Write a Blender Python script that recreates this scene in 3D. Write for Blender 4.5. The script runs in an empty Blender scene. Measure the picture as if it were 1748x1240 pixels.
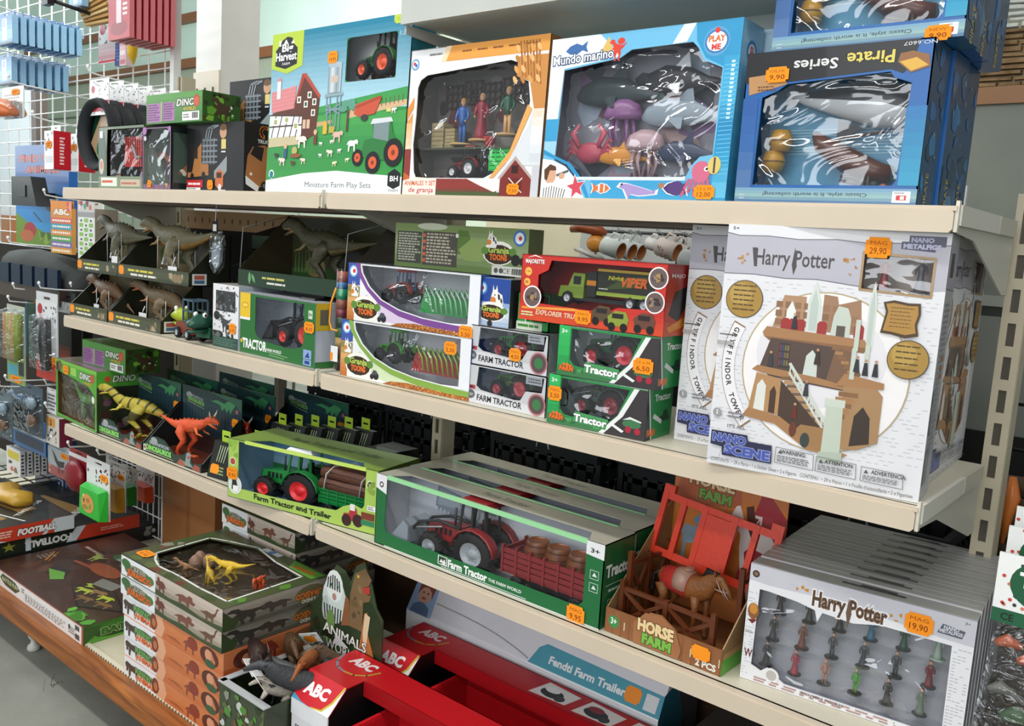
import bpy,math,random
from mathutils import Vector,Matrix
from mathutils.geometry import tessellate_polygon
PI = math.pi
rnd = random.Random(11)
SC = bpy.context.scene
COL = SC.collection

# ---------------------------------------------------------------- camera, sky, lamps, exposure
cam_d = bpy.data.cameras.new('camera')
cam = bpy.data.objects.new('camera',cam_d)
COL.objects.link(cam)
cam_d.sensor_fit = 'HORIZONTAL'
cam_d.sensor_width = 36.0
cam_d.lens = 1500.33 * 36.0 / 1748.0
cam_d.clip_start = 0.02
cam_d.clip_end = 100
YAW,PITCH,ROLL = 0.6867,0.137125,0.062745
fw = Vector((-math.sin(YAW) * math.cos(PITCH),math.cos(YAW) * math.cos(PITCH),-math.sin(PITCH)))
rt = Vector((math.cos(YAW),math.sin(YAW),0))
up = rt.cross(fw)
r2 = rt * math.cos(ROLL) + up * math.sin(ROLL)
u2 = -rt * math.sin(ROLL) + up * math.cos(ROLL)
cm = Matrix((r2,u2,-fw)).transposed().to_4x4()
cm.translation = Vector((1.4159,-1.11874,1.18566))
cam.matrix_world = cm
SC.camera = cam

world = bpy.data.worlds.new('daylight')
SC.world = world
world.use_nodes = True
bg = world.node_tree.nodes['Background']
bg.inputs[0].default_value = (0.93,0.97,1.0,1)
bg.inputs[1].default_value = 0.37

def area(name,loc,size,size_y,power,col,target):
    l = bpy.data.lights.new(name,'AREA')
    l.shape = 'RECTANGLE'
    l.size,l.size_y,l.energy,l.color = size,size_y,power,col
    o = bpy.data.objects.new(name,l)
    COL.objects.link(o)
    o.location = loc
    o.rotation_euler = (Vector(target) - Vector(loc)).to_track_quat('-Z','Y').to_euler()
    return o
# fluorescent tubes over the aisle and over the next aisle, daylight from the shop window at the left
area('aisle_tube_light',(0.5,-0.95,2.9),3.2,0.16,40,(1,.97,.92),(0.5,-.9,0))
area('aisle_tube_light',(-2.6,-1.0,2.9),2.4,0.16,16,(.97,.98,1),(-2.6,-.8,0))
area('aisle_tube_light',(0.5,-2.6,2.9),3.2,0.16,34,(1,.98,.94),(0.5,-2.4,0))
area('front_fill_light',(1.2,-4.6,1.9),4.4,1.7,82,(.97,.99,1),(0.2,0,.9))  # added fill and film reflections from behind the camera, no window known there
area('back_aisle_tube_light',(-1.6,1.3,2.9),4.2,0.16,190,(.96,1,.98),(-2.6,2.2,1.2))
area('shop_window_light',(-4.6,-0.6,2.3),2.2,1.8,40,(.92,.97,1),(-1.2,0.3,1.4))
SC.view_settings.view_transform = 'Standard'
SC.view_settings.look = 'None'
SC.view_settings.gamma = 1.0
SC.view_settings.use_curve_mapping = False
SC.view_settings.exposure = 0.07

# ---------------------------------------------------------------- colours and materials
def s2l(c):
    return c / 12.92 if c <= .04045 else ((c + .055) / 1.055) ** 2.4
_cc = {}
def C(h):
    if h in _cc: return _cc[h]
    k = h
    if len(h) == 3: h = h[0] * 2 + h[1] * 2 + h[2] * 2
    _cc[k] = tuple(s2l(int(h[i:i + 2],16) / 255) for i in (0,2,4)) + (1.0,)
    return _cc[k]

def vary(h,a=.1):
    c = C(h); f = 1 + rnd.uniform(-a,a)
    k = '%s~%d' % (h,rnd.randrange(10 ** 9))
    _cc[k] = tuple(min(1,x * f) for x in c[:3]) + (1.0,)
    return k

def new_mat(name):
    m = bpy.data.materials.new(name); m.use_nodes = True
    nt = m.node_tree; nt.nodes.clear()
    out = nt.nodes.new('ShaderNodeOutputMaterial')
    return m,nt,out
def N(nt,t,**kw):
    n = nt.nodes.new(t)
    for k,v in kw.items():
        if k.startswith('i_'):
            n.inputs[k[2:].replace('_',' ')].default_value = v
        else: setattr(n,k,v)
    return n
def coloured(name,rough=.5,metal=0.,spec=.5,var=.06,scale=30,bump=0.,bscale=120,coat=0.):
    """colour comes from the mesh's own 'Col' attribute, with a little procedural wear"""
    m,nt,out = new_mat(name); L = nt.links.new
    at = N(nt,'ShaderNodeAttribute',attribute_name='Col')
    tc = N(nt,'ShaderNodeTexCoord')
    nz = N(nt,'ShaderNodeTexNoise',i_Scale=scale,i_Detail=3.0)
    L(tc.outputs['Object'],nz.inputs['Vector'])
    mp = N(nt,'ShaderNodeMapRange'); mp.inputs[3].default_value = 1 - var; mp.inputs[4].default_value = 1 + var
    L(nz.outputs['Fac'],mp.inputs[0])
    mx = N(nt,'ShaderNodeVectorMath',operation='SCALE')
    L(at.outputs['Color'],mx.inputs[0]); L(mp.outputs[0],mx.inputs['Scale'])
    b = N(nt,'ShaderNodeBsdfPrincipled',i_Roughness=rough,i_Metallic=metal)
    b.inputs['Specular IOR Level'].default_value = spec
    b.inputs['Coat Weight'].default_value = coat
    L(mx.outputs[0],b.inputs['Base Color'])
    if bump:
        n2 = N(nt,'ShaderNodeTexNoise',i_Scale=bscale,i_Detail=4.0)
        L(tc.outputs['Object'],n2.inputs['Vector'])
        bp = N(nt,'ShaderNodeBump',i_Strength=bump,i_Distance=.004)
        L(n2.outputs['Fac'],bp.inputs['Height']); L(bp.outputs[0],b.inputs['Normal'])
    L(b.outputs[0],out.inputs[0])
    return m
CARD = coloured('printed_card',.36,spec=.45,var=.05,coat=.15)
MATTE = coloured('matte_paper',.75,spec=.3)
PLAS = coloured('toy_plastic',.33,spec=.5,bump=.08)
HIDE = coloured('dino_skin',.5,var=.25,scale=60,bump=.5,bscale=160)
RUBBER = coloured('black_rubber',.7,spec=.3,bump=.2)
PAINT = coloured('painted_steel',.42,var=.07,scale=9,bump=.04,bscale=40)
WIRE = coloured('coated_wire',.35,spec=.5)
CLOTH = coloured('rough_fabric',.9,var=.15,bump=.5)

def film_mat(name,tint,bump,scale,gl=.10,rough=.06):
    m,nt,out = new_mat(name); L = nt.links.new
    tc = N(nt,'ShaderNodeTexCoord')
    mpg = N(nt,'ShaderNodeMapping'); mpg.inputs['Scale'].default_value = (1,1,1.7)
    L(tc.outputs['Object'],mpg.inputs[0])
    nz = N(nt,'ShaderNodeTexNoise',i_Scale=scale,i_Detail=2.0,i_Distortion=1.4)
    L(mpg.outputs[0],nz.inputs['Vector'])
    bp = N(nt,'ShaderNodeBump',i_Strength=bump,i_Distance=.02)
    L(nz.outputs['Fac'],bp.inputs['Height'])
    tr = N(nt,'ShaderNodeBsdfTransparent'); tr.inputs[0].default_value = tint
    g = N(nt,'ShaderNodeBsdfGlossy',i_Roughness=rough); g.inputs[0].default_value = (.95,.97,1,1)
    L(bp.outputs[0],g.inputs['Normal'])
    fr = N(nt,'ShaderNodeLayerWeight',i_Blend=.5); L(bp.outputs[0],fr.inputs['Normal'])
    pw = N(nt,'ShaderNodeMath',operation='POWER'); pw.inputs[1].default_value = 5.0; L(fr.outputs['Facing'],pw.inputs[0])
    ad = N(nt,'ShaderNodeMath',operation='MULTIPLY_ADD'); ad.inputs[1].default_value = .9; ad.inputs[2].default_value = .04 + gl
    L(pw.outputs[0],ad.inputs[0])
    mx = N(nt,'ShaderNodeMixShader'); L(ad.outputs[0],mx.inputs[0])
    L(tr.outputs[0],mx.inputs[1]); L(g.outputs[0],mx.inputs[2]); L(mx.outputs[0],out.inputs[0])
    return m
FILM = film_mat('clear_window_film',(.98,.985,.99,1),.18,14,.0)
CRINKLE = film_mat('crinkled_blister_film',(.96,.97,.985,1),.8,8,.07,.07)
BAG = film_mat('clear_bag_film',(.93,.95,.96,1),.7,26,.05)

def wood_mat(name,a,b,scale,rot=(0,0,0),rough=.45):
    m,nt,out = new_mat(name); L = nt.links.new
    tc = N(nt,'ShaderNodeTexCoord'); mp = N(nt,'ShaderNodeMapping')
    mp.inputs['Scale'].default_value = (1.2,14,14); mp.inputs['Rotation'].default_value = rot
    L(tc.outputs['Object'],mp.inputs[0])
    nz = N(nt,'ShaderNodeTexNoise',i_Scale=scale,i_Detail=6.0,i_Distortion=1.2); L(mp.outputs[0],nz.inputs[0])
    cr = N(nt,'ShaderNodeValToRGB'); cr.color_ramp.elements[0].position = .3; cr.color_ramp.elements[1].position = .7
    cr.color_ramp.elements[0].color = C(a); cr.color_ramp.elements[1].color = C(b)
    L(nz.outputs['Fac'],cr.inputs[0])
    bs = N(nt,'ShaderNodeBsdfPrincipled',i_Roughness=rough); L(cr.outputs[0],bs.inputs['Base Color'])
    bp = N(nt,'ShaderNodeBump',i_Strength=.15,i_Distance=.002); L(nz.outputs['Fac'],bp.inputs['Height']); L(bp.outputs[0],bs.inputs['Normal'])
    L(bs.outputs[0],out.inputs[0])
    return m
WOOD = wood_mat('stained_wood','6b3712','b06a2c',2.2)

def two_tone(name,a,b,scale,rough=.7,bump=.3,bscale=None,cracks=None):
    m,nt,out = new_mat(name); L = nt.links.new
    tc = N(nt,'ShaderNodeTexCoord')
    nz = N(nt,'ShaderNodeTexNoise',i_Scale=scale,i_Detail=8.0); L(tc.outputs['Object'],nz.inputs[0])
    cr = N(nt,'ShaderNodeValToRGB'); cr.color_ramp.elements[0].position = .32; cr.color_ramp.elements[1].position = .68
    cr.color_ramp.elements[0].color = C(a); cr.color_ramp.elements[1].color = C(b); L(nz.outputs['Fac'],cr.inputs[0])
    col = cr.outputs[0]
    if cracks:
        vo = N(nt,'ShaderNodeTexNoise',i_Scale=cracks,i_Detail=9.0,i_Distortion=2.5); L(tc.outputs['Object'],vo.inputs[0])
        sb = N(nt,'ShaderNodeMath',operation='SUBTRACT'); sb.inputs[1].default_value = .5; L(vo.outputs['Fac'],sb.inputs[0])
        ab = N(nt,'ShaderNodeMath',operation='ABSOLUTE'); L(sb.outputs[0],ab.inputs[0])
        lt = N(nt,'ShaderNodeMath',operation='LESS_THAN'); lt.inputs[1].default_value = .0022; L(ab.outputs[0],lt.inputs[0])
        gt = N(nt,'ShaderNodeMath',operation='GREATER_THAN'); gt.inputs[1].default_value = .56; L(nz.outputs['Fac'],gt.inputs[0])
        ml = N(nt,'ShaderNodeMath',operation='MULTIPLY'); L(lt.outputs[0],ml.inputs[0]); L(gt.outputs[0],ml.inputs[1])
        mx = N(nt,'ShaderNodeMixRGB'); mx.inputs[2].default_value = C('3a3a34'); L(ml.outputs[0],mx.inputs[0]); L(col,mx.inputs[1]); col = mx.outputs[0]
    bs = N(nt,'ShaderNodeBsdfPrincipled',i_Roughness=rough); L(col,bs.inputs['Base Color'])
    n2 = N(nt,'ShaderNodeTexNoise',i_Scale=bscale or scale * 4,i_Detail=6.0); L(tc.outputs['Object'],n2.inputs[0])
    bp = N(nt,'ShaderNodeBump',i_Strength=bump,i_Distance=.01); L(n2.outputs['Fac'],bp.inputs['Height']); L(bp.outputs[0],bs.inputs['Normal'])
    L(bs.outputs[0],out.inputs[0])
    return m
def glow(name,col,power):
    m,nt,out = new_mat(name)
    e = N(nt,'ShaderNodeEmission',i_Strength=power); e.inputs[0].default_value = col
    nt.links.new(e.outputs[0],out.inputs[0]); return m

# ---------------------------------------------------------------- mesh builder
class M:
    """collects coloured shapes and links them as one mesh object"""
    def __init__(s): s.v = []; s.f = []; s.c = []; s.s = []; s.T = Matrix()
    def add(s,vs,fs,col,smooth=False):
        n = len(s.v); T = s.T
        s.v += [tuple(T @ Vector(v)) for v in vs]
        many = isinstance(col,list)
        for i,f in enumerate(fs):
            s.f.append(tuple(n + k for k in f)); s.c.append(col[i] if many else col); s.s.append(smooth)
        return s
    def box(s,x0,y0,z0,x1,y1,z1,c):
        v = [(x0,y0,z0),(x1,y0,z0),(x1,y1,z0),(x0,y1,z0),(x0,y0,z1),(x1,y0,z1),(x1,y1,z1),(x0,y1,z1)]
        return s.add(v,[(3,2,1,0),(4,5,6,7),(0,1,5,4),(1,2,6,5),(2,3,7,6),(3,0,4,7)],c)
    def hexa(s,b,t,c):
        return s.add(b + t,[(3,2,1,0),(4,5,6,7),(0,1,5,4),(1,2,6,5),(2,3,7,6),(3,0,4,7)],c)
    def sweep(s,pts,rad,c,n=8,flat=1.0,side=None,smooth=True,rings=None):
        """tube along pts; rad one number, or per point r or (r across, r up)"""
        P = [Vector(p) for p in pts]; k = len(P)
        if not isinstance(rad,(list,tuple)): rad = [rad] * k
        t0 = (P[1] - P[0]).normalized()
        a = Vector(side) if side else (Vector((0,0,1)) if abs(t0.z) < .9 else Vector((1,0,0)))
        a = t0.cross(a).normalized() if not side else (a - t0 * a.dot(t0)).normalized()
        vs = []
        for i in range(k):
            t = (P[min(i + 1,k - 1)] - P[max(i - 1,0)])
            t = t.normalized() if t.length > 1e-9 else t0
            a = (a - t * a.dot(t))
            a = a.normalized() if a.length > 1e-6 else t.orthogonal().normalized()
            b = t.cross(a)
            r = rad[i]; ra,rb = (r if isinstance(r,(list,tuple)) else (r,r * flat))
            for j in range(n):
                w = 2 * PI * j / n
                vs.append(P[i] + a * (ra * math.cos(w)) + b * (rb * math.sin(w)))
        fs = []; cs = []
        for i in range(k - 1):
            cc = rings[i] if rings else c
            for j in range(n):
                fs.append((i * n + j,i * n + (j + 1) % n,(i + 1) * n + (j + 1) % n,(i + 1) * n + j)); cs.append(cc)
        fs.append(tuple(reversed(range(n)))); cs.append(rings[0] if rings else c)
        fs.append(tuple((k - 1) * n + j for j in range(n))); cs.append(rings[-1] if rings else c)
        return s.add(vs,fs,cs,smooth)
    def cyl(s,a,b,r,c,n=16,r2=None,smooth=True):
        return s.sweep([a,b],[r,r if r2 is None else r2],c,n,smooth=smooth)
    def bar(s,a,b,w,h,c):
        a = Vector(a); b = Vector(b); t = (b - a).normalized()
        x = t.cross(Vector((0,0,1)));
        if x.length < 1e-4: x = Vector((1,0,0))
        x = x.normalized() * w / 2; z = x.cross(t).normalized() * h / 2
        return s.hexa([a - x - z,a + x - z,b + x - z,b - x - z],[a - x + z,a + x + z,b + x + z,b - x + z],c)
    def ell(s,ce,rx,ry,rz,c,n=10,m=7):
        vs = [(ce[0],ce[1],ce[2] - rz)]; fs = []
        for i in range(1,m):
            f = -PI / 2 + PI * i / m
            for j in range(n):
                w = 2 * PI * j / n
                vs.append((ce[0] + rx * math.cos(f) * math.cos(w),ce[1] + ry * math.cos(f) * math.sin(w),ce[2] + rz * math.sin(f)))
        vs.append((ce[0],ce[1],ce[2] + rz)); e = len(vs) - 1
        for j in range(n):
            fs.append((0,1 + (j + 1) % n,1 + j)); fs.append((e,e - n + j,e - n + (j + 1) % n))
            for i in range(m - 2):
                q = 1 + i * n
                fs.append((q + j,q + (j + 1) % n,q + n + (j + 1) % n,q + n + j))
        return s.add(vs,fs,c,True)
    def lathe(s,ce,prof,c,n=18,ax='z',cs=None,caps=True):
        """profile of (r, h) turned round an axis through ce"""
        vs = []
        for r,h in prof:
            for j in range(n):
                w = 2 * PI * j / n; x,y = r * math.cos(w),r * math.sin(w)
                p = (x,y,h) if ax == 'z' else ((x,h,y) if ax == 'y' else (h,x,y))
                vs.append((ce[0] + p[0],ce[1] + p[1],ce[2] + p[2]))
        fs = []; cl = []; k = len(prof)
        for i in range(k - 1):
            for j in range(n):
                q = (i * n + j,i * n + (j + 1) % n,(i + 1) * n + (j + 1) % n,(i + 1) * n + j)
                fs.append(q if ax != 'y' else q[::-1]); cl.append(cs[i] if cs else c)
        for i,rev in ((0,True),(k - 1,False)):
            if caps and prof[i][0] > 1e-5:
                q = tuple(i * n + j for j in range(n)); fs.append(q[::-1] if rev != (ax == 'y') else q); cl.append(cs[min(i,k - 2)] if cs else c)
        return s.add(vs,fs,cl,True)
    def plate(s,fn,pts,t,c,holes=(),back=None):
        """flat plate of any outline with holes; fn(u, v, d) maps outline and depth to a point"""
        loops = [pts] + list(holes)
        flat = [p for l in loops for p in l]
        tri = tessellate_polygon([[Vector((p[0],p[1],0)) for p in l] for l in loops])
        n = len(flat)
        vs = [fn(p[0],p[1],0) for p in flat] + [fn(p[0],p[1],t) for p in flat]
        fs = [tuple(q) for q in tri] + [tuple(n + k for k in reversed(q)) for q in tri]
        cs = [c] * len(tri) + [back or c] * len(tri)
        o = 0
        for l in loops:
            k = len(l)
            for j in range(k): fs.append((o + j,o + (j + 1) % k,n + o + (j + 1) % k,n + o + j)); cs.append(c)
            o += k
        return s.add(vs,fs,cs)
    def build(s,name,mat,parent=None,**kw):
        me = bpy.data.meshes.new(name)
        me.from_pydata(s.v,[],s.f); me.validate(clean_customdata=False)
        at = me.color_attributes.new('Col','FLOAT_COLOR','CORNER')
        buf = []
        if len(me.polygons) == len(s.f):
            for p,c in zip(me.polygons,s.c): buf += C(c) * p.loop_total if c not in _cc else _cc[c] * p.loop_total
            me.polygons.foreach_set('use_smooth',s.s)
        else:
            buf = list(C(s.c[0])) * len(me.loops)
        at.data.foreach_set('color',buf)
        me.materials.append(mat)
        o = bpy.data.objects.new(name,me); COL.objects.link(o)
        if parent is not None: o.parent = parent
        for k,v in kw.items(): o[k] = v
        return o

# ---------------------------------------------------------------- flat print
_gl = {}
def glyphs(t,bold):
    k = (t,bold)
    if k not in _gl:
        cu = bpy.data.curves.new('lettering','FONT'); cu.body = t; cu.offset = bold; cu.resolution_u = 2; cu.fill_mode = 'FRONT'
        ob = bpy.data.objects.new('lettering',cu)
        me = ob.to_mesh()
        vs = [(v.co.x,v.co.y) for v in me.vertices]; fs = [tuple(p.vertices) for p in me.polygons]
        ob.to_mesh_clear(); bpy.data.objects.remove(ob); bpy.data.curves.remove(cu)
        _gl[k] = (vs,fs)
    return _gl[k]

class P(M):
    """flat print on a rectangle W x H; u, v run 0..1 across and up, each call lies a hair above the last"""
    def __init__(s,o,u,v,W,H):
        super().__init__(); s.o = Vector(o); s.U = Vector(u).normalized(); s.V = Vector(v).normalized(); s.W = W; s.H = H
        s.n = s.U.cross(s.V).normalized(); s.k = 0
    def pt(s,u,v): return s.o + s.U * (u * s.W) + s.V * (v * s.H) + s.n * s.e
    def lay(s): s.k += 1; s.e = .00035 + s.k * .00002
    def poly(s,pts,c,keep=False,holes=()):
        if not keep: s.lay()
        loops = [pts] + list(holes)
        fl = [p for l in loops for p in l]
        tri = tessellate_polygon([[Vector((p[0],p[1],0)) for p in l] for l in loops])
        vs = [s.pt(*p) for p in fl]; fs = []
        for t in tri:
            a,b,d = (vs[i] for i in t)
            fs.append(t if (b - a).cross(d - a).dot(s.n) > 0 else t[::-1])
        return s.add(vs,fs,c)
    def rect(s,a,b,c_,d,c,keep=False): return s.poly([(a,b),(c_,b),(c_,d),(a,d)],c,keep)
    def ell(s,x,y,rx,ry,c,n=20,keep=False,rot=0):
        ca,sa = math.cos(rot),math.sin(rot); W,H = s.W,s.H; o = []
        for i in range(n):
            w = 2 * PI * i / n; p,q = rx * math.cos(w) * W,ry * math.sin(w) * H
            o.append((x + (p * ca - q * sa) / W,y + (p * sa + q * ca) / H))
        return s.poly(o,c,keep)
    def circ(s,x,y,r,c,n=20,keep=False): return s.ell(x,y,r,r * s.W / s.H,c,n,keep)
    def line(s,pts,w,c,keep=False):
        """ribbon of width w (in metres)"""
        if not keep: s.lay()
        Q = [Vector((p[0] * s.W,p[1] * s.H)) for p in pts]
        for a,b in zip(Q,Q[1:]):
            t = (b - a)
            if t.length < 1e-7: continue
            t.normalize(); n = Vector((-t.y,t.x)) * w / 2; t = t * w * .3
            s.add([s.pt(p.x / s.W,p.y / s.H) for p in (a - t - n,b + t - n,b + t + n,a - t + n)],[(0,1,2,3)],c)
        return s
    def text(s,t,x,y,h,c,w=None,al='c',bold=0.,rot=0.,shear=0.,warp=None,out=None,ow=.05,keep=False):
        """x, y = middle (or left / right) of the baseline, h = height of a capital"""
        if out: s.text(t,x,y,h,out,w,al,bold + ow,rot,shear,warp)
        if not keep: s.lay()
        vs,fs = glyphs(t,bold)
        if not vs: return s
        b0,_ = glyphs(t,0.) if bold else (vs,0)
        x0 = min(v[0] for v in b0); x1 = max(v[0] for v in b0)
        sy = h * s.H / .70; sx = (w * s.W / (x1 - x0)) if w else sy
        off = {'c': (x0 + x1) / 2,'l': x0,'r': x1}[al]
        ca,sa = math.cos(rot),math.sin(rot); o = []
        for a,b in vs:
            p = (a - off) * sx + b * sy * shear; q = b * sy
            if warp: q += warp(p / s.W) * s.H
            o.append(s.pt(x + (p * ca - q * sa) / s.W,y + (p * sa + q * ca) / s.H))
        return s.add(o,fs,c)
    def lines(s,a,b,c_,d,rows,c,gap=.45,word=.12,ragged=.3,keep=False):
        """rows of tiny unreadable print, as dashes"""
        if not keep: s.lay()
        rh = (d - b) / rows
        for i in range(rows):
            v = d - (i + 1) * rh + rh * gap / 2; u = a; e = c_ - rnd.random() * ragged * (c_ - a)
            while u < e:
                w = min(rnd.uniform(.4,1.3) * word * (c_ - a),e - u)
                s.add([s.pt(u,v),s.pt(u + w,v),s.pt(u + w,v + rh * (1 - gap)),s.pt(u,v + rh * (1 - gap))],[(0,1,2,3)],c)
                u += w + .03 * (c_ - a)
        return s
    def grad(s,a,b,c_,d,stops,n=10,vert=True):
        """n flat bands blended between the stop colours"""
        s.lay()
        for i in range(n):
            t = (i + .5) / n * (len(stops) - 1); j = min(int(t),len(stops) - 2); t -= j
            p,q = C(stops[j]),C(stops[j + 1]); k = 'g%s%s%.3f' % (stops[j],stops[j + 1],t)
            _cc[k] = tuple(p[m] * (1 - t) + q[m] * t for m in range(4))
            if vert: s.rect(a,b + (d - b) * i / n,c_,b + (d - b) * (i + 1) / n,k,True)
            else: s.rect(a + (c_ - a) * i / n,b,a + (c_ - a) * (i + 1) / n,d,k,True)
        return s
    def dots(s,a,b,c_,d,n,r,cols):
        s.lay()
        for i in range(n): s.ell(rnd.uniform(a,c_),rnd.uniform(b,d),r,r * s.W / s.H,cols[i % len(cols)],7,True)
        return s
    def blobs(s,a,b,c_,d,n,r0,r1,cols):
        for i in range(n):
            x,y = rnd.uniform(a,c_),rnd.uniform(b,d); r = rnd.uniform(r0,r1); k = rnd.randint(5,8); w0 = rnd.random() * 6
            s.poly([(min(c_,max(a,x + r * rnd.uniform(.5,1.2) * math.cos(w0 + 2 * PI * j / k))),min(d,max(b,y + r * s.W / s.H * rnd.uniform(.5,1.2) * math.sin(w0 + 2 * PI * j / k)))) for j in range(k)],cols[i % len(cols)])
        return s
    def spr(s,shape,x,y,sx,sy,c,flip=False,rot=0.):
        """stamp an outline given in -1..1 at x, y"""
        ca,sa = math.cos(rot),math.sin(rot); o = []
        for a,b in SHAPES[shape] if isinstance(shape,str) else shape:
            if flip: a = -a
            p,q = a * sx * s.W,b * sy * s.H
            o.append((x + (p * ca - q * sa) / s.W,y + (p * sa + q * ca) / s.H))
        return s.poly(o,c)

SHAPES = {
 'rex': [(-1,.55),(-.75,.85),(-.45,.8),(-.3,.5),(.1,.35),(.5,.3),(1,.55),(.55,.05),(.3,-.1),(.35,-.45),(.2,-.9),(.4,-1),(.05,-1),(.1,-.5),(-.05,-.3),(-.2,-.6),(-.15,-1),(-.45,-1),(-.3,-.9),(-.4,-.4),(-.45,-.05),(-.65,-.1),(-.6,.1),(-.5,.2),(-.6,.4)],
 'long': [(-1,.9),(-.85,1),(-.75,.85),(-.6,.3),(-.3,.1),(.2,.15),(.6,-.1),(1,-.2),(.6,-.3),(.3,-.4),(.3,-1),(.1,-1),(.1,-.5),(-.25,-.5),(-.25,-1),(-.45,-1),(-.45,-.3),(-.7,.1),(-.85,.75)],
 'tric': [(-1,0),(-.9,.25),(-.75,.2),(-.7,.7),(-.4,.8),(-.2,.4),(.2,.5),(.6,.3),(1,-.2),(.6,-.05),(.55,-.9),(.35,-.9),(.3,-.4),(-.1,-.4),(-.2,-.9),(-.4,-.9),(-.45,-.2),(-.75,-.3)],
 'beast': [(-1,.3),(-.8,.6),(-.5,.55),(-.2,.45),(.4,.5),(.75,.35),(1,-.1),(.85,-.1),(.7,.05),(.7,-1),(.5,-1),(.42,-.3),(-.2,-.25),(-.3,-1),(-.5,-1),(-.5,0),(-.75,.05),(-.9,-.2),(-.95,.1)],
 'horse': [(-1,.5),(-.75,.95),(-.6,1),(-.35,.45),(.1,.35),(.6,.4),(.95,-.1),(.75,.05),(.7,-.4),(.8,-1),(.6,-1),(.5,-.3),(-.1,-.2),(-.3,-.4),(-.2,-1),(-.4,-1),(-.5,-.3),(-.5,.1),(-.75,.4),(-.95,.4)],
 'seal': [(-1,.2),(-.85,.6),(-.5,.55),(-.1,.35),(.4,.1),(.8,-.15),(1,.1),(.95,-.4),(.6,-.5),(.1,-.6),(-.3,-.45),(-.45,-.9),(-.6,-.35),(-.7,0)],
 'fish': [(-1,0),(-.6,.5),(0,.7),(.5,.3),(1,.7),(.85,0),(1,-.7),(.5,-.3),(0,-.7),(-.6,-.5)],
 'star': [(math.cos(PI / 2 + PI * k / 5) * (1 if k % 2 == 0 else .42),math.sin(PI / 2 + PI * k / 5) * (1 if k % 2 == 0 else .42)) for k in range(10)],
 'tractor': [(-1,-.5),(-1,.1),(-.3,.2),(-.2,.9),(.6,.9),(.75,.1),(1,0),(1,-.6),(-.4,-.6)],
 'leaf': [(0,-1),(.5,-.2),(.4,.5),(0,1),(-.4,.5),(-.5,-.2)],
 'jag': [(-1,.2),(-.5,.6),(.1,.3),(.5,1),(1,.5),(.8,-.2),(.6,-1),(.5,-.3),(.3,-1),(.15,-.3),(-.1,-.9),(-.2,-.1),(-.6,.1)],
 'bust': [(-.95,-1),(-.9,-.5),(-.5,-.25),(-.22,-.12),(-.42,.25),(-.4,.7),(-.15,1),(.2,1),(.42,.7),(.42,.25),(.22,-.12),(.5,-.25),(.9,-.5),(.95,-1)],
}
STICK = [(-1,-.62),(-.8,-.62),(-.74,-.9),(.74,-.9),(.8,-.62),(1,-.62),(1,.62),(.8,.62),(.74,.9),(-.74,.9),(-.8,.62),(-1,.62)]

# ---------------------------------------------------------------- things
def tag(o,label,cat,group=None,kind=None):
    o['label'] = label; o['category'] = cat
    if group: o['group'] = group
    if kind: o['kind'] = kind
    return o
def thing(name,label,cat,loc=(0,0,0),rot=(0,0,0),group=None):
    o = bpy.data.objects.new(name,None); COL.objects.link(o)
    o.empty_display_size = .02
    o.location = loc; o.rotation_euler = rot if isinstance(rot,(tuple,list)) else (0,0,rot)
    return tag(o,label,cat,group)
def struct(o): o['kind'] = 'structure'; return o
def copy_thing(o,loc,rot=None,label=None):
    r = o.copy(); COL.objects.link(r); r.location = loc
    if rot is not None: r.rotation_euler = rot if isinstance(rot,(tuple,list)) else (0,0,rot)
    if label: r['label'] = label
    for ch in o.children:
        c = ch.copy(); COL.objects.link(c); c.parent = r
        for g in ch.children:
            d = g.copy(); COL.objects.link(d); d.parent = c
    return r

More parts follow.
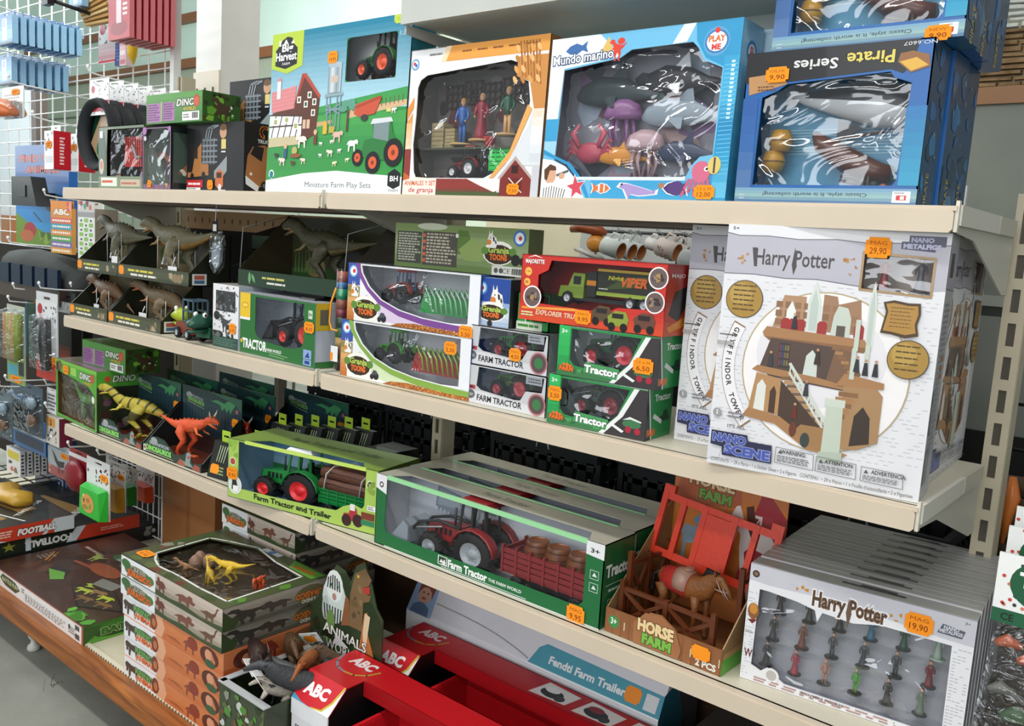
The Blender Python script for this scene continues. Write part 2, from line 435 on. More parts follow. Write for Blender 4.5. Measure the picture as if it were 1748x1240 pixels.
FACES = {'front': lambda W,D,H: ((0,0,0),(1,0,0),(0,0,1),W,H),'side': lambda W,D,H: ((W,0,0),(0,1,0),(0,0,1),D,H),
         'left': lambda W,D,H: ((0,D,0),(0,-1,0),(0,0,1),D,H),'top': lambda W,D,H: ((0,0,H),(1,0,0),(0,1,0),W,D),
         'back': lambda W,D,H: ((W,D,0),(-1,0,0),(0,0,1),W,H)}
class Box:
    """a printed carton: shell of five walls, a front plate with windows, print, film and stickers as parts"""
    def __init__(s,name,label,loc,W,D,H,col,yaw=0.,win=None,inner='e8e8e8',group=None,topwin=None,front=None,side=None,top=None,tilt=0.,cat='toy box'):
        s.W,s.D,s.H = W,D,H; s.pr = {}; s.win = win or []; s.st = []
        s.root = thing(name,label,cat,loc,(tilt,0,math.radians(yaw)),group)
        s.mw = Matrix.Translation(Vector(loc)) @ s.root.rotation_euler.to_matrix().to_4x4(); s.yaw = math.radians(yaw)
        m = M(); t = .0016; side = side or col; top = top or col
        if not win and not topwin:
            b = .0012
            m.box(0,0,0,W,D,H,col)
            m.c[:] = [col,top,front or col,side,col,side]
            m.box(W * .02,D * .48,H,W * .98,D * .5,H + .0004,top)
        else:
            m.box(0,D - t,0,W,D,H,inner); m.c[4] = col
            m.box(0,0,0,t,D - t,H,inner); m.c[-1] = side
            m.box(W - t,0,0,W,D - t,H,inner); m.c[-3] = side
            m.box(t,0,0,W - t,D - t,t,inner)
            if topwin: m.plate(lambda u,v,d: (u * W,v * D,H - d),[(0,0),(1,0),(1,1),(0,1)],t,top,topwin,inner)
            else: m.box(t,0,H - t,W - t,D - t,H,inner); m.c[-5] = top
            m.plate(lambda u,v,d: (u * W,d,v * H),[(0,0),(1,0),(1,1),(0,1)],t,front or col,s.win,inner)
        s.carton = m.build('carton',CARD,s.root)
    def P(s,f='front'):
        if f not in s.pr: s.pr[f] = P(*FACES[f](s.W,s.D,s.H))
        return s.pr[f]
    def at(s,x,y,z): return s.mw @ Vector((x,y,z))
    def film(s,a,b,c,d,mat=None,amp=.0,n=14,y=.004,face='front'):
        """clear film behind a window, with real wrinkles"""
        o,u,v,W,H = FACES[face](s.W,s.D,s.H); o,u,v = Vector(o),Vector(u),Vector(v); nn = u.cross(v)
        m = M(); k = n if amp else 2; vs = []
        ph = [rnd.uniform(0,6) for _ in range(6)]
        for i in range(k + 1):
            for j in range(k + 1):
                p,q = i / k,j / k; e = math.sin(PI * p) * math.sin(PI * q)
                w = amp * e * (math.sin(9 * p + 7 * q + ph[0]) + .8 * math.sin(17 * p - 11 * q + ph[1]) + .6 * math.sin(5 * p - 23 * q + ph[2]) + rnd.uniform(-.5,.5)) * .45
                vs.append(o + u * ((a + (c - a) * p) * W) + v * ((b + (d - b) * q) * H) - nn * (y + amp + w))
        fs = [(i * (k + 1) + j,(i + 1) * (k + 1) + j,(i + 1) * (k + 1) + j + 1,i * (k + 1) + j + 1) for i in range(k) for j in range(k)]
        m.add(vs,fs,'fff',True)
        return m.build('window_film',mat or FILM,s.root)
    def sticker(s,x,y,w,txt=('MAGAZIN','6,50'),f='front',rot=0.,h=None):
        o,u,v,W,H = FACES[f](s.W,s.D,s.H)
        p = P(o,u,v,W,H); p.k = 90
        sy = (h or w * .72) / 2 / H; sx = w / 2 / W
        p.spr(STICK,x,y,sx,sy,'f7941e',rot=rot)
        p.text(txt[0],x,y + sy * .25,sy * .34,'a24a08',w=sx * 1.3,rot=rot)
        p.text(txt[1],x,y - sy * .55,sy * .55,'8a3b05',w=sx * 1.3,rot=rot,bold=.01)
        p.build('price_sticker',MATTE,s.root)
    def done(s):
        for f,p in s.pr.items(): p.build(f + '_print',CARD,s.root)
        return s

# ---------------------------------------------------------------- room
FLOOR = two_tone('worn_concrete','75766e','93948b',3.0,.75,.12,40,cracks=1.6)
struct(M().box(-9,-3.4,-.1,4,5,0,'8a8b80').build('floor',FLOOR))
MINT = two_tone('mint_wall_paint','d3eee0','def6ea',2.0,.6,.05)
struct(M().box(-9,-3.4,0,-8.9,3.0,3.4,'cfe9da').build('wall_left',MINT))
struct(M().box(-9,3.0,0,.2,3.1,3.4,'cfe9da').build('wall_back',MINT))
struct(M().box(-9,2.985,0,-1.35,2.999,2.50,'a9b3a0').build('trim_1',PAINT))
struct(M().box(-9,2.95,2.46,-1.35,3.0,2.535,'8d5a34').build('trim_2',PAINT))
struct(M().box(-9,2.95,2.83,-4.85,3.0,2.90,'8d5a34').build('trim_3',PAINT))
struct(M().box(-9,2.976,2.135,-1.35,2.986,2.15,'5f685c').build('trim_4',PAINT))
BEIGE = two_tone('beige_plaster','a49b80','b4ab90',3.0,.7,.2)
wr = struct(M().box(-1.35,2.0,0,4.0,2.12,3.4,'aca388').build('wall_right',BEIGE))
GREEN = two_tone('grey_green_paint','7b8277','898f84',3.0,.6,.05)
struct(M().box(.3,1.985,1.343,3.0,2.0,1.70,'80877c').build('trim_5',GREEN))
struct(M().box(.3,1.97,1.70,3.0,2.0,1.752,'96673a').build('trim_6',PAINT))
STONE = two_tone('rough_brown_stone','6f5638','a88a62',16,.9,.8,60)
WSTONE = two_tone('whitewashed_stone','c9cfc6','e2e6de',16,.9,.8,60)
z = 1.754; row = 0
while z < 2.3:                                   # split-stone cladding, each stone a piece of the wall
    h = rnd.uniform(.014,.021); x = .35 - rnd.random() * .1
    white = z > 1.925
    while x < 1.45:
        w = rnd.uniform(.06,.16); d = rnd.uniform(.012,.028); m = M(); e = .004
        x1,z1 = x + w - .003,z + h - .002
        m.hexa([(x,2.0,z),(x1,2.0,z),(x1,2.0,z1),(x,2.0,z1)],[(x + e,2 - d,z + e * rnd.random()),(x1 - e,2 - d * rnd.uniform(.6,1),z + e * rnd.random()),(x1 - e,2 - d * rnd.uniform(.6,1),z1 - e),(x + e,2 - d,z1 - e * rnd.random())],'a88a62')
        m.build('stone',WSTONE if white else STONE,wr)
        x += w
    z += h; row += 1

# white column by the left end of the shelves, with its slotted socket plate
m = M(); m.box(-1.505,.60,0,-1.35,.75,3.4,'f2f2ee')
pl = struct(m.build('pillar',PAINT))
m = M(); m.box(-1.508,.592,1.44,-1.348,.60,1.70,'efe6d2')
for i in range(3): m.box(-1.485 + i * .05,.589,1.62,-1.479 + i * .05,.593,1.645,'4a4640')
m.build('socket_plate',PAINT,pl)

# ---------------------------------------------------------------- gondola
CREAM,LIPC = 'cfcab6','d0c2ad'
def upright(x,z1,label,w=.03,y=.345):
    t = thing('shelf_upright',label,'upright',(x,y,0),0,'slotted steel uprights')
    m = M(); h = w / 2; s = .0055; c = 'bdb59c'
    m.box(-h,.004,0,h,.045,z1,'4b463a')
    m.box(-h,0,0,-s,.004,z1,c); m.box(s,0,0,h,.004,z1,c)
    z = .012
    while z < z1 - .04:
        m.box(-s,0,z,s,.004,z + .016,c); z += .05
    m.box(-h - .0006,.004,0,-h,.045,z1,c); m.box(h,.004,0,h + .0006,.045,z1,c)
    m.build('slotted_post',PAINT,t)
    m = M(); m.box(-.02,-.3,0,.02,.05,.06,'a9a28c'); m.build('foot',PAINT,t)
    return t
upright(1.160,1.30,'slotted steel upright at the bare right end of the shelving')
upright(0.0,1.62,'slotted steel upright between the two shelving bays')
upright(-1.165,1.62,'slotted steel upright at the grid end, behind the hanging goods')

def bracket(m,x,y0,y1,z,c,hb=.105,hf=.03,t=.0025):
    """pressed side bracket: shallow in front, deep at the post, with the shelf's hooked rim"""
    o = [(y0,-.004),(y1,-.004),(y1,-hb),(y1 - .03,-hb),(y0 + (y1 - y0) * .28,-hf - .006),(y0,-hf)]
    m.plate(lambda u,v,d: (x - t / 2 + d,u,z + v),o,t,c)
def shelf(x0,x1,z,depth,label,board=CREAM,under=None,y0=.0,lip=.031,right_end=False):
    t = thing('shelf',label,'shelf',(x0,y0,z))
    W = x1 - x0
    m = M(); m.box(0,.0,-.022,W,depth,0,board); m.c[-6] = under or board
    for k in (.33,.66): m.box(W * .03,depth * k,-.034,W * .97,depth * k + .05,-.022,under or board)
    m.build('board',PAINT,t)
    m = M(); c = .004; e = .0022
    m.box(0,-.008,-.006,W,.004,0.0,LIPC)
    m.plate(lambda u,v,d: (u,-.010 + d,v),[(e,-lip + c),(e + c,-lip),(W - e - c,-lip),(W - e,-lip + c),(W - e,-.008),(W - e - c,-.004),(e + c,-.004),(e,-.008)],.010,LIPC)
    m.build('price_rail',PAINT,t)
    for x in (.002,W - .002):
        m = M(); bracket(m,x,.004,depth,0,'c9c8ba')
        if x > .1:
            m.box(x,.002,-.022,x + .006,depth * .62,.0015,'d9d8cc'); m.box(x,depth * .64,-.022,x + .006,depth - .012,.0015,'c6c3b2')
            m.box(x,-.006,-.03,x + .004,.002,.006,'dcd8c8')
        m.build('bracket',PAINT,t)
    return t
T1,T2,T3,DK = 1.258,.899,.583,.150
L0,L1,R0,R1 = -1.1525,-.009,.009,1.150
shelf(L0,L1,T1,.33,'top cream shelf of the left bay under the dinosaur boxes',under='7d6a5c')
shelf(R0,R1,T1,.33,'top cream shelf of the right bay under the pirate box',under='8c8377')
shelf(L0,L1,T2,.33,'middle cream shelf of the left bay carrying four dinosaur trays')
shelf(R0,R1,T2,.33,'middle cream shelf of the right bay under the tractor boxes',right_end=True)
shelf(L0,L1,T3,.33,'lower cream shelf of the left bay under the dinosaur boxes with green lettering')
shelf(R0,R1,T3,.33,'lower cream shelf of the right bay carrying the horse farm box')
# narrow canopy shelf above the top boxes of the right bay
t = thing('canopy_shelf','pale grey metal shelf above the boxes, seen from underneath','shelf',(.205,0,1.56))
m = M(); m.box(0,0,0,.685,.24,.012,'c6d2d2'); m.build('board',PAINT,t)
m = M(); m.box(0,-.012,-.006,.685,0,.04,'b9bdb8'); m.build('front_lip',PAINT,t)
m = M(); m.box(0,.22,-.022,.685,.24,0,'cfd6d2'); m.build('rear_rail',PAINT,t)
for x in (.0,.683): m = M(); bracket(m,x + .001,0,.36,0,'c2c8c4',.03,.02); m.build('bracket',PAINT,t)
# tan back rail under the top shelf of the left bay
t = thing('back_rail','tan slotted steel rail at the back under the top left shelf','rail',(-1.14,.352,1.165))
m = M(); m.box(0,0,0,1.12,.004,.055,'b08d62'); m.build('rail',PAINT,t)
m = M()
for i in range(28): m.box(.02 + i * .04,-.0006,.02,.026 + i * .04,.0004,.034,'5c4630')
m.build('slots',PAINT,t,kind='stuff')

# base deck with its stained wooden edge
t = thing('base_deck','cream base deck with a brown wooden edge on white legs','shelf',(-2.3,-.21,0))
m = M(); m.box(0,.018,.125,3.5,.545,DK,'cfcab2'); m.build('board',PAINT,t)
m = M(); m.plate(lambda u,v,d: (d * 1,u,v),[(-.012,.098),(-.016,.106),(-.016,.142),(-.012,DK),(.018,DK),(.018,.098)],3.5,'8f521f'); m.build('wooden_edge',WOOD,t)
m = M(); m.box(0,.018,DK,3.5,.03,DK + .004,'d8d3bc'); m.build('edge_strip',PAINT,t)
m = M()
for i in range(290): m.box(.004 + i * .012,.0165,DK,.0075 + i * .012,.0185,DK + .0045,'6b6656')
m.build('strip_teeth',PAINT,t,kind='stuff')
for x in (1.31,2.9,.15):
    m = M(); m.lathe((x,.045,0),[(.014,0),(.017,.004),(.0155,.014),(.008,.02),(.007,.03),(.0125,.036),(.0165,.055),(.0175,.098)],'c9cbc4',16); m.build('leg',PAINT,t)
m = M(); m.box(-2.2,.40,DK,1.12,.41,0.56,'4e3626')
tag(m.build('back_board',MATTE),'dark brown panel closing the back of the bottom shelves','panel')

# ---------------------------------------------------------------- toys
def wheel(root,x,y,r,w,hub,tyre='1b1b1d',lugs=14):
    m = M()
    m.lathe((x,y,r),[(r * .55,-w / 2),(r * .9,-w / 2),(r * .97,-w * .3),(r * .97,w * .3),(r * .9,w / 2),(r * .55,w / 2)],tyre,18,'y',caps=False)
    for i in range(lugs):
        a = 2 * PI * i / lugs; ca,sa = math.cos(a),math.sin(a)
        for sgn in (-1,1):
            p = Vector((x + r * .97 * ca,y + sgn * w * .42,r + r * .97 * sa)); b = a + .16
            q = Vector((x + r * 1.0 * math.cos(b),y,r + r * 1.0 * math.sin(b)))
            m.bar(p,q,r * .1,r * .1,tyre)
    o = m.build('wheel',RUBBER,root)
    h = M(); s = -1 if y < 0 else 1
    h.lathe((x,y,r),[(0,s * w * .30),(r * .2,s * w * .34),(r * .24,s * w * .2),(r * .44,s * w * .2),(r * .56,s * w * .48),(r * .6,s * w * .48),(r * .6,-s * w * .3),(0,-s * w * .3)],hub,16,'y')
    for i in range(6):
        a = 2 * PI * i / 6; h.ell((x + r * .34 * math.cos(a),y + s * w * .22,r + r * .34 * math.sin(a)),r * .05,w * .06,r * .05,hub,6,4)
    h.build('hub',PLAS,o)
    return o
def tractor(label,loc,rot,L,body,hub,roof=None,cab='1f2022',name='toy_tractor',loader=None,group=None,fend=None,glass=False):
    """front towards -x, standing on z = 0, length L"""
    t = thing(name,label,'toy tractor',loc,rot,group); u = L
    rr,fr = .235 * u,.155 * u; yw = .19 * u; roof = roof or body; fend = fend or body
    m = M(); b = .085 * u
    m.hexa([(-.48 * u,-b * .8,.22 * u),(0,-b,.22 * u),(0,b,.22 * u),(-.48 * u,b * .8,.22 * u)],[(-.45 * u,-b * .7,.37 * u),(0,-b,.43 * u),(0,b,.43 * u),(-.45 * u,b * .7,.37 * u)],body)
    m.hexa([(-.49 * u,-b * .7,.24 * u),(-.48 * u,-b * .7,.24 * u),(-.48 * u,b * .7,.24 * u),(-.49 * u,b * .7,.24 * u)],[(-.47 * u,-b * .6,.36 * u),(-.45 * u,-b * .6,.36 * u),(-.45 * u,b * .6,.36 * u),(-.47 * u,b * .6,.36 * u)],'1c1c1e')
    for i in range(4): m.box((-.36 + i * .06) * u,-b * 1.0,.29 * u,(-.33 + i * .06) * u,-b * .86,.36 * u,'1c1c1e')
    m.build('hood',PLAS,t)
    m = M(); m.box(-.46 * u,-.06 * u,.12 * u,.34 * u,.06 * u,.22 * u,'202124'); m.box(-.36 * u,-yw,.14 * u,-.30 * u,yw,.17 * u,'202124'); m.box(.18 * u,-yw,.21 * u,.26 * u,yw,.27 * u,'202124')
    m.box(.34 * u,-.02 * u,.16 * u,.44 * u,.02 * u,.19 * u,'202124'); m.build('chassis',PLAS,t)
    m = M(); cz,ct = .40 * u,.72 * u; c0,c1 = -.04 * u,.30 * u; cw = .125 * u; s = .016 * u
    for x,xt in ((c0,c0 + .05 * u),(c1,c1 - .02 * u),(.13 * u,.13 * u)):
        for y in (-cw,cw): m.bar((x,y,cz - .1 * u),(xt,y * .92,ct),s * 1.5,s * 1.5,cab)
    m.box(c0,-cw,.30 * u,c1,cw,cz,cab); m.box(.10 * u,-.05 * u,cz,.22 * u,.05 * u,cz + .05 * u,'141414'); m.box(.2 * u,-.05 * u,cz,.23 * u,.05 * u,cz + .17 * u,'141414')
    m.bar((.02 * u,0,cz),(.07 * u,0,cz + .1 * u),s,s,'141414')
    m.build('cab',PLAS,t)
    if glass: m = M(); m.box(c0 + .02 * u,-cw * .95,cz,c1 - .01 * u,cw * .95,ct,'cfd8da'); m.build('cab_glass',FILM,t)
    m = M(); e = .03 * u
    m.hexa([(c0 - e,-cw - e,ct),(c1 + e,-cw - e,ct),(c1 + e,cw + e,ct),(c0 - e,cw + e,ct)],[(c0 + e,-cw,ct + .055 * u),(c1,-cw,ct + .055 * u),(c1,cw,ct + .055 * u),(c0 + e,cw,ct + .055 * u)],roof)
    for i in (-1,0,1): m.box(c0 + e,i * .06 * u - .01 * u,ct + .055 * u,c1,i * .06 * u + .01 * u,ct + .06 * u,roof)
    m.build('roof',PLAS,t)
    for y in (-1,1):
        m = M(); pts = []
        for i in range(9): a = math.radians(5 + i * 21); pts.append((.22 * u + rr * 1.1 * math.cos(a),y * yw,rr + rr * 1.1 * math.sin(a)))
        m.sweep(pts,[(.07 * u,.012 * u)] * 9,fend,8,side=(0,1,0)); m.build('fender',PLAS,t)
        wheel(t,.22 * u,y * yw,rr,.13 * u,hub); wheel(t,-.33 * u,y * yw * .9,fr,.10 * u,hub,lugs=12)
    m = M(); m.cyl((-.12 * u,-.06 * u,.4 * u),(-.12 * u,-.06 * u,.62 * u),.012 * u,'2a2a2c',8); m.build('exhaust',PLAS,t)
    m = M()
    for i in range(3): m.box(.0 * u,-.2 * u,(.13 + i * .07) * u,.06 * u,-.12 * u,(.14 + i * .07) * u,'b9bcc0')
    for x in (0,.055): m.box(x * u,-.2 * u,.12 * u,(x + .008) * u,-.19 * u,.32 * u,'b9bcc0')
    m.build('steps',PLAS,t)
    if loader:
        m = M()
        for y in (-.11 * u,.11 * u):
            m.sweep([(-.05 * u,y,.42 * u),(-.30 * u,y,.44 * u),(-.55 * u,y,.36 * u),(-.66 * u,y,.22 * u)],.018 * u,'222326',6)
            m.cyl((-.25 * u,y,.38 * u),(-.6 * u,y,.28 * u),.01 * u,'8d9196',6)
        m.build('loader_arm',PLAS,t)
        m = M(); o = [(-.66,.10),(-.90,.07),(-.93,.05),(-.66,.06),(-.62,.10),(-.62,.30),(-.70,.36),(-.72,.34),(-.65,.28),(-.65,.12)]
        m.plate(lambda a,b_,d: (a * u,-.17 * u + d,b_ * u),o,.34 * u,loader)
        for y in (-.17 * u,.165 * u): m.plate(lambda a,b_,d: (a * u,y + d,b_ * u),[(-.93,.05),(-.62,.08),(-.62,.3),(-.7,.36)],.006 * u,loader)
        m.build('loader_bucket',PLAS,t)
    return t
def trailer(label,loc,rot,L,col,hub,slats=4,h=.2,name='toy_trailer',wr=.09):
    t = thing(name,label,'toy trailer',loc,rot); u = L; z0 = wr * 2 * u
    m = M(); m.box(-.5 * u,-.17 * u,z0,.5 * u,.17 * u,z0 + .03 * u,col); m.build('bed',PLAS,t)
    for y in (-1,1):
        m = M()
        for i in range(slats):
            a = z0 + .03 * u + i * h * u / slats
            m.box(-.5 * u,y * .17 * u - .01 * u,a,.5 * u,y * .17 * u + .01 * u,a + h * u / slats * .8,col)
        for i in range(7): x = (-.49 + i * .163) * u; m.box(x - .012 * u,y * .17 * u - .018 * u,z0,x + .012 * u,y * .17 * u + .018 * u,z0 + (.05 + h) * u,col)
        m.build('side_board',PLAS,t)
    for x in (-.5,.48):
        m = M()
        for i in range(slats): a = z0 + .03 * u + i * h * u / slats; m.box(x * u,-.16 * u,a,(x + .02) * u,.16 * u,a + h * u / slats * .8,col)
        m.build('end_board',PLAS,t)
    m = M(); m.bar((-.5 * u,0,z0),(-.68 * u,0,z0 - .03 * u),.03 * u,.02 * u,'1d1d1f'); m.box(-.38 * u,-.1 * u,wr * u,.42 * u,.1 * u,z0,'1d1d1f'); m.build('drawbar',PLAS,t)
    for x in (-.32,.36):
        for y in (-1,1): wheel(t,x * u,y * .15 * u,wr * u,.07 * u,hub,lugs=8)
    return t
def barrel(label,loc,r,h,group):
    t = thing('toy_barrel',label,'toy barrel',loc,0,group); m = M()
    pr = [(0,0),(r * .8,0),(r * .84,h * .06),(r,h * .35),(r,h * .65),(r * .84,h * .94),(r * .8,h),(r * .74,h),(r * .74,h * .97),(0,h * .97)]
    m.lathe((0,0,0),pr,'74401f',18); m.build('staves',PLAS,t)
    m = M()
    for z in (.12,.3,.68,.86):
        q = r * (1.02 if .2 < z < .8 else .91); m.lathe((0,0,h * z),[(q,0),(q * 1.02,.001),(q * 1.02,h * .04),(q,h * .045)],'5c2f15',18)
    m.build('hoops',PLAS,t); return t

def dino(label,loc,rot,L,col,belly=None,stripe=None,kind='rex',jaw=None,name='toy_dinosaur',group=None,tail=0.,head=0.,legs=True,horns=None,sx=1.0,fat=1.0):
    """biting two-legged dinosaur, head towards -x, feet on z = 0"""
    t = thing(name,label,'toy dinosaur',loc,rot,group); u = L; belly = belly or col; t.scale = (sx,1,1)
    pts = [(-.50,.60 + head),(-.47,.625 + head),(-.40,.65 + head),(-.34,.63 + head * .8),(-.28,.58 + head * .5),(-.20,.53),(-.1,.5),(.0,.49),(.09,.48),(.17,.47 + tail * .1),(.25,.465 + tail * .25),(.33,.465 + tail * .5),(.42,.47 + tail * .8),(.52,.475 + tail * 1.1)]
    rad = [(.016,.02),(.028,.035),(.042,.055),(.045,.055),(.04,.052),(.06,.075),(.082,.10),(.086,.105),(.08,.095),(.058,.066),(.04,.045),(.026,.03),(.014,.016),(.004,.004)]
    P_ = []; Rd = []
    for i in range(len(pts) - 1):
        for k in (0,.25,.5,.75):
            P_.append(((pts[i][0] * (1 - k) + pts[i + 1][0] * k) * u,0,(pts[i][1] * (1 - k) + pts[i + 1][1] * k) * u)); Rd.append(tuple((rad[i][q] * (1 - k) + rad[i + 1][q] * k) * u * fat for q in (0,1)))
    P_.append((pts[-1][0] * u,0,pts[-1][1] * u)); Rd.append((.004 * u,.004 * u))
    m = M(); m.sweep(P_,Rd,col,12,side=(0,1,0),rings=[(stripe if stripe and i > 8 and i % 4 == 0 else col) for i in range(len(P_))])
    for i,f in enumerate(m.f):
        a,b,c = (Vector(m.v[k]) for k in f[:3]); nz = (b - a).cross(c - a)
        if nz.length > 0 and abs(nz.normalized().z) > .45:
            cz = sum(m.v[k][2] for k in f) / len(f); cx = sum(m.v[k][0] for k in f) / len(f)
            j = min(range(len(P_)),key=lambda q: abs(P_[q][0] - cx))
            if cz < P_[j][2]: m.c[i] = belly
    for y in (-1,1):
        m.ell((-.405 * u,y * .036 * u,(.675 + head) * u),.012 * u,.01 * u,.014 * u,col,8,5)
        m.ell((-.412 * u,y * .043 * u,(.672 + head) * u),.006 * u,.004 * u,.006 * u,'e2c21a',6,4)
    for i in range(9):
        x = (-.30 + i * .07) * u; j = min(range(len(P_)),key=lambda q: abs(P_[q][0] - x)); z = P_[j][2] + Rd[j][1]
        m.hexa([(x - .012 * u,-.006 * u,z - .01 * u),(x + .016 * u,-.006 * u,z - .01 * u),(x + .016 * u,.006 * u,z - .01 * u),(x - .012 * u,.006 * u,z - .01 * u)],[(x + .012 * u,-.001,z + .014 * u),(x + .016 * u,-.001,z + .014 * u),(x + .016 * u,.001,z + .014 * u),(x + .012 * u,.001,z + .014 * u)],stripe or col)
    m.build('body',HIDE,t)
    m = M(); m.sweep([(-.33 * u,0,(.595 + head * .8) * u),(-.40 * u,0,(.56 + head) * u),(-.475 * u,0,(.525 + head) * u)],[(.036 * u,.02 * u),(.03 * u,.016 * u),(.016 * u,.009 * u)],belly,8,side=(0,1,0))
    m.sweep([(-.35 * u,0,(.606 + head) * u),(-.46 * u,0,(.55 + head) * u)],[(.022 * u,.008 * u),(.01 * u,.004 * u)],jaw or 'a33a35',6,side=(0,1,0))
    for i in range(5):
        for y in (-1,1):
            x = -.49 + i * .025; m.sweep([(x * u,y * (.014 + i * .004) * u,(.602 + head) * u),(x * u,y * (.014 + i * .004) * u,(.582 + head) * u)],[.004 * u,.001 * u],'e9e3c8',5)
    m.build('jaw',HIDE,t)
    for y in (-1,1):
        m = M(); k = 0 if y < 0 else .05
        m.sweep([(.05 * u,y * .05 * u,.50 * u),(.01 * u + k * u,y * .085 * u,.40 * u),(-.05 * u + k * u,y * .09 * u,.27 * u),(.03 * u + k * u,y * .088 * u,.17 * u),(.06 * u + k * u,y * .088 * u,.10 * u),(.02 * u + k * u,y * .09 * u,.025 * u)],[.06 * u,.07 * u,.045 * u,.028 * u,.022 * u,.026 * u],col,9,
                rings=[col,stripe or col,col,stripe or col,col])
        for q in (-.035,0,.035): m.sweep([(.03 * u + k * u,y * .09 * u,.022 * u),(-.05 * u + k * u,y * .09 * u + q * u,.016 * u),(-.085 * u + k * u,y * .09 * u + q * 1.2 * u,.006 * u)],[.018 * u,.013 * u,.003 * u],belly,6)
        m.build('leg',HIDE,t)
        m = M(); m.sweep([(-.17 * u,y * .06 * u,.49 * u),(-.215 * u,y * .085 * u,.41 * u),(-.26 * u,y * .08 * u,.40 * u),(-.30 * u,y * .075 * u,.38 * u)],[.024 * u,.016 * u,.012 * u,.005 * u],belly,7); m.build('arm',HIDE,t)
        if horns: m = M(); m.sweep([(-.40 * u,y * .03 * u,(.69 + head) * u),(-.405 * u,y * .07 * u,(.74 + head) * u),(-.41 * u,y * .085 * u,(.79 + head) * u)],[.016 * u,.011 * u,.002 * u],horns,7); m.build('horn',PLAS,t)
    return t
def longneck(label,loc,rot,L,col,belly,name='toy_dinosaur',group=None):
    t = thing(name,label,'toy dinosaur',loc,rot,group); u = L; m = M()
    m.sweep([(-.5 * u,0,.80 * u),(-.44 * u,0,.84 * u),(-.38 * u,0,.74 * u),(-.3 * u,0,.56 * u),(-.2 * u,0,.46 * u),(0,0,.42 * u),(.16 * u,0,.40 * u),(.32 * u,0,.34 * u),(.5 * u,0,.30 * u)],[.02 * u,.035 * u,.03 * u,.045 * u,.09 * u,.13 * u,.09 * u,.03 * u,.004 * u],col,10,side=(0,1,0)); m.build('body',HIDE,t)
    for x in (-.15,.12):
        for y in (-1,1): m = M(); m.sweep([(x * u,y * .07 * u,.38 * u),(x * u,y * .09 * u,.18 * u),(x * u,y * .09 * u,0)],[.05 * u,.034 * u,.038 * u],belly,8); m.build('leg',HIDE,t)
    return t
def quad(label,loc,rot,L,col,belly=None,name='toy_animal',mane=None,group=None,horn=None,neck=.2,mat=None,cat='toy animal',trunk=False):
    """four-legged animal, head towards -x, about L long, feet on z = 0"""
    t = thing(name,label,cat,loc,rot,group); u = L; belly = belly or col; m = M(); mat = mat or HIDE
    hz = .55 + neck
    m.sweep([(.40 * u,0,.56 * u),(.33 * u,0,.58 * u),(.18 * u,0,.57 * u),(0,0,.55 * u),(-.16 * u,0,.57 * u),(-.26 * u,0,.62 * u),(-.34 * u,0,(hz * .6 + .28) * u),(-.38 * u,0,hz * u),(-.44 * u,0,(hz + .01) * u),(-.54 * u,0,(hz - .10) * u),(-.59 * u,0,(hz - .16) * u)],
            [(.02 * u,.03 * u),(.09 * u,.11 * u),(.115 * u,.145 * u),(.12 * u,.15 * u),(.11 * u,.16 * u),(.085 * u,.13 * u),(.055 * u,.09 * u),(.05 * u,.07 * u),(.048 * u,.06 * u),(.032 * u,.042 * u),(.022 * u,.026 * u)],col,12,side=(0,1,0))
    for y in (-1,1):
        m.sweep([(-.385 * u,y * .035 * u,(hz + .05) * u),(-.375 * u,y * .05 * u,(hz + .11) * u)],[.018 * u,.003 * u],col,6)
        m.ell((-.455 * u,y * .042 * u,(hz + .01) * u),.009 * u,.006 * u,.01 * u,'120d0a',6,4)
    m.build('body',mat,t)
    for y in (-1,1):
        k = .03 * y
        m = M(); m.sweep([((-.2 + k) * u,y * .065 * u,.5 * u),((-.21 + k) * u,y * .07 * u,.30 * u),((-.2 + k) * u,y * .07 * u,.15 * u),((-.21 + k) * u,y * .07 * u,.035 * u),((-.225 + k) * u,y * .07 * u,0)],[.06 * u,.035 * u,.022 * u,.02 * u,.03 * u],belly,8); m.build('leg',mat,t)
        m = M(); m.sweep([((.27 + k) * u,y * .06 * u,.52 * u),((.22 + k) * u,y * .07 * u,.36 * u),((.31 + k) * u,y * .07 * u,.22 * u),((.28 + k) * u,y * .07 * u,.04 * u),((.265 + k) * u,y * .07 * u,0)],[.085 * u,.055 * u,.025 * u,.02 * u,.03 * u],belly,8); m.build('leg',mat,t)
        if horn: m = M(); m.sweep([(-.40 * u,y * .04 * u,(hz + .05) * u),(-.42 * u,y * .11 * u,(hz + .1) * u),(-.46 * u,y * .12 * u,(hz + .2) * u)],[.016 * u,.012 * u,.002 * u],horn,7); m.build('horn',PLAS,t)
    m = M(); m.sweep([(.38 * u,0,.62 * u),(.46 * u,0,.56 * u),(.48 * u,0,.38 * u),(.46 * u,0,.26 * u)],[.018 * u,(.03 if mane else .012) * u,(.035 if mane else .01) * u,.006 * u],mane or col,7); m.build('tail',mat,t)
    if mane:
        m = M(); m.sweep([(-.40 * u,0,(hz + .06) * u),(-.34 * u,0,(hz + .04) * u),(-.27 * u,0,(hz * .6 + .36) * u),(-.2 * u,0,.70 * u)],[(.02 * u,.03 * u),(.022 * u,.05 * u),(.022 * u,.05 * u),(.012 * u,.02 * u)],mane,8,side=(0,1,0)); m.build('mane',mat,t)
    return t
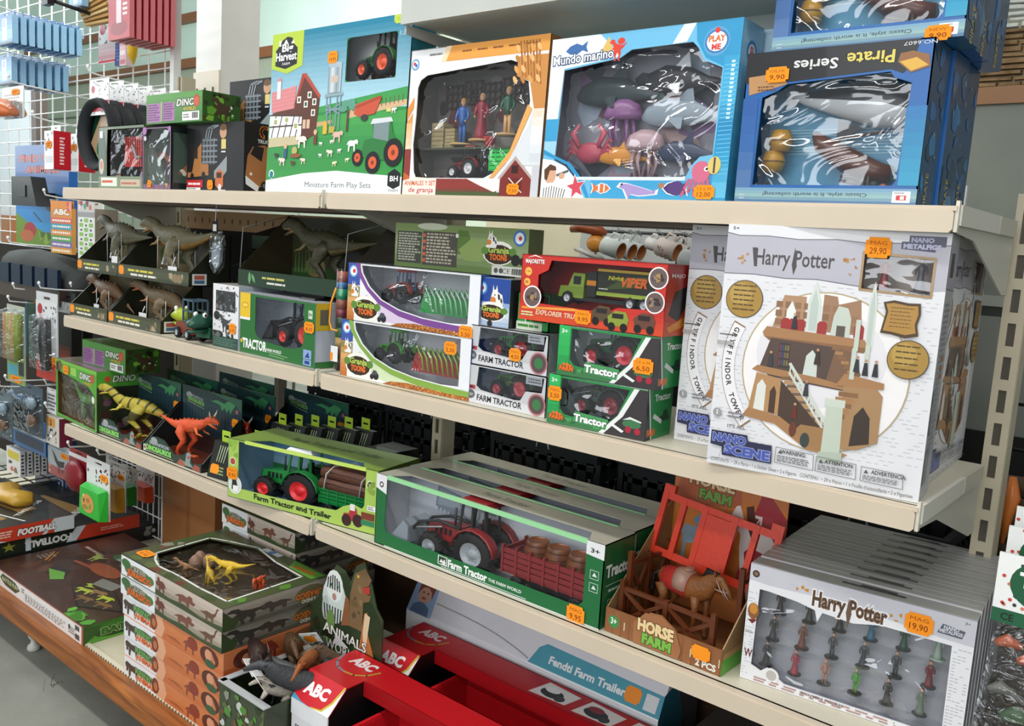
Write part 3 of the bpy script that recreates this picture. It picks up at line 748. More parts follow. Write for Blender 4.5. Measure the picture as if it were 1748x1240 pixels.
def figure(label,loc,rot,h,robe,skin='d9a888',hair='2a1d14',base='1a1a1c',dress=True,legs=None,name='toy_figure',group=None,cat='toy figure',arms=.12):
    t = thing(name,label,cat,loc,rot,group); m = M()
    if dress: m.lathe((0,0,h * .03),[(h * .17,0),(h * .14,h * .12),(h * .09,h * .38),(h * .085,h * .5),(h * .105,h * .68),(h * .09,h * .76),(h * .03,h * .8)],robe,12)
    else:
        for x in (-.045,.045): m.sweep([(x * h,0,h * .03),(x * h * 1.1,0,h * .25),(x * h * .8,0,h * .46)],[h * .035,h * .04,h * .05],legs or robe,7)
        m.lathe((0,0,h * .42),[(h * .08,0),(h * .08,h * .1),(h * .11,h * .3),(h * .085,h * .36),(h * .03,h * .4)],robe,12)
    for y in (-1,1): m.sweep([(y * h * .10,0,h * .76),(y * h * .15,-h * .02,h * .6),(y * h * arms,-h * .09,h * .5)],[h * .04,h * .034,h * .022],robe,7)
    for y in (-1,1): m.ell((y * h * arms,-h * .092,h * .495),h * .022,h * .022,h * .026,skin,6,4)
    m.build('clothing',PLAS,t)
    m = M(); m.ell((0,0,h * .90),h * .06,h * .065,h * .08,skin,10,7); m.ell((0,-h * .068,h * .89),h * .012,h * .014,h * .014,skin,6,4); m.cyl((0,0,h * .77),(0,0,h * .88),h * .03,skin,8)
    for x in (-.024,.024): m.ell((x * h,-h * .058,h * .915),h * .009,h * .006,h * .009,'1d1510',6,4)
    m.build('head',PLAS,t)
    m = M(); m.ell((0,h * .012,h * .925),h * .067,h * .066,h * .072,hair,10,6); m.build('hair',PLAS,t)
    if base: m = M(); m.lathe((0,0,0),[(h * .26,0),(h * .26,h * .025),(h * .24,h * .035),(0,h * .035)],base,16); m.build('stand',PLAS,t)
    return t

# ================================================================ top shelf
ZT = T1 + .0005
# ---- farm play set
b = Box('farm_set_box','large teal and green boxed farm play set with a farmhouse picture',(-.228,.015,ZT),.424,.064,.327,'2b8f45',tilt=-.035,win=[[(.575,.67),(.59,.655),(.90,.655),(.915,.67),(.915,.895),(.90,.91),(.59,.91),(.575,.895)]],inner='eceef0',side='2c7f8e',top='2c8aa5')
p = b.P()
W5 = [(.575,.67),(.59,.655),(.90,.655),(.915,.67),(.915,.895),(.90,.91),(.59,.91),(.575,.895)]
for i in range(16):
    v0 = .46 + .54 * i / 16; t = i / 15
    k = 'hs%d' % i; a,c = C('b4dcea'),C('1b7f9e'); _cc[k] = tuple(a[j] * (1 - t) + c[j] * t for j in range(4))
    v1 = v0 + .54 / 16 + .0005; w0,w1 = max(v0,.655),min(v1,.91)
    if w0 < w1:
        p.rect(0,v0,.575,v1,k); p.rect(.915,v0,1,v1,k,True)
        if v0 < .655: p.rect(.575,v0,.915,.655,k,True)
        if v1 > .91: p.rect(.575,.91,.915,v1,k,True)
    else: p.rect(0,v0,1,v1,k)
p.poly([(.38,.52),(.6,.55),(1,.60),(1,.5),(.38,.46)],'3f9a50')
p.rect(0,.06,1,.49,'2f8a44'); p.grad(0,.07,1,.47,['3f9a4a','35904a','4aa352'],6)
p.poly([(.60,.44),(1,.50),(1,.53),(.62,.49)],'d3b28a'); p.poly([(.38,.40),(.5,.42),(.5,.44),(.38,.43)],'c8a67e')
for i in range(14): p.rect(.62 + i * .027,.475 + i * .003,.625 + i * .027,.52 + i * .003,'6a523c',i > 0)
p.poly([(0,0),(1,0),(1,.10),(.8,.115),(.55,.135),(.3,.12),(0,.075)],'eef1f6')
p.text('Miniature Farm Play Sets',.56,.035,.033,'5a5f66',w=.48)
p.circ(.045,.115,.022,'ffffff'); p.circ(.045,.115,.016,'1f7f8e'); p.rect(.03,.09,.06,.1,'1f7f8e')
p.poly([(.91,.05),(.95,.03),(.99,.05),(.99,.12),(.95,.145),(.91,.12)],'1d1f22'); p.text('BH',.95,.075,.03,'fff',w=.05,bold=.02); p.text('FARM',.95,.015,.014,'333',w=.06)
p.poly([(0,1),(.25,1),(.25,.785),(.13,.745),(0,.785)],'b4cc3e')
p.poly([(.03,.80),(.115,.775),(.205,.80),(.205,.90),(.17,.93),(.16,.965),(.12,.975),(.08,.955),(.06,.925),(.03,.895)],'16181a')
p.rect(.055,.92,.07,.955,'f4f4f4'); p.poly([(.09,.93),(.11,.96),(.13,.93)],'f4f4f4'); p.poly([(.15,.93),(.165,.95),(.18,.93)],'f4f4f4')
p.text('Big',.125,.885,.045,'fff',w=.085,bold=.03); p.text('Harvest',.117,.83,.05,'fff',w=.165,bold=.025); p.text('FARM',.118,.80,.016,'fff',w=.06)
p.poly([(.885,1),(1,1),(1,.955),(.90,.95),(.885,.965)],'b9cf46'); p.text('FARM',.945,.967,.016,'8aa52c',w=.07); p.text('1:32',.957,.885,.026,'d5ebf2',w=.055)
p.poly([(.0,.285),(.27,.30),(.38,.36),(.40,.575),(.27,.72),(.20,.55),(.03,.5)],'5e3528')
p.poly([(.02,.505),(.205,.525),(.215,.665),(.015,.635)],'d98a8c')
for i in range(5): p.line([(.018,.53 + i * .024),(.21,.55 + i * .024)],.0008,'c27376',i > 0)
p.poly([(.195,.525),(.255,.735),(.285,.735),(.24,.62)],'a83c2e'); p.poly([(.255,.735),(.285,.735),(.405,.59),(.392,.575)],'b84a36')
p.poly([(.01,.345),(.27,.355),(.27,.475),(.01,.49)],'e9eef0'); p.poly([(.01,.285),(.27,.30),(.27,.355),(.01,.345)],'c9bd98')
for a in (.03,.08,.13,.18,.225): p.line([(a,.35),(a + .03,.48)],.003,'4a3a2c',a > .03)
p.line([(.01,.415),(.27,.42)],.003,'4a3a2c',True); p.line([(.01,.49),(.27,.475)],.003,'4a3a2c',True)
for x,y in ((.24,.575),(.32,.60),(.295,.545),(.36,.555),(.355,.49)): p.rect(x - .015,y - .02,x + .015,y + .02,'f0f2e4'); p.rect(x - .008,y - .012,x + .008,y + .012,'3d4a3a')
for x,y in ((.06,.445),(.15,.455),(.225,.415)): p.rect(x - .02,y - .022,x + .02,y + .022,'f4f6e8'); p.rect(x - .012,y - .014,x + .012,y + .014,'a8b070')
p.rect(.28,.395,.335,.45,'d8b89c'); p.line([(.307,.395),(.307,.45)],.003,'5e3528'); p.rect(.06,.59,.09,.70,'e8e3e6'); p.poly([(.055,.70),(.095,.70),(.08,.725),(.07,.725)],'d98a8c')
p.rect(.455,.60,.55,.77,'8fa3ad'); p.grad(.455,.60,.55,.76,['6f8791','d2dde2','8296a0','b8c8d0'],8,False); p.ell(.5025,.765,.05,.018,'a9bac2'); p.rect(.48,.66,.525,.70,'cdb6a4')
for a in (.45,.475,.53,.555): p.line([(a,.585),(a + (.02 if a < .5 else -.005),.38)],.0035,'7d97a0',a > .45)
p.line([(.44,.585),(.565,.59)],.006,'8fa8b0'); p.line([(.45,.53),(.55,.47)],.003,'7d97a0'); p.line([(.55,.53),(.45,.47)],.003,'7d97a0'); p.line([(.45,.5),(.555,.5)],.004,'7d97a0')
for a,c_ in ((0,.03),(-.035,.0),(.03,.01),(-.02,.03),(.02,.035)): p.ell(.615 + a,.50 + c_,.028,.02,'5e9a86')
p.line([(.612,.37),(.615,.48)],.006,'5a4436')
p.poly([(.655,.465),(.67,.52),(.83,.56),(.835,.54),(.80,.46),(.70,.445)],'c8553a'); p.poly([(.655,.505),(.83,.56),(.84,.545),(.67,.495)],'a8442c')
p.ell(.73,.44,.025,.02,'3a3c3e'); p.rect(.875,.465,.905,.485,'d8d27a')
p.poly([(.72,.22),(.74,.31),(.80,.32),(.79,.41),(.91,.42),(.93,.34),(.95,.31),(.95,.2),(.8,.19)],'2f7a3e')
p.poly([(.80,.32),(.80,.405),(.90,.412),(.90,.30)],'7d8f92'); p.poly([(.775,.40),(.79,.43),(.91,.435),(.925,.41)],'d5dade')
for x,y,r in ((.955,.235,.062),(.805,.18,.05),(.70,.21,.038)): p.circ(x if x < .94 else .937,y,r,'1e2022'); p.circ(x if x < .94 else .937,y,r * .55,'d8603a'); p.circ(x if x < .94 else .937,y,r * .2,'8a3a22')
for x,y,s,c_ in ((.13,.20,.03,'e9d9d0'),(.30,.20,.022,'ead6c8'),(.43,.30,.014,'f0f0ea'),(.51,.31,.014,'f0f0ea'),(.43,.23,.014,'f0f0ea'),(.66,.29,.04,'eef0ee'),(.57,.255,.016,'eeeae0'),(.50,.245,.025,'e8ded0'),(.63,.20,.016,'e9e6c8'),(.54,.18,.018,'efe9b8'),(.55,.345,.04,'d9b7a8'),(.28,.325,.045,'e8e2dc'),(.925,.475,.018,'f0f0ee'),(.085,.235,.02,'3a3a3a'),(.22,.185,.02,'5e4430')):
    p.spr('beast',x,y,s,s * 1.1,c_,flip=x > .5)
for x,y,c1 in ((.155,.265,'3d5c8a'),(.385,.345,'7a4038')): p.rect(x - .012,y - .05,x + .012,y + .01,c1); p.circ(x,y + .025,.013,'d8b48e')
p.poly([(.44,.355),(.47,.355),(.47,.42),(.455,.435),(.44,.42)],'d9b13a'); p.rect(.485,.36,.525,.40,'b9a94a'); p.ell(.23,.26,.022,.026,'b8b06a'); p.ell(.24,.23,.045,.014,'8a5a34')
b.film(.57,.65,.92,.915,amp=.0012)
b.sticker(.48,.81,.03,('MAG','14,90'),h=.026); b.done()
tractor('green toy tractor with orange wheels inside the farm set window',b.at(.315,.036,.2215),0,.115,'2f6a35','d8552a')
# ---- farm animals set
WA = [(.08,.16),(.10,.12),(.62,.12),(.70,.16),(.80,.27),(.88,.45),(.90,.60),(.88,.72),(.80,.76),(.80,.845),(.75,.865),(.14,.82),(.09,.79),(.07,.74),(.07,.55),(.06,.35)]
b = Box('farm_figures_box','white and orange boxed farm animal set with three farmer figures',(.200,.015,ZT),.318,.075,.258,'eef0f2',win=[WA],inner='7a766e',side='b8763c',top='d9924a',tilt=-.03)
p = b.P()
p.poly([(.28,1),(1,1),(1,.90),(.24,.90)],'e9a04a'); p.poly([(.28,1),(.32,1),(.28,.9),(.24,.9)],'f4d9b4')
for i in range(5): p.lines(.40 + i * .11,.945,.49 + i * .11,.965,1,'8a5220',word=.5)
p.lines(.15,.945,.26,.965,1,'777',word=.5)
p.circ(.04,.90,.032,'6aa3cf'); p.circ(.04,.90,.022,'eef6ff'); p.circ(.034,.905,.01,'d8392f'); p.circ(.048,.893,.01,'2f6fc0')
p.poly([(0,.60),(.05,.68),(.05,.60),(0,.52)],'e0923f'); p.poly([(0,.50),(.045,.57),(.045,.36),(0,.32)],'e39a48'); p.grad(.0,.24,.045,.5,['f4e4cc','e8b674'],5)
p.rect(0,.13,.05,.32,'8c3a34'); p.poly([(0,.16),(.05,.13),(.05,.0),(0,0)],'c8652c')
p.poly([(.80,.76),(.80,.88),(1,.88),(1,.55),(.93,.55),(.89,.72)],'c98a4a')
for k in range(7):
    x = .81 + k * .02; p.line([(x,.97),(x + .03,.76 - k * .01)],.003,'a0622a',k > 0)
for k in range(16): p.ell(.79 + (k % 4) * .05 + rnd.uniform(-.01,.01),.93 - (k // 4) * .065,.012,.03,('e6b878','b8803f','d8a25c')[k % 3],8,k > 0,rot=.6)
p.poly([(.93,.55),(1,.55),(1,.2),(.90,.2),(.80,.17),(.72,.12),(.9,.44)],'d8dde2'); p.grad(.925,.22,1,.55,['c8d0d8','eef0f2','e6d3ba'],6); p.poly([(.69,.12),(.80,.25),(.92,.55),(.89,.58),(.79,.29),(.66,.12)],'e8a85e')
p.rect(.13,0,.72,.115,'8c3832')
for k in range(22): p.rect(.135 + k * .027,.0,.152 + k * .027,.045,'5a4a34',k > 0)
p.poly([(.50,.115),(.72,.115),(.78,.06),(.7,.03),(.6,.07)],'f0ece6')
p.rect(.26,.0,1,.028,'4a5a34'); p.poly([(.74,0),(.74,.13),(.80,.20),(.835,.245),(.90,.19),(.955,.12),(.955,0)],'7d2f2a'); p.poly([(.725,.12),(.835,.26),(.97,.11),(.96,.10),(.835,.235),(.74,.11)],'b9a9a4')
p.rect(.80,.03,.89,.12,'6a2420'); p.line([(.80,.03),(.89,.12)],.002,'e8dcd4'); p.line([(.80,.12),(.89,.03)],.002,'e8dcd4'); p.rect(.815,.15,.86,.20,'3a1c1a')
p.rect(.95,0,1,.2,'c9ccd2')
p.poly([(0,.0),(.27,0),(.27,.115),(.1,.125),(0,.1)],'f2e6d6'); p.text('ANIMALES Y SET',.14,.068,.032,'d8672a',w=.25,bold=.03,out='fff'); p.text('de granja',.15,.02,.035,'b83a2a',w=.2,bold=.02,out='fff',shear=.15)
b.film(.05,.11,.92,.875,CRINKLE,amp=.005,n=22); b.sticker(.835,.05,.026,('MAG','7,50'),h=.02); b.done()
FA = b
for i,(x,c1,c2,hair,lab) in enumerate(((.10,'2f62a8','d8b06a','d8a030','toy farmer in blue with raised arms inside the orange farm set'),(.145,'8e2433','e0a070','e6b27c','toy farmer woman in a dark red dress with a bucket'),(.205,'1f5a3e','e0a070','e2b06a','toy farmer in a green vest with a straw hat'))):
    f = figure(lab,b.at(x,.043,.088 + (.006,.012,.02)[i]),.2,.084,c1,'e6b488',hair,'d9b67a',dress=i == 1,legs=('2f62a8',c1,'d8ac74')[i],cat='toy figure')
m = M(); m.lathe((0,0,0),[(.008,0),(.011,.018),(.012,.019),(0,.019)],'d8403a',10); t = thing('toy_bucket','red toy bucket beside the farmer woman','toy bucket',b.at(.165,.045,.088)); m.build('pail',PLAS,t); m = M(); m.sweep([(-.011,0,.018),(-.006,0,.028),(.006,0,.028),(.011,0,.018)],.001,'d8d8d8',5); m.build('handle',PLAS,t)
for i,(x,w,h,lab) in enumerate(((.026,.030,.045,'taller beige toy hay bale at the left of the farm set'),(.060,.024,.034,'shorter beige toy hay bale next to the farmers'))):
    t = thing('toy_hay_bale',lab,'toy bale',b.at(x,.040,.09),0,'toy hay bales'); m = M(); m.box(0,0,0,w,.03,h,'a89870')
    for k in range(5): m.box(-.0005,-.0006,h * (.1 + k * .18),w + .0005,.0305,h * (.13 + k * .18),'8f8058')
    m.build('straw',HIDE,t)
m = M(); m.box(.004,.022,.084,.30,.072,.0875,'4a4f3a'); m.build('inner_tray',CARD,b.root)
p = P((.004,.0728,.004),(1,0,0),(0,0,1),.30,.245); p.blobs(.02,.35,.98,.98,24,.03,.08,['5a4a44','2a2624','7a6a64','8f8a84','3a2a28','6a3a38']); p.blobs(.02,.02,.9,.3,12,.03,.08,['3a3a38','6a2a28','5a5a54','2a2a2a']); p.build('inner_print',CARD,b.root)
t = trailer('bright green toy trailer low in the orange farm set',b.at(.225,.044,.032),0,.085,'2fd05a','d8d8d8',5,.42)
t = tractor('small red toy tractor low in the orange farm set',b.at(.12,.044,.034),0,.075,'8e2a2a','d8d8d8')
for i in range(5):
    t = thing('toy_fence','black toy fence grid number %s from the left in the orange farm set' % ('one','two','three','four','five')[i],'toy fence',b.at(.03 + i * .046,.066,.165 + (i % 2) * .006),0,'toy fences in the farm set'); m = M()
    for k in range(4): m.box(k * .013,0,0,k * .013 + .003,.003,.042,'4a3a34'); m.box(0,.0,k * .013,.042,.003,k * .013 + .003,'4a3a34')
    m.build('grid',PLAS,t)
# ---- white box behind
b = Box('tractor_picture_box','white box with a red tractor picture behind the orange farm set',(.135,.14,ZT),.235,.08,.268,'dfe3e6',top='d0d4d6')
p = b.P(); p.spr('tractor',.22,.86,.12,.09,'2f3a33'); p.circ(.28,.89,.075,'232528'); p.circ(.28,.89,.038,'b83030'); p.circ(.14,.80,.06,'232528'); p.circ(.14,.80,.03,'b83030'); p.rect(.44,.80,.60,.93,'2f7f94'); p.rect(.44,.89,.60,.93,'9ab84a'); p.poly([(.68,.78),(.92,.74),(1,.80),(.98,.86),(.72,.90)],'c8cdd2'); p.lines(.75,.8,.95,.84,2,'8a8f94'); b.done()

# ---- sea world set, two of them
WM = [(.085,.80),(.40,.845),(.46,.888),(.77,.896),(.80,.86),(.83,.79),(.925,.738),(.92,.26),(.86,.25),(.83,.21),(.80,.135),(.20,.13),(.14,.2),(.07,.24)]
def marino(loc,label,full=True):
    b = Box('sea_animals_box',label,loc,.325,.064,.247,'bfe0f2',win=[WM] if full else None,inner='9a9ea8',side='4ba3d6',top='5fb0dc',tilt=-.03,group='blue sea animal boxes')
    p = b.P('side'); p.rect(0,0,1,.7,'3a9ed0'); p.grad(0,0,1,1,['2b93c4','58b2de','9fd0ea'],8); p.circ(.5,.84,.25,'2f6fb4'); p.circ(.5,.84,.17,'d8ecf6'); p.text('P',.5,.81,.06,'d8392f',bold=.03); p.poly([(.4,.7),(.6,.72),(.55,.62),(.4,.58)],'c8402c')
    p.lines(.8,.3,.95,.7,9,'d8eef8'); 
    if not full: b.done(); return b
    p = b.P()
    p.poly([(0,0),(1,0),(1,1),(0,1)],'6db9e0',holes=[WM])
    p.poly([(0,1),(.28,1),(.36,.91),(.4,.855),(.085,.81),(.07,.5),(0,.5)],'e6f0f6')
    p.poly([(.0,.5),(0,.36),(.075,.36),(.08,.5)],'3d9fd0'); p.poly([(0,.36),(0,.28),(.07,.25),(.075,.36)],'9cd0ea')
    p.poly([(.72,1),(.78,1),(.74,.90),(.67,.895)],'eef5fa'); p.poly([(.78,1),(1,1),(1,.0),(.86,0),(.925,.26),(.935,.74),(.84,.80),(.79,.90)],'2b95c6')
    p.grad(.93,.02,1,.8,['6ac0e0','2c9ccc','1d87bb','45aed8','2f9aca'],9)
    for k in range(26): p.line([(.935,.15 + k * .024),(.995,.155 + k * .024)],.0008,'7cc8e6',k > 0)
    p.lines(.965,.45,.985,.78,14,'cfeaf4',word=.5)
    p.spr('fish',.15,.925,.065,.05,'3e6ca8',rot=.1); p.poly([(.28,.87),(.33,.98),(.36,.9)],'d8b86a'); p.spr('rex',.385,.90,.05,.07,'d8422f'); p.ell(.40,.945,.02,.02,'d8422f')
    p.text('Mundo marino',.19,.845,.055,'ffffff',w=.345,bold=.015,rot=.04,out='24406a',ow=.075)
    p.circ(.885,.885,.062,'5aa0cc'); p.ell(.885,.885,.055,.065,'2f74b4'); p.ell(.885,.885,.047,.055,'e6f2f8'); p.text('PLAY',.885,.885,.032,'d8702c',w=.075,bold=.05); p.text('ME',.885,.84,.03,'d8392f',w=.04,bold=.05); p.circ(.885,.945,.012,'d8392f')
    p.poly([(0,0),(0,.25),(.06,.24),(.14,.2),(.2,.13),(.27,0)],'eaf3f8'); p.poly([(.0,.28),(.07,.25),(.15,.21),(.235,.1),(.28,0),(.30,0),(.25,.12),(.17,.22),(.08,.265),(0,.31)],'2f93c8'); p.rect(.30,0,.86,.115,'3fa0d0'); p.rect(.2,.115,.8,.135,'dcebf4')
    p.ell(.055,.145,.035,.055,'d8a888'); p.poly([(.02,.12),(.015,.18),(.05,.215),(.085,.2),(.09,.175),(.05,.175),(.035,.11)],'5a3c28'); p.poly([(.09,.15),(.16,.18),(.165,.165),(.095,.135)],'5a6064'); p.ell(.125,.14,.018,.02,'d8a888')
    p.poly([(.015,0),(.02,.08),(.06,.10),(.11,.06),(.14,.12),(.165,.105),(.14,.02),(.13,0)],'f2f2f2')
    for k in range(9): p.line([(.02 + k * .015,.0),(.022 + k * .016,.075 - abs(k - 3) * .004)],.0015,'2c2c2e',k > 0)
    def st(shape,x,y,sx,sy,c_,**k): p.spr(shape,x,y,sx * 1.13,sy * 1.15,'f4f8fa',**k); p.spr(shape,x,y,sx,sy,c_,**k)
    st('star',.215,.07,.055,.075,'cf4a5a',rot=.2); st('fish',.36,.065,.05,.042,'d8743c',flip=True); p.rect(.345,.045,.355,.09,'f4f0ea'); p.rect(.375,.045,.383,.09,'f4f0ea',True)
    st('seal',.56,.06,.10,.06,'a795cc',); p.ell(.475,.09,.006,.007,'2a2438'); st('fish',.755,.07,.06,.055,'4a3568'); p.ell(.76,.07,.042,.042,'553d78',14); p.ell(.685,.085,.016,.016,'b07a58')
    for k in range(6): p.line([(.85 + k * .018 - .03,.12),(.83 + k * .024 - .03,.06),(.82 + k * .03 - .03,.03 + (k % 2) * .02)],.0045,'c65f7c',k > 0)
    p.ell(.875,.165,.045,.06,'cf6a86'); p.ell(.90,.18,.012,.014,'f4f0ea'); p.ell(.902,.18,.006,.008,'221a2a'); p.ell(.935,.2,.03,.05,'d9c46a'); p.line([(.935,.16),(.935,.24)],.003,'4a3a4a')
    b.film(.05,.11,.95,.91,CRINKLE,amp=.0065,n=26); b.sticker(.90,.05,.032,('13 x M','12,00'),h=.022); b.done(); return b
MB = marino((.523,.015,ZT),'blue boxed sea animal set with an octopus and starfish, in front')
marino((.566,.09,ZT),'second blue sea animal box hidden behind the first',False)
# sea creatures in the window
def blob_animal(name,label,loc,parts):
    t = thing(name,label,'toy sea animal',loc,0,'toy sea animals'); t.scale = (1,.62,1)
    for nm,f in parts: m = M(); f(m); m.build(nm,PLAS,t)
    return t
def fish(m,u,c,belly): m.sweep([(-.5 * u,0,0),(-.42 * u,0,.03 * u),(-.2 * u,0,.05 * u),(.1 * u,0,.04 * u),(.35 * u,0,.0),(.5 * u,0,-.01 * u)],[(.02 * u,.03 * u),(.08 * u,.1 * u),(.11 * u,.16 * u),(.09 * u,.13 * u),(.035 * u,.05 * u),(.015 * u,.03 * u)],c,12,side=(0,1,0))
def fins(m,u,c): 
    m.plate(lambda a,b_,d: (a * u,-.005 * u + d,b_ * u),[(.42,-.03),(.62,.14),(.56,0),(.62,-.16),(.44,-.02)],.01 * u,c); m.plate(lambda a,b_,d: (a * u,-.005 * u + d,b_ * u),[(-.1,.17),(.08,.34),(.12,.15)],.01 * u,c)
    for s in (-1,1): m.hexa([(-.15 * u,s * .08 * u,-.03 * u),(.0,s * .08 * u,-.03 * u),(.02 * u,s * .08 * u,0),(-.13 * u,s * .08 * u,0)],[(.02 * u,s * .22 * u,-.14 * u),(.06 * u,s * .22 * u,-.14 * u),(.06 * u,s * .22 * u,-.13 * u),(.02 * u,s * .22 * u,-.13 * u)],c)
for lab,x,z,u,c1,c2 in (('dark spotted toy whale shark high in the sea set window',.105,.162,.15,'2c3c40','2c3c40'),('black and white toy whale at the upper right of the sea set',.215,.175,.13,'2a2c30','d8dce0'),('grey toy dolphin behind the shiny film of the sea set',.225,.125,.14,'8d9ba6','8d9ba6'),('orange toy fish standing low in the sea set',.125,.066,.09,'d89030','e8a848'),('dark blue toy fish at the lower right of the sea set',.235,.070,.10,'34405a','34405a')):
    blob_animal('toy_fish',lab,MB.at(x,.038,z),(('body',lambda m: fish(m,u,c1,c2)),('fins',lambda m: fins(m,u,c2))))
for lab,x,z,c1 in (('purple toy jellyfish in the sea set',.12,.125,'8a5a8c'),('pale pink toy jellyfish in the sea set',.165,.078,'b89aa0')):
    def bell(m): m.lathe((0,0,0),[(.03,0),(.034,.006),(.028,.022),(.012,.03),(0,.031)],c1,14)
    def arms(m):
        for k in range(7): a = k * .9; m.sweep([(.018 * math.cos(a),.015 * math.sin(a),0),(.022 * math.cos(a),.018 * math.sin(a),-.02),(.016 * math.cos(a + .3),.015 * math.sin(a),-.042)],[.004,.003,.001],c1,5)
    blob_animal('toy_jellyfish',lab,MB.at(x,.038,z),(('bell',bell),('tentacles',arms)))
def crab(m): m.ell((0,0,0),.026,.015,.017,'b8475a',12,7)
def claws(m):
    for k in range(3):
        for s in (-1,1): m.sweep([(s * .02,0,-.004),(s * .036,-.004,.004 + .008 * k),(s * .044,-.004,-.012 + .014 * k)],[.004,.0035,.0015],'b8475a',5)
    for s in (-1,1): m.sweep([(s * .018,-.008,.01),(s * .03,-.012,.03),(s * .018,-.012,.044)],[.004,.006,.002],'c8566a',6)
blob_animal('toy_crab','pink red toy crab at the left of the sea set',MB.at(.065,.036,.075),(('shell',crab),('claws',claws)))
m = M(); m.box(.012,.058,.02,.313,.060,.23,'8f909a'); m.build('inner_card',CARD,MB.root)
p = P((.012,.058,.02),(1,0,0),(0,0,1),.301,.21); p.blobs(.02,.02,.98,.98,26,.05,.13,['8a6a94','b09aa8','3a4450','9fb0c0','6a4a58','c8a8a4','2c3840','a8b8c8']); p.build('inner_print',CARD,MB.root)

# ---- pirate sets (upside down), a pile of them
WP = [(.10,.12),(.87,.12),(.89,.15),(.91,.74),(.82,.78),(.80,.815),(.25,.78),(.20,.74),(.11,.70)]
def pirate(loc,label,open_=True,W=.236):
    b = Box('pirate_set_box',label,loc,W,.072,.196,'1a5fa6',win=[WP] if open_ else None,inner='2a6a92',side='17486e',top='20262c',group='blue pirate set boxes, upside down')
    p = b.P('side'); p.blobs(.05,.03,.95,.97,10,.15,.3,['1d6aa8','14486c','113a58','2a7ab0','1a5a8a']); p.blobs(.1,.1,.9,.9,3,.03,.08,['9ab0b0','6a8890','8a7a4a']); p.text('PIRATE',.5,.1,.06,'c8b04a',w=.6,rot=PI / 2)
    p = b.P()
    if open_:
        p.poly([(0,.80),(.2,.79),(.80,.83),(.86,.80),(.9,.84),(.93,1),(0,1)],'14181d'); p.poly([(.03,.72),(.25,.78),(.22,.86),(.02,.84)],'b98a5a'); p.lines(.08,.74,.2,.78,2,'6a4020')
        p.rect(0,0,1,.10,'3f7ab0'); p.grad(0,.0,1,.10,['2f5f9a','8fb4b4','6f9cc0'],5); p.grad(.90,.12,1,.60,['2a9ac0','1b86b4','1a6fae'],6); p.grad(0,.1,.09,.7,['5577a8','2f64a6','2558a0'],5)
        p.text('Pirate',.69,.945,.075,'d8c65a',w=.24,rot=PI,bold=.02,out='0a0a0a'); p.text('Series',.40,.925,.065,'d8d8d8',w=.24,rot=PI,bold=.02,out='0a0a0a')
        p.text('NO.6607',.93,.985,.022,'d8dce0',w=.16,rot=PI); p.poly([(.83,.87),(.90,.80),(.99,.83),(.98,.9),(.9,.93),(.84,.92)],'8a5a2c'); p.poly([(.84,.87),(.9,.81),(.98,.84),(.92,.89)],'d8a83c')
        p.text('Classic style, It is worth collecting!',.46,.07,.024,'24344a',w=.58,rot=PI); p.rect(.88,.015,.97,.085,'f2f2f2'); p.rect(.90,.03,.95,.06,'c8352c'); p.rect(.92,.035,.94,.055,'fff'); p.lines(.89,.07,.96,.08,1,'555')
        p.lines(.03,.02,.07,.06,2,'b8c8d8')
        b.film(.08,.10,.93,.84,CRINKLE,amp=.0028,n=20)
        m = M(); m.box(.012,.066,.012,W - .012,.069,.18,'2f7fae'); m.c[2] = '4f9cc0'
        for k in range(9): m.box(.012,.0655,.07 + k * .004,W - .012,.0662,.0715 + k * .004,'9cc8d8')
        m.build('sea_backdrop',CARD,b.root)
    b.done(); return b
PB = pirate((.862,.015,ZT),'blue pirate set box with a grey whale, standing upside down in front')
for i,(x,y,lab) in enumerate(((.866,.092,'second blue pirate box from the front of the lower row'),(.862,.168,'rearmost blue pirate box of the lower row'))):
    pirate((x,y,ZT),lab,False)
PU = pirate((.888,.03,ZT + .1975),'blue pirate set box lying on top of the pirate pile')
for i,(y,lab) in enumerate(((.105,'second pirate box of the upper row, behind the topmost window'),(.18,'rear pirate box of the upper row'))): pirate((.884,y,ZT + .1975),lab,False)
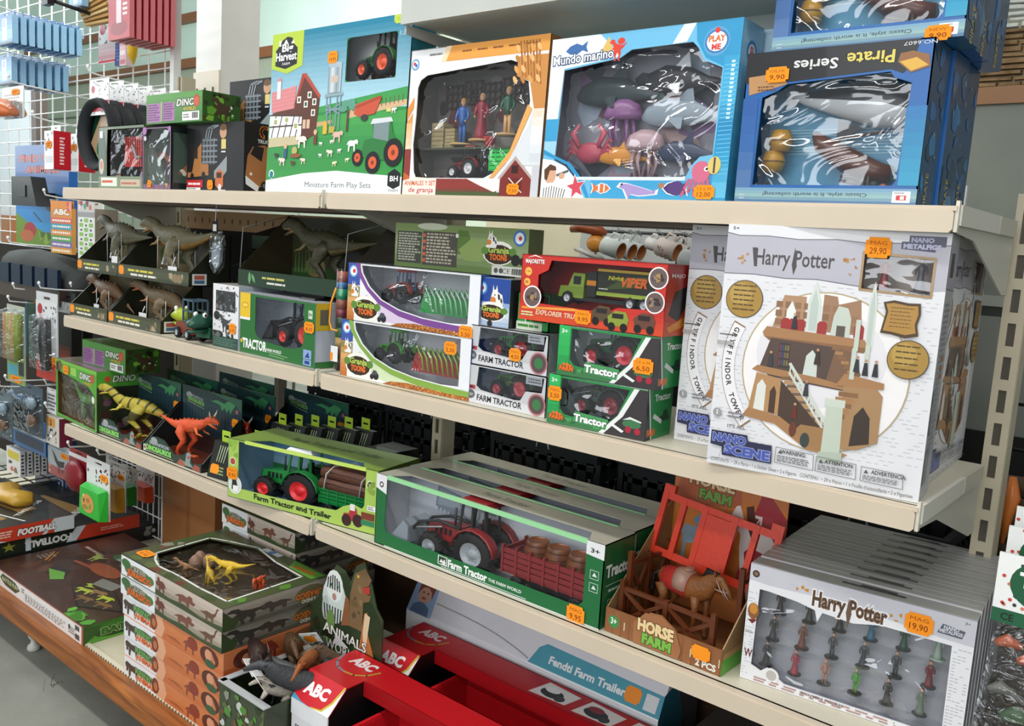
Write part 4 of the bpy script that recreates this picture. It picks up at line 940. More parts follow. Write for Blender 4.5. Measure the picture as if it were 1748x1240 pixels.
for B_,k in ((PB,0),(PU,1)):
    at = ' in the lower pirate set' if not k else ' in the upper pirate set'
    s = 1 if not k else .9
    t = thing('toy_whale','black and white toy orca' + at,'toy sea animal',B_.at(.140,.042,.130),(0,.22,0)); u = .175
    m = M(); m.sweep([(.5 * u,0,.0),(.42 * u,0,.02 * u),(.2 * u,0,.03 * u),(-.1 * u,0,0),(-.4 * u,0,-.03 * u),(-.56 * u,0,-.02 * u)],[(.03 * u,.05 * u),(.1 * u,.12 * u),(.13 * u,.17 * u),(.1 * u,.12 * u),(.04 * u,.05 * u),(.02 * u,.02 * u)],'20252b',12,side=(0,1,0))
    for i,f in enumerate(m.f):
        if sum(m.v[q][2] for q in f) / len(f) < .0 and len(f) == 4: m.c[i] = 'd5d9dc'
    m.build('body',PLAS,t); m = M(); fins(m,-u * .9,'1c2127'); m.build('fins',PLAS,t)
    t = thing('toy_rowing_boat','brown toy rowing boat' + at,'toy boat',B_.at(.135,.045,.058),(0,.45,0)); m = M()
    m.sweep([(-.062,0,.012),(-.045,0,.004),(0,0,0),(.04,0,.003),(.056,0,.01)],[(.003,.004),(.018,.012),(.024,.017),(.02,.014),(.012,.01)],'5a2f20',10,side=(0,1,0)); m.build('hull',PLAS,t); m = M(); m.bar((-.02,-.02,.02),(.03,-.03,.05),.004,.003,'3a1f18'); m.build('oar',PLAS,t)
    for q,(x,z,c1) in enumerate(((.13,.035,'2f4a3c'),(.165,.040,'8a2f26'),(.03,.03,'4a2a26'))):
        t = figure(('green coated toy pirate','red bearded toy pirate','dark toy pirate by the barrels')[q] + at,B_.at(x,.026,z),0,.062,c1,'d88a62',('6a2a1a','b8402c','222')[q],None,dress=False,legs='3a2c28'); t.rotation_euler = (0,PI * (.55,1,.9)[q],.3)
    for q,(x,z) in enumerate(((.04,.072),(.032,.044))):
        t = thing('toy_barrel',('upper yellow toy barrel','lower yellow toy barrel')[q] + at,'toy barrel',B_.at(x,.042,z)); m = M(); m.lathe((0,0,0),[(0,0),(.012,0),(.0165,.014),(.012,.028),(0,.028)],'c8952c',14); m.build('staves',PLAS,t); m = M(); m.lathe((0,0,.013),[(.0168,0),(.0172,.001),(.0168,.002)],'7a5a1c',14); m.build('hoop',PLAS,t)
PB.sticker(.19,.845,.032,('OLIX','9,90'),h=.022); PU.sticker(.88,.03,.03,('NEW','9,90'),h=.02)

# ================================================================ top shelf, left end
def dino_title(p,x,y,h,w,rot=0,a='e8e8e0',b='14181a'):
    p.text('DINO',x - w * .12,y,h,a,w=w * .72,bold=.03,shear=.25,rot=rot,out=b,ow=.07)
    p.circ(x + w * .34,y + h * .6,w * .13,'b5442e'); p.poly([(x + w * .24,y + h * .9),(x + w * .34,y + h * 1.25),(x + w * .44,y + h * .9),(x + w * .40,y - h * .1),(x + w * .28,y - h * .1)],'c85a38')
    p.text('WORLD',x + w * .05,y - h * .75,h * .5,'d8c04a',w=w * .5,bold=.03,rot=rot,out='2a3a1a',ow=.06)
def green_dino_box(loc,label,yaw=0.):
    b = Box('dinosaur_carton',label,loc,.255,.10,.070,'4f8f3e',yaw=yaw,side='31561f',top='6a8a4a')
    p = b.P(); p.grad(0,0,1,1,['3f7a34','5a9a48'],5)
    p.rect(.02,.06,.27,.70,'a873a8'); p.rect(.31,.08,.52,.70,'a873a8')
    p.lines(.03,.1,.26,.68,7,'5a2a66'); p.lines(.32,.12,.51,.68,7,'5a2a66'); p.rect(.275,.06,.29,.74,'c8c89a')
    dino_title(p,.76,.55,.22,.42); p.rect(.66,.05,.95,.34,'f1f2f0'); p.lines(.68,.12,.80,.28,2,'333'); p.lines(.83,.1,.94,.32,1,'222',word=.12,gap=.1)
    p = b.P('side'); p.blobs(.02,.05,.98,.95,16,.05,.16,['2a3a18','5f9a2e','1c2412','48381f','7ab03a']); p.spr('rex',.55,.5,.34,.4,'4a3a2a'); p.blobs(.6,.3,.95,.8,5,.02,.06,['e6e2d6','20180f'])
    b.done(); return b
# window box with red cage truck
b = Box('dinosaur_window_box','open windowed dinosaur box with a red cage truck at the shelf end',(-1.0,.02,ZT),.243,.11,.162,'6d7d66',win=[[(.18,.20),(.97,.20),(.97,.95),(.20,.95),(.18,.6)]],inner='201a14',side='5f6f4f',top='8a7a5a')
p = b.P(); p.rect(0,0,1,.19,'7a8a6c'); p.rect(.06,.04,.42,.18,'dfe6d8'); p.lines(.08,.08,.4,.15,1,'d8503a',word=.6); p.rect(.50,.04,.92,.15,'c8b8a0'); p.lines(.52,.06,.9,.12,1,'b86a4a',word=.6)
p.poly([(0,.2),(.16,.2),(.17,.6),(.12,.9),(0,.95)],'3c4f3f'); p.rect(.03,.82,.10,.93,'e8e8e8'); p.ell(.07,.36,.05,.13,'c8c0a8'); p.ell(.07,.38,.03,.07,'c87a5a')
b.film(.15,.18,.99,.97,FILM,amp=.0015)
m = M(); m.box(.03,.102,.05,.238,.106,.155,'b8854a'); m.build('inner_card',CARD,b.root); b.done()
t = thing('toy_cage','red slatted toy cage with a grey arm in the dinosaur window box','toy cage',b.at(.085,.03,.06)); m = M()
for i in range(11): m.box(i * .0115,0,0,i * .0115 + .006,.004,.075,'c9301f')
for z in (0,.024,.048,.072): m.box(0,.001,z,.121,.05,z + .006,'b8281a')
m.build('cage',PLAS,t); m = M(); m.sweep([(.05,-.006,.05),(.066,-.010,.045),(.078,-.010,.024),(.10,-.010,.022)],.004,'8f9498',6); m.build('arm',PLAS,t)
dino('small golden toy dinosaur at the left below the red cage',b.at(.075,.035,.004),.4,.05,'c8821e',name='toy_dinosaur')
dino('small golden toy dinosaur at the right below the red cage',b.at(.20,.035,.004),-.3,.055,'d08a20')
# clear dinosaur box
b = Box('dinosaur_window_box','clear fronted box holding one brown dinosaur, under the green carton',(-.752,.013,ZT),.138,.11,.152,'7a5a7a',win=[[(.04,.08),(.96,.08),(.96,.93),(.82,.97),(.18,.97),(.04,.9)]],inner='8a968c',side='20282a')
p = b.P(); p.circ(.08,.94,.07,'a86ab0'); p.circ(.10,.82,.045,'d8d0dc'); p.circ(.94,.95,.05,'a86ab0'); p.blobs(.05,.0,.95,.10,7,.04,.09,['8a5a70','b0805a','6a4a3a','c89a70'])
b.film(.02,.05,.98,.98,CRINKLE,amp=.003,n=16); b.sticker(.28,.09,.018,h=.02)
p = b.P('side'); p.rect(.05,.12,.85,.9,'47584f'); p.poly([(.2,.3),(.5,.5),(.7,.62),(.85,.6),(.6,.4),(.4,.2)],'a86a4a'); p.blobs(.1,.1,.8,.5,6,.05,.12,['2a2a28','d8d4c8','7a5a4a']); p.blobs(.45,.6,.9,.9,4,.08,.15,['2f6a3a','3f7f48']); b.done()
dino('brown orange dinosaur strapped inside the clear fronted box',b.at(.075,.055,.003),.25,.135,'9a5a3a','5a3a2a',tail=-.2)
# black vehicle boxes
def black_box(loc,label,sticker=False):
    b = Box('vehicle_box',label,loc,.24,.075,.158,'17171a',side='141416',top='242428',group='black vehicle boxes')
    p = b.P()
    p.poly([(.02,.28),(.10,.28),(.16,.60),(.27,.72),(.27,.42),(.40,.40),(.40,.24),(.02,.20)],'a8703a'); p.poly([(.10,.50),(.165,.62),(.20,.64),(.20,.48)],'2a2018'); p.circ(.10,.22,.035,'1c1c1e'); p.circ(.31,.24,.035,'1c1c1e')
    for i in range(4): p.rect(.29 + i * .06,.40,.33 + i * .06,.78,'5d666c',i > 0)
    for j in range(5): p.rect(.28,.42 + j * .08,.55,.445 + j * .08,'7d868c',j > 0)
    for k in range(3): p.line([(.34 + k * .04,.78),(.37 + k * .045,.92),(.48 + k * .04,.96)],.004,'9aa2a8',k > 0)
    p.poly([(.5,.30),(.72,.52),(.72,.30),(.62,.18),(.50,.2)],'8f989c'); p.poly([(.52,.10),(.53,.28),(.6,.33),(.66,.28),(.66,.08),(.58,.03)],'c86a34'); p.rect(.545,.2,.63,.28,'35241a'); p.circ(.60,.07,.03,'d8d8d8')
    p.circ(.65,.86,.06,'c89a78'); p.ell(.65,.93,.06,.05,'6a4a30'); p.rect(.62,.62,.70,.76,'d8c87a'); p.lines(.62,.56,.7,.6,1,'eee')
    p.rect(-.0,.06,.30,.17,'b8242c'); p.rect(0,.02,.26,.055,'f0f0f0'); p.lines(.03,.08,.28,.14,1,'f4d8d8',word=.4); p.lines(.02,.025,.24,.05,1,'333'); p.lines(.58,.0,.72,.04,1,'ddd',word=.6)
    if sticker: b.sticker(.44,.10,.024,h=.024)
    p = b.P('side'); p.poly([(.06,.25),(.12,.52),(.30,.66),(.75,.70),(.98,.58),(.98,.12),(.3,.08),(.1,.14)],'a86f42'); p.poly([(.22,.55),(.36,.68),(.70,.66),(.62,.46)],'1b1b1f'); p.poly([(.06,.24),(.08,.12),(.5,.02),(.55,.1),(.2,.2)],'e4e4e4'); p.circ(.74,.12,.13,'1e1e20'); p.circ(.74,.12,.07,'6a6e72'); p.circ(.25,.27,.05,'e8dcc8')
    for k in range(9): a = 1 + k * .42; p.rect(.72 + .15 * math.cos(a) - .05,.88 + .07 * math.sin(a) - .025,.72 + .15 * math.cos(a) + .05,.88 + .07 * math.sin(a) + .025,'c8743a',k > 0)
    p.text('TRUCK',.72,.72,.05,'e0e0e0',w=.5,bold=.03); b.done(); return b
black_box((-.597,.045,ZT),'black boxed orange car carrier on the top shelf, in front',True)
black_box((-.56,.135,ZT + .113),'black vehicle box standing behind the green carton')
b = Box('storage_carton','plain brown carton under the rear black vehicle box',(-.58,.135,ZT),.30,.12,.112,'8a6a48'); b.done()
green_dino_box((-.738,.016,ZT + .1585),'green dinosaur carton lying on top of the windowed boxes',0)
# camera lamp and loose cable behind
t = thing('security_lamp','small white lamp head behind the black vehicle box','lamp',(-1.166,.80,1.725)); m = M(); m.lathe((0,0,0),[(.0,-.05),(.02,-.05),(.03,-.02),(.034,.03),(.03,.035),(0,.034)],'dfe2e4',16,'x'); m.build('housing',PLAS,t); m = M(); m.lathe((-.046,0,0),[(0,-.008),(.017,-.007),(.017,0),(0,0)],'2a2a2c',14,'x'); m.build('lens',PLAS,t); m = M(); m.cyl((0,0,0),(0,0,-1.725),.006,'c8ccd0',8); m.build('stem',PLAS,t)
m = M(); m.sweep([(-2.1423,1.2000,2.1661),(-2.1578,1.2000,2.0934),(-2.2373,1.2000,1.9956),(-2.2444,1.2000,1.9249),(-2.2703,1.2000,1.8497),(-2.3449,1.2000,1.7763),(-2.3919,1.2000,1.6994)],.0035,'e4e6e2',6)
tag(m.build('hanging_cable',WIRE),'thin white cable hanging in front of the mint green wall','cable')

# ================================================================ middle shelf, left bay
ZM = T2 + .0005
# dinosaurs strapped on open trays
def tray(loc,W,label,sticker=.06,logo=True,D=.115,hb=.127):
    t = thing('dinosaur_tray',label,'display tray',loc,0,'open dinosaur trays'); m = M(); h = .034; th = .002
    m.box(0,0,0,W,D,th,'3c4030'); m.box(0,0,0,W,th,h,'474b38'); m.box(0,D - th,0,W,D,hb,'6b6247'); m.c[-4] = '75694a'
    for x in (0,W - th): m.plate(lambda u,v,d: (x + d,u,v),[(0,0),(D,0),(D,hb),(D * .86,hb),(.004,h)],th,'23261c')
    m.build('tray',CARD,t)
    p = P((0,0,0),(1,0,0),(0,0,1),W,h); p.grad(0,0,1,1,['34392a','53583f','3f4433'],4)
    p.lines(.16,.52,.66,.72,1,'d8cc4a',word=.2,gap=.2); p.lines(.2,.2,.62,.40,1,'e8e6d8',word=.2,gap=.2); p.blobs(.74,.1,.93,.8,5,.03,.06,['8a7a5a','a89a80','4a4434'])
    p.spr(STICK,sticker,.55,.045 * .3 / W,.38,'f7941e'); p.build('front_print',CARD,t)
    p = P((W,0,0),(0,1,0),(0,0,1),D,h)
    if logo: p.rect(.08,.1,.42,.9,'d8dcd8'); p.rect(.13,.5,.37,.8,'b05a4a'); p.rect(.13,.2,.37,.45,'4a6a8a')
    p.build('side_print',CARD,t)
    p = P((0,D - th,.04),(1,0,0),(0,0,1),W,hb - .04); p.blobs(.05,.05,.95,.7,9,.05,.12,['5c5a3a','4a5a34','7a6a48','3a4a2c']); p.build('back_print',CARD,t)
    return t
def strap_dino(label,x,y,z,L,col,belly,tag_xy,**kw):
    d = dino(label,(x,y,z),0,L,col,belly,kind='rex',**kw)
    for k in (-.17,.04,.10):
        m = M(); m.sweep([((k - .03) * L,-.075 * L,.02 * L),(k * L,-.10 * L,.48 * L),((k + .01) * L,0,.62 * L),(k * L,.1 * L,.48 * L),((k + .03) * L,.075 * L,.02 * L)],.0009,'c0c4c0',5); m.build('tie',PLAS,d)
    m = M(); m.sweep([(-.12 * L,-.06 * L,.02 * L),(-.10 * L,-.06 * L,.2 * L),(-.06 * L,-.06 * L,.36 * L)],[.05 * L,.045 * L,.03 * L],'c8d0ce',7); m.build('plastic_support',BAG,d)
    m = M(); a,b = tag_xy; m.box(a * L,-.125 * L,b * L,(a + .11) * L,-.121 * L,(b + .09) * L,'eceeee'); m.cyl(((a + .05) * L,-.123 * L,(b + .09) * L),((a + .06) * L,-.09 * L,(b + .2) * L),.0008,'e8e8e8',5); m.build('paper_tag',MATTE,d)
    return d
tray((-1.172,.018,ZM),.222,'lower left dinosaur tray at the shelf end, orange bellied dinosaur')
tray((-.942,.018,ZM),.275,'lower right dinosaur tray next to the small toy cars')
tray((-1.150,.030,ZM + .1285),.232,'upper left dinosaur tray, partly hidden by the tray beside it',logo=False)
tray((-.915,.030,ZM + .1285),.357,'upper right dinosaur tray with a white paper tag on its dinosaur')
strap_dino('brown orange dinosaur on the lower left tray at the shelf end',-1.045,.072,ZM + .003,.16,'6a5238','a35f38',(-.2,.12),tail=-.3,sx=1.7,fat=1.35)
strap_dino('brown orange dinosaur with arched tail on the lower right tray',-.745,.072,ZM + .003,.165,'6b5a40','ad673e',(-.27,.12),tail=-.45,sx=2.15,fat=1.4)
strap_dino('grey olive dinosaur roaring on the upper left tray',-.99,.085,ZM + .1315,.222,'5f5d4a','7d765e',(-.05,.12),sx=1.35,fat=1.3)
strap_dino('grey olive dinosaur with raised tail on the upper right tray',-.70,.085,ZM + .1315,.225,'6c664e','96733e',(-.01,.08),tail=.12,sx=1.7,fat=1.35)
# little cars with dinosaur heads
def dino_car(label,loc,rot,body,head,cage=True):
    t = thing('dinosaur_car',label,'toy car',loc,rot,'small dinosaur headed toy cars'); u = .115; m = M()
    m.hexa([(-.35 * u,-.18 * u,.12 * u),(.5 * u,-.18 * u,.12 * u),(.5 * u,.18 * u,.12 * u),(-.35 * u,.18 * u,.12 * u)],[(-.30 * u,-.17 * u,.34 * u),(.5 * u,-.17 * u,.36 * u),(.5 * u,.17 * u,.36 * u),(-.30 * u,.17 * u,.34 * u)],body); m.build('body',PLAS,t)
    for x in (-.15,.34):
        for y in (-1,1): wheel(t,x * u,y * .19 * u,.12 * u,.09 * u,'a8b0b8',lugs=0)
    m = M(); m.sweep([(-.12 * u,0,.38 * u),(-.28 * u,0,.46 * u),(-.45 * u,0,.46 * u),(-.68 * u,0,.42 * u),(-.76 * u,0,.40 * u)],[(.12 * u,.10 * u),(.17 * u,.17 * u),(.17 * u,.16 * u),(.13 * u,.09 * u),(.06 * u,.04 * u)],head,12,side=(0,1,0)); m.sweep([(-.2 * u,0,.30 * u),(-.5 * u,0,.26 * u),(-.73 * u,0,.27 * u)],[(.12 * u,.06 * u),(.13 * u,.05 * u),(.06 * u,.03 * u)],head,10,side=(0,1,0)); m.build('head',PLAS,t)
    for y in (-1,1):
        m = M(); m.ell((-.42 * u,y * .12 * u,.60 * u),.055 * u,.045 * u,.06 * u,'f2f2ea',10,6); m.ell((-.44 * u,y * .155 * u,.60 * u),.028 * u,.02 * u,.034 * u,'1b1b1b',8,5); m.build('eye',PLAS,t)
    if cage:
        m = M(); x0,x1,z0,z1 = .02 * u,.5 * u,.36 * u,.82 * u
        for x in (x0,(x0 + x1) / 2,x1):
            for y in (-.16 * u,.16 * u): m.box(x - .02 * u,y - .015 * u,z0,x + .02 * u,y + .015 * u,z1,'3f5866')
        for z in (z0,(z0 + z1) / 2,z1): m.box(x0,-.175 * u,z,x1,-.145 * u,z + .04 * u,'3f5866'); m.box(x0,.145 * u,z,x1,.175 * u,z + .04 * u,'3f5866')
        m.box(x0,-.17 * u,z1,x1,.17 * u,z1 + .03 * u,'4a6474'); m.build('cage',PLAS,t)
    return t
dino_car('lime green dinosaur head car with a slate cage on the middle shelf',(-.575,.045,ZM),-.1,'7a3524','a9b82a')
dino_car('dark green dinosaur head car beside the white building set box',(-.482,.055,ZM),PI / 2 + .3,'2a5a40','1f5040',False)
# white building set box
b = Box('building_set_box','white and dark green building set box with black sketches',(-.436,.022,ZM),.105,.24,.147,'e6e8ea',side='9aa0a6',top='a8a8a4')
p = b.P(); p.rect(0,0,1,.18,'2f4f44'); p.lines(.05,.03,.95,.16,4,'5a7a6c'); p.blobs(0,.16,1,.26,9,.06,.14,['3a3d3c','6a6e6c','24302c']); p.rect(.12,.58,.88,.90,'3a3d3e'); p.blobs(.14,.6,.86,.88,12,.05,.12,['5a5e60','26282a','787c7e']); p.dots(.03,.25,.97,.97,46,.02,['3a3c3e','8a8c8e','5a5c5e','a05a4a']); p.ell(.17,.5,.12,.07,'2a2c2e')
p.spr('rex',.5,.4,.26,.15,'4a4c4e'); p.spr('tric',.72,.32,.18,.08,'303234'); b.sticker(.80,.33,.026,h=.026)
p = b.P('side'); p.grad(0,0,1,1,['b9c6d0','d5dde4','a8b4be'],6)
for k in range(3): p.rect(.05,.1 + k * .3,.95,.12 + k * .3,'6a747c'); p.rect(.5,.12 + k * .3,.53,.4 + k * .3 - .02,'6a747c')
b.done()
# tractor box
WT = [(.215,.96),(.215,.40),(.24,.32),(.30,.27),(.62,.23),(.78,.25),(.84,.31),(.855,.40),(.855,.96)]
b = Box('tractor_window_box','green windowed box lettered TRACTOR on the middle shelf',(-.318,.018,ZM),.282,.105,.136,'2a6e33',yaw=-1.5,win=[WT],inner='d4dce4',side='b9c3cf',top='b5bac2')
p = b.P(); p.rect(0,.60,.145,1,'e8c22a'); p.rect(0,.56,.145,.60,'eef0f2'); p.ell(.072,.8,.05,.045,'c8941a'); p.ell(.072,.8,.04,.03,'f0d45a'); p.rect(.91,.75,.96,.88,'c8d8c0'); p.text('3+',.935,.79,.05,'2a5a30',w=.04,bold=.03)
p.text('TRACTOR',.21,.10,.15,'f4f6f4',w=.33,bold=.04); p.text('FARM WORLD',.48,.115,.045,'e6f0e6',w=.2,bold=.03); p.line([(.40,.1),(.66,.08)],.0012,'a8d0a0'); p.line([(.42,.06),(.62,.045)],.0012,'a8d0a0'); p.rect(.86,.13,.96,.27,'8fa8d8'); p.rect(.86,.03,.96,.12,'8fa8d8'); p.poly([(.88,.15),(.92,.24),(.94,.15)],'24408a'); p.rect(.88,.05,.94,.1,'24408a'); p.circ(.03,.20,.015,'e8c22a')
b.film(.2,.2,.87,.98,FILM); b.sticker(.93,.62,.034,('MAG','8,50'),h=.026)
p = b.P('side'); p.rect(0,.58,.35,1,'d8b830'); p.rect(.1,.66,.3,.9,'6a6a5a'); p.rect(.0,0,1,.1,'3a7a40'); b.done()
m = M()
m.box(.075,.09,.04,.24,.10,.125,'8fa0b0')
for k in range(4): m.box(.075,.088,.045 + k * .021,.24,.09,.049 + k * .021,'6f8294')
for x in (.08,.15,.16,.23): m.box(x,.086,.04,x + .006,.09,.125,'2c3238')
m.build('barn_backdrop',CARD,b.root)
TW = tractor('black toy tractor with red wheels inside the green TRACTOR box',b.at(.185,.052,.028),0,.145,'26282a','d4362c',roof='1b1c1e',loader='2a2b2d')
# dinosaur display boxes behind
def wedge(loc,W,label,H=.165,D=.15,detail=True):
    t = thing('dinosaur_display_box',label,'display box',loc,0,'dark dinosaur display boxes'); m = M(); th = .002
    m.box(0,0,0,W,D,th,'20281c'); m.box(0,0,0,W,th,.036,'26382a'); m.box(0,D - th,0,W,D,H,'2a2f1f'); m.c[-4] = '33361f'
    for x in (0,W - th): m.plate(lambda u,v,d: (x + d,u,v),[(0,0),(D,0),(D,H),(D * .9,H),(.003,.04)],th,'3b3424')
    m.build('tray',CARD,t)
    if not detail: return t
    p = P((0,0,0),(1,0,0),(0,0,1),W,.036); p.rect(0,0,1,1,'223a28'); p.spr('leaf',.12,.5,.03,.4,'6aa06a'); p.spr('leaf',.16,.5,.025,.35,'6aa06a',rot=.6); p.lines(.25,.5,.55,.72,1,'c8c06a',word=.3); p.lines(.3,.2,.52,.42,1,'d8d8d0',word=.3); p.build('front_print',CARD,t)
    p = P((0,D - th,0),(1,0,0),(0,0,1),W,H); p.poly([(.0,.25),(.4,.3),(.7,.25),(1,.3),(1,0),(0,0)],'2f4a26'); p.ell(.25,.3,.1,.15,'7a6a4a')
    for k in range(8): p.poly([(.03 + k * .035,.2),(.045 + k * .035,.55 + .1 * math.sin(k * 2)),(.055 + k * .035,.2)],'4a6a3a')
    p.build('back_print',CARD,t)
    p = P((0,D,0),(0,-1,0),(0,0,1),D,H); p.rect(.3,.3,.9,.33,'8a8260'); p.text('DINO',.55,.4,.12,'c8c0a8',w=.4,rot=-.5,bold=.03); p.build('left_print',CARD,t)
    m = M()
    for x in (0,W): m.sweep([(x,.004,.04),(x,.01,H * .8),(x,D,H + .004)],.0010,'a8acaa',5)
    m.build('film_edge',PLAS,t)
    return t
wedge((-.385,.055,ZM + .148),.375,'dark display box with an open mouthed dinosaur on top of the TRACTOR box')
dino('dark olive dinosaur with red open mouth in the display box',(-.165,.135,ZM + .151),.0,.215,'403e2a','665c3c',jaw='b0403a',head=.02,tail=.05,sx=1.5,fat=1.25)
wedge((-.60,.16,ZM),.16,'dark display box in the gloom behind the dinosaur trays',H=.22,D=.16)
wedge((-.55,.20,ZM + .225),.15,'upper dark display box in the gloom behind the trays',H=.07,D=.11,detail=False)
dino('brown dinosaur half hidden behind the slate cage car',(-.515,.20,ZM + .004),.2,.20,'5a4630','6a5238')
# clear hanging lure bag and candy tube
t = thing('hanging_bag','small grey clear bag hanging by the upper right dinosaur tail','bag',(-.50,.05,ZM + .165)); m = M(); m.plate(lambda u,v,d: (u,d,v),[(0,.02),(.02,.0),(.045,.02),(.05,.075),(.04,.10),(.012,.10),(-.002,.08)],.012,'8f979d'); m.build('bag',BAG,t); m = M(); m.plate(lambda u,v,d: (u,.001 + d,v),[(.006,.03),(.022,.012),(.04,.03),(.042,.07),(.01,.075)],.009,'8f979f'); m.build('contents',PLAS,t)
m = M(); m.box(.012,-.001,.095,.034,.0,.125,'1d2226'); m.box(.016,-.0018,.102,.03,-.001,.118,'e4e4e2'); m.cyl((.023,0,.125),(.023,.004,.19),.001,'d8d8d8',5); m.build('header',MATTE,t)
t = thing('sand_tube','clear tube of coloured layers with an orange loop between boxes','tube',(-.008,.055,ZM)); m = M(); z = 0
for h,c1 in ((.03,'3a2a24'),(.02,'8a5a3a'),(.018,'c8a060'),(.02,'2f6a3a'),(.022,'2a3f2c'),(.016,'7a3040'),(.02,'8a4a3a'),(.022,'1f8a5a'),(.014,'2f6a9a'),(.022,'9a5a4a')): m.lathe((0,0,z),[(.0125,0),(.0125,h)],c1,14); z += h
m.build('layers',PLAS,t); m = M(); m.lathe((0,0,0),[(0,0),(.0145,0),(.0145,z + .004),(.013,z + .006),(0,z + .006)],'fff',16); m.build('clear_tube',FILM,t)
m = M(); m.sweep([(-.004,-.014,.17),(-.016,-.016,.14),(-.020,-.016,.10),(-.010,-.018,.084),(.010,-.018,.083)],.0022,'f0a02a',6); m.build('loop',PLAS,t)
m = M(); m.box(-.012,-.0165,.018,.010,-.0155,.05,'eceeee'); m.box(-.013,-.0172,.02,-.005,-.0166,.036,'f7941e'); m.build('paper_tag',MATTE,t)
t = thing('back_board','dark board at the back of the middle left shelf','board',(-1.13,.352,ZM)); m = M(); m.box(0,0,0,.72,.006,.266,'1c1a18'); m.box(.72,0,0,1.10,.006,.235,'1c1a18'); m.build('board',MATTE,t)

# ================================================================ middle shelf, right bay
WG = [(.11,.97),(.12,.84),(.18,.62),(.28,.42),(.42,.29),(.60,.21),(.80,.18),(.925,.20),(.925,.97)]
def cow(p,x,y,s,k=1.0):
    w,h = s,s * p.W / p.H
    p.poly([(x - w * .45,y - h),(x - w * .55,y),(x - w * .4,y + h * .5),(x - w * .35,y + h * 1.1),(x - w * .2,y + h * .6),(x + w * .0,y + h * .7),(x + w * .1,y + h * 1.1),(x + w * .25,y + h * .45),(x + w * .8,y + h * .2),(x + w * .95,y - h * .5),(x + w * .8,y - h)],'f0efe8')
    p.ell(x - w * .3,y - h * .35,w * .35,h * .33,'d8823a'); p.ell(x - w * .1,y + h * .15,w * .06,h * .1,'1c1c1c'); p.poly([(x + w * .25,y + h * .3),(x + w * .5,y + h * .2),(x + w * .55,y - h * .3),(x + w * .3,y - h * .2)],'1e1e20'); p.poly([(x + w * .6,y),(x + w * .85,y - h * .3),(x + w * .8,y - h * .6),(x + w * .62,y - h * .4)],'1e1e20')
def farm_logo(p,x,y,w,h):
    p.ell(x,y,w * .56,h * .62,'f4f2ea',14); p.ell(x,y - h * .06,w * .5,h * .5,'3a2a1c',14); p.ell(x - w * .48,y + h * .1,w * .13,h * .2,'5f8a3a'); p.ell(x + w * .48,y + h * .1,w * .13,h * .2,'5f8a3a')
    p.text('Granja',x,y + h * .02,h * .30,'b4c85a',w=w * .72,bold=.04,out='2a3a1a',ow=.05,warp=None); p.text('TOONS',x,y - h * .34,h * .28,'e8702c',w=w * .6,bold=.05)
def granja(loc,label,swoosh,pale):
    b = Box('farm_tractor_blister_box',label,loc,.344,.095,.1125,'eceef0',win=[WG],inner='d4d8de',side='4a6aa0',top='5c616a',yaw=1.5,group='long farm blister boxes with a cow')
    p = b.P(); p.poly([(.0,.30),(.09,.22),(.30,.10),(.42,0),(0,0)],'f2f2ee'); p.rect(0,.25,.08,.62,'c88a4a'); p.grad(0,0,.1,.6,['c87a3a','e8b070','6a7a3a'],6); p.rect(0,.62,.10,1,'3c58a8'); p.circ(.045,.86,.034,'7fb0dc'); p.circ(.045,.86,.026,'e8f2fa'); p.circ(.05,.86,.012,'d8402f')
    p.poly([(.10,.98),(.085,1),(.06,1),(.085,.80),(.16,.55),(.26,.34),(.42,.18),(.6,.09),(.8,.055),(1,.06),(1,.15),(.8,.165),(.6,.195),(.42,.275),(.275,.41),(.17,.62),(.11,.85)],swoosh)
    p.poly([(.16,.48),(.27,.32),(.42,.175),(.62,.085),(.62,.05),(.3,.05),(.1,.3)],pale)
    p.poly([(.36,0),(.42,.06),(.55,.09),(.8,.055),(1,.06),(1,0)],'a8602c'); p.dots(.42,.0,.98,.06,150,.004,['c8803c','e0a860','8a4a20']); p.dots(.5,.02,.9,.07,50,.004,['c8803c','e0a860','8a4a20'])
    p.rect(.935,.17,1,.98,'e9ecf2'); p.poly([(0,.2),(.1,.3),(.28,.14),(.3,0),(0,0)],'f0efe8'); p.grad(0,0,.06,.3,['b8682c','d89a58'],4)
    farm_logo(p,.155,.24,.2,.34); cow(p,.055,.55,.042); p.circ(.305,.10,.022,'26282c'); p.circ(.272,.08,.016,'26282c'); p.poly([(.262,.10),(.285,.2),(.31,.19),(.315,.12)],'4a5058')
    b.film(.10,.14,.935,.98,CRINKLE,amp=.006,n=24); p = b.P('side'); p.rect(0,.5,1,1,'2c4f94'); p.grad(0,0,1,.5,['b8c0c8','7f9ac0'],4); b.done(); return b
G1 = granja((.040,.016,ZM),'lower long farm blister box with a green swoosh and green tractor','86ab4a','cfe0b8')
G2 = granja((.050,.020,ZM + .113),'upper long farm blister box with a purple swoosh and red tractor','7c4a94','d9c8e2')
G1.sticker(.86,.80,.030,('MAG','5,50'),h=.026); G2.sticker(.92,.075,.032,('MAG','5,50'),h=.026)
tractor('green toy tractor under the film of the lower long box',G1.at(.10,.052,.035),0,.085,'4fae3a','2c2e30',cab='2f7a2c')
tractor('red toy tractor under the film of the upper long box',G2.at(.10,.052,.040),0,.085,'c0342c','2c2e30',cab='4a6aa0')
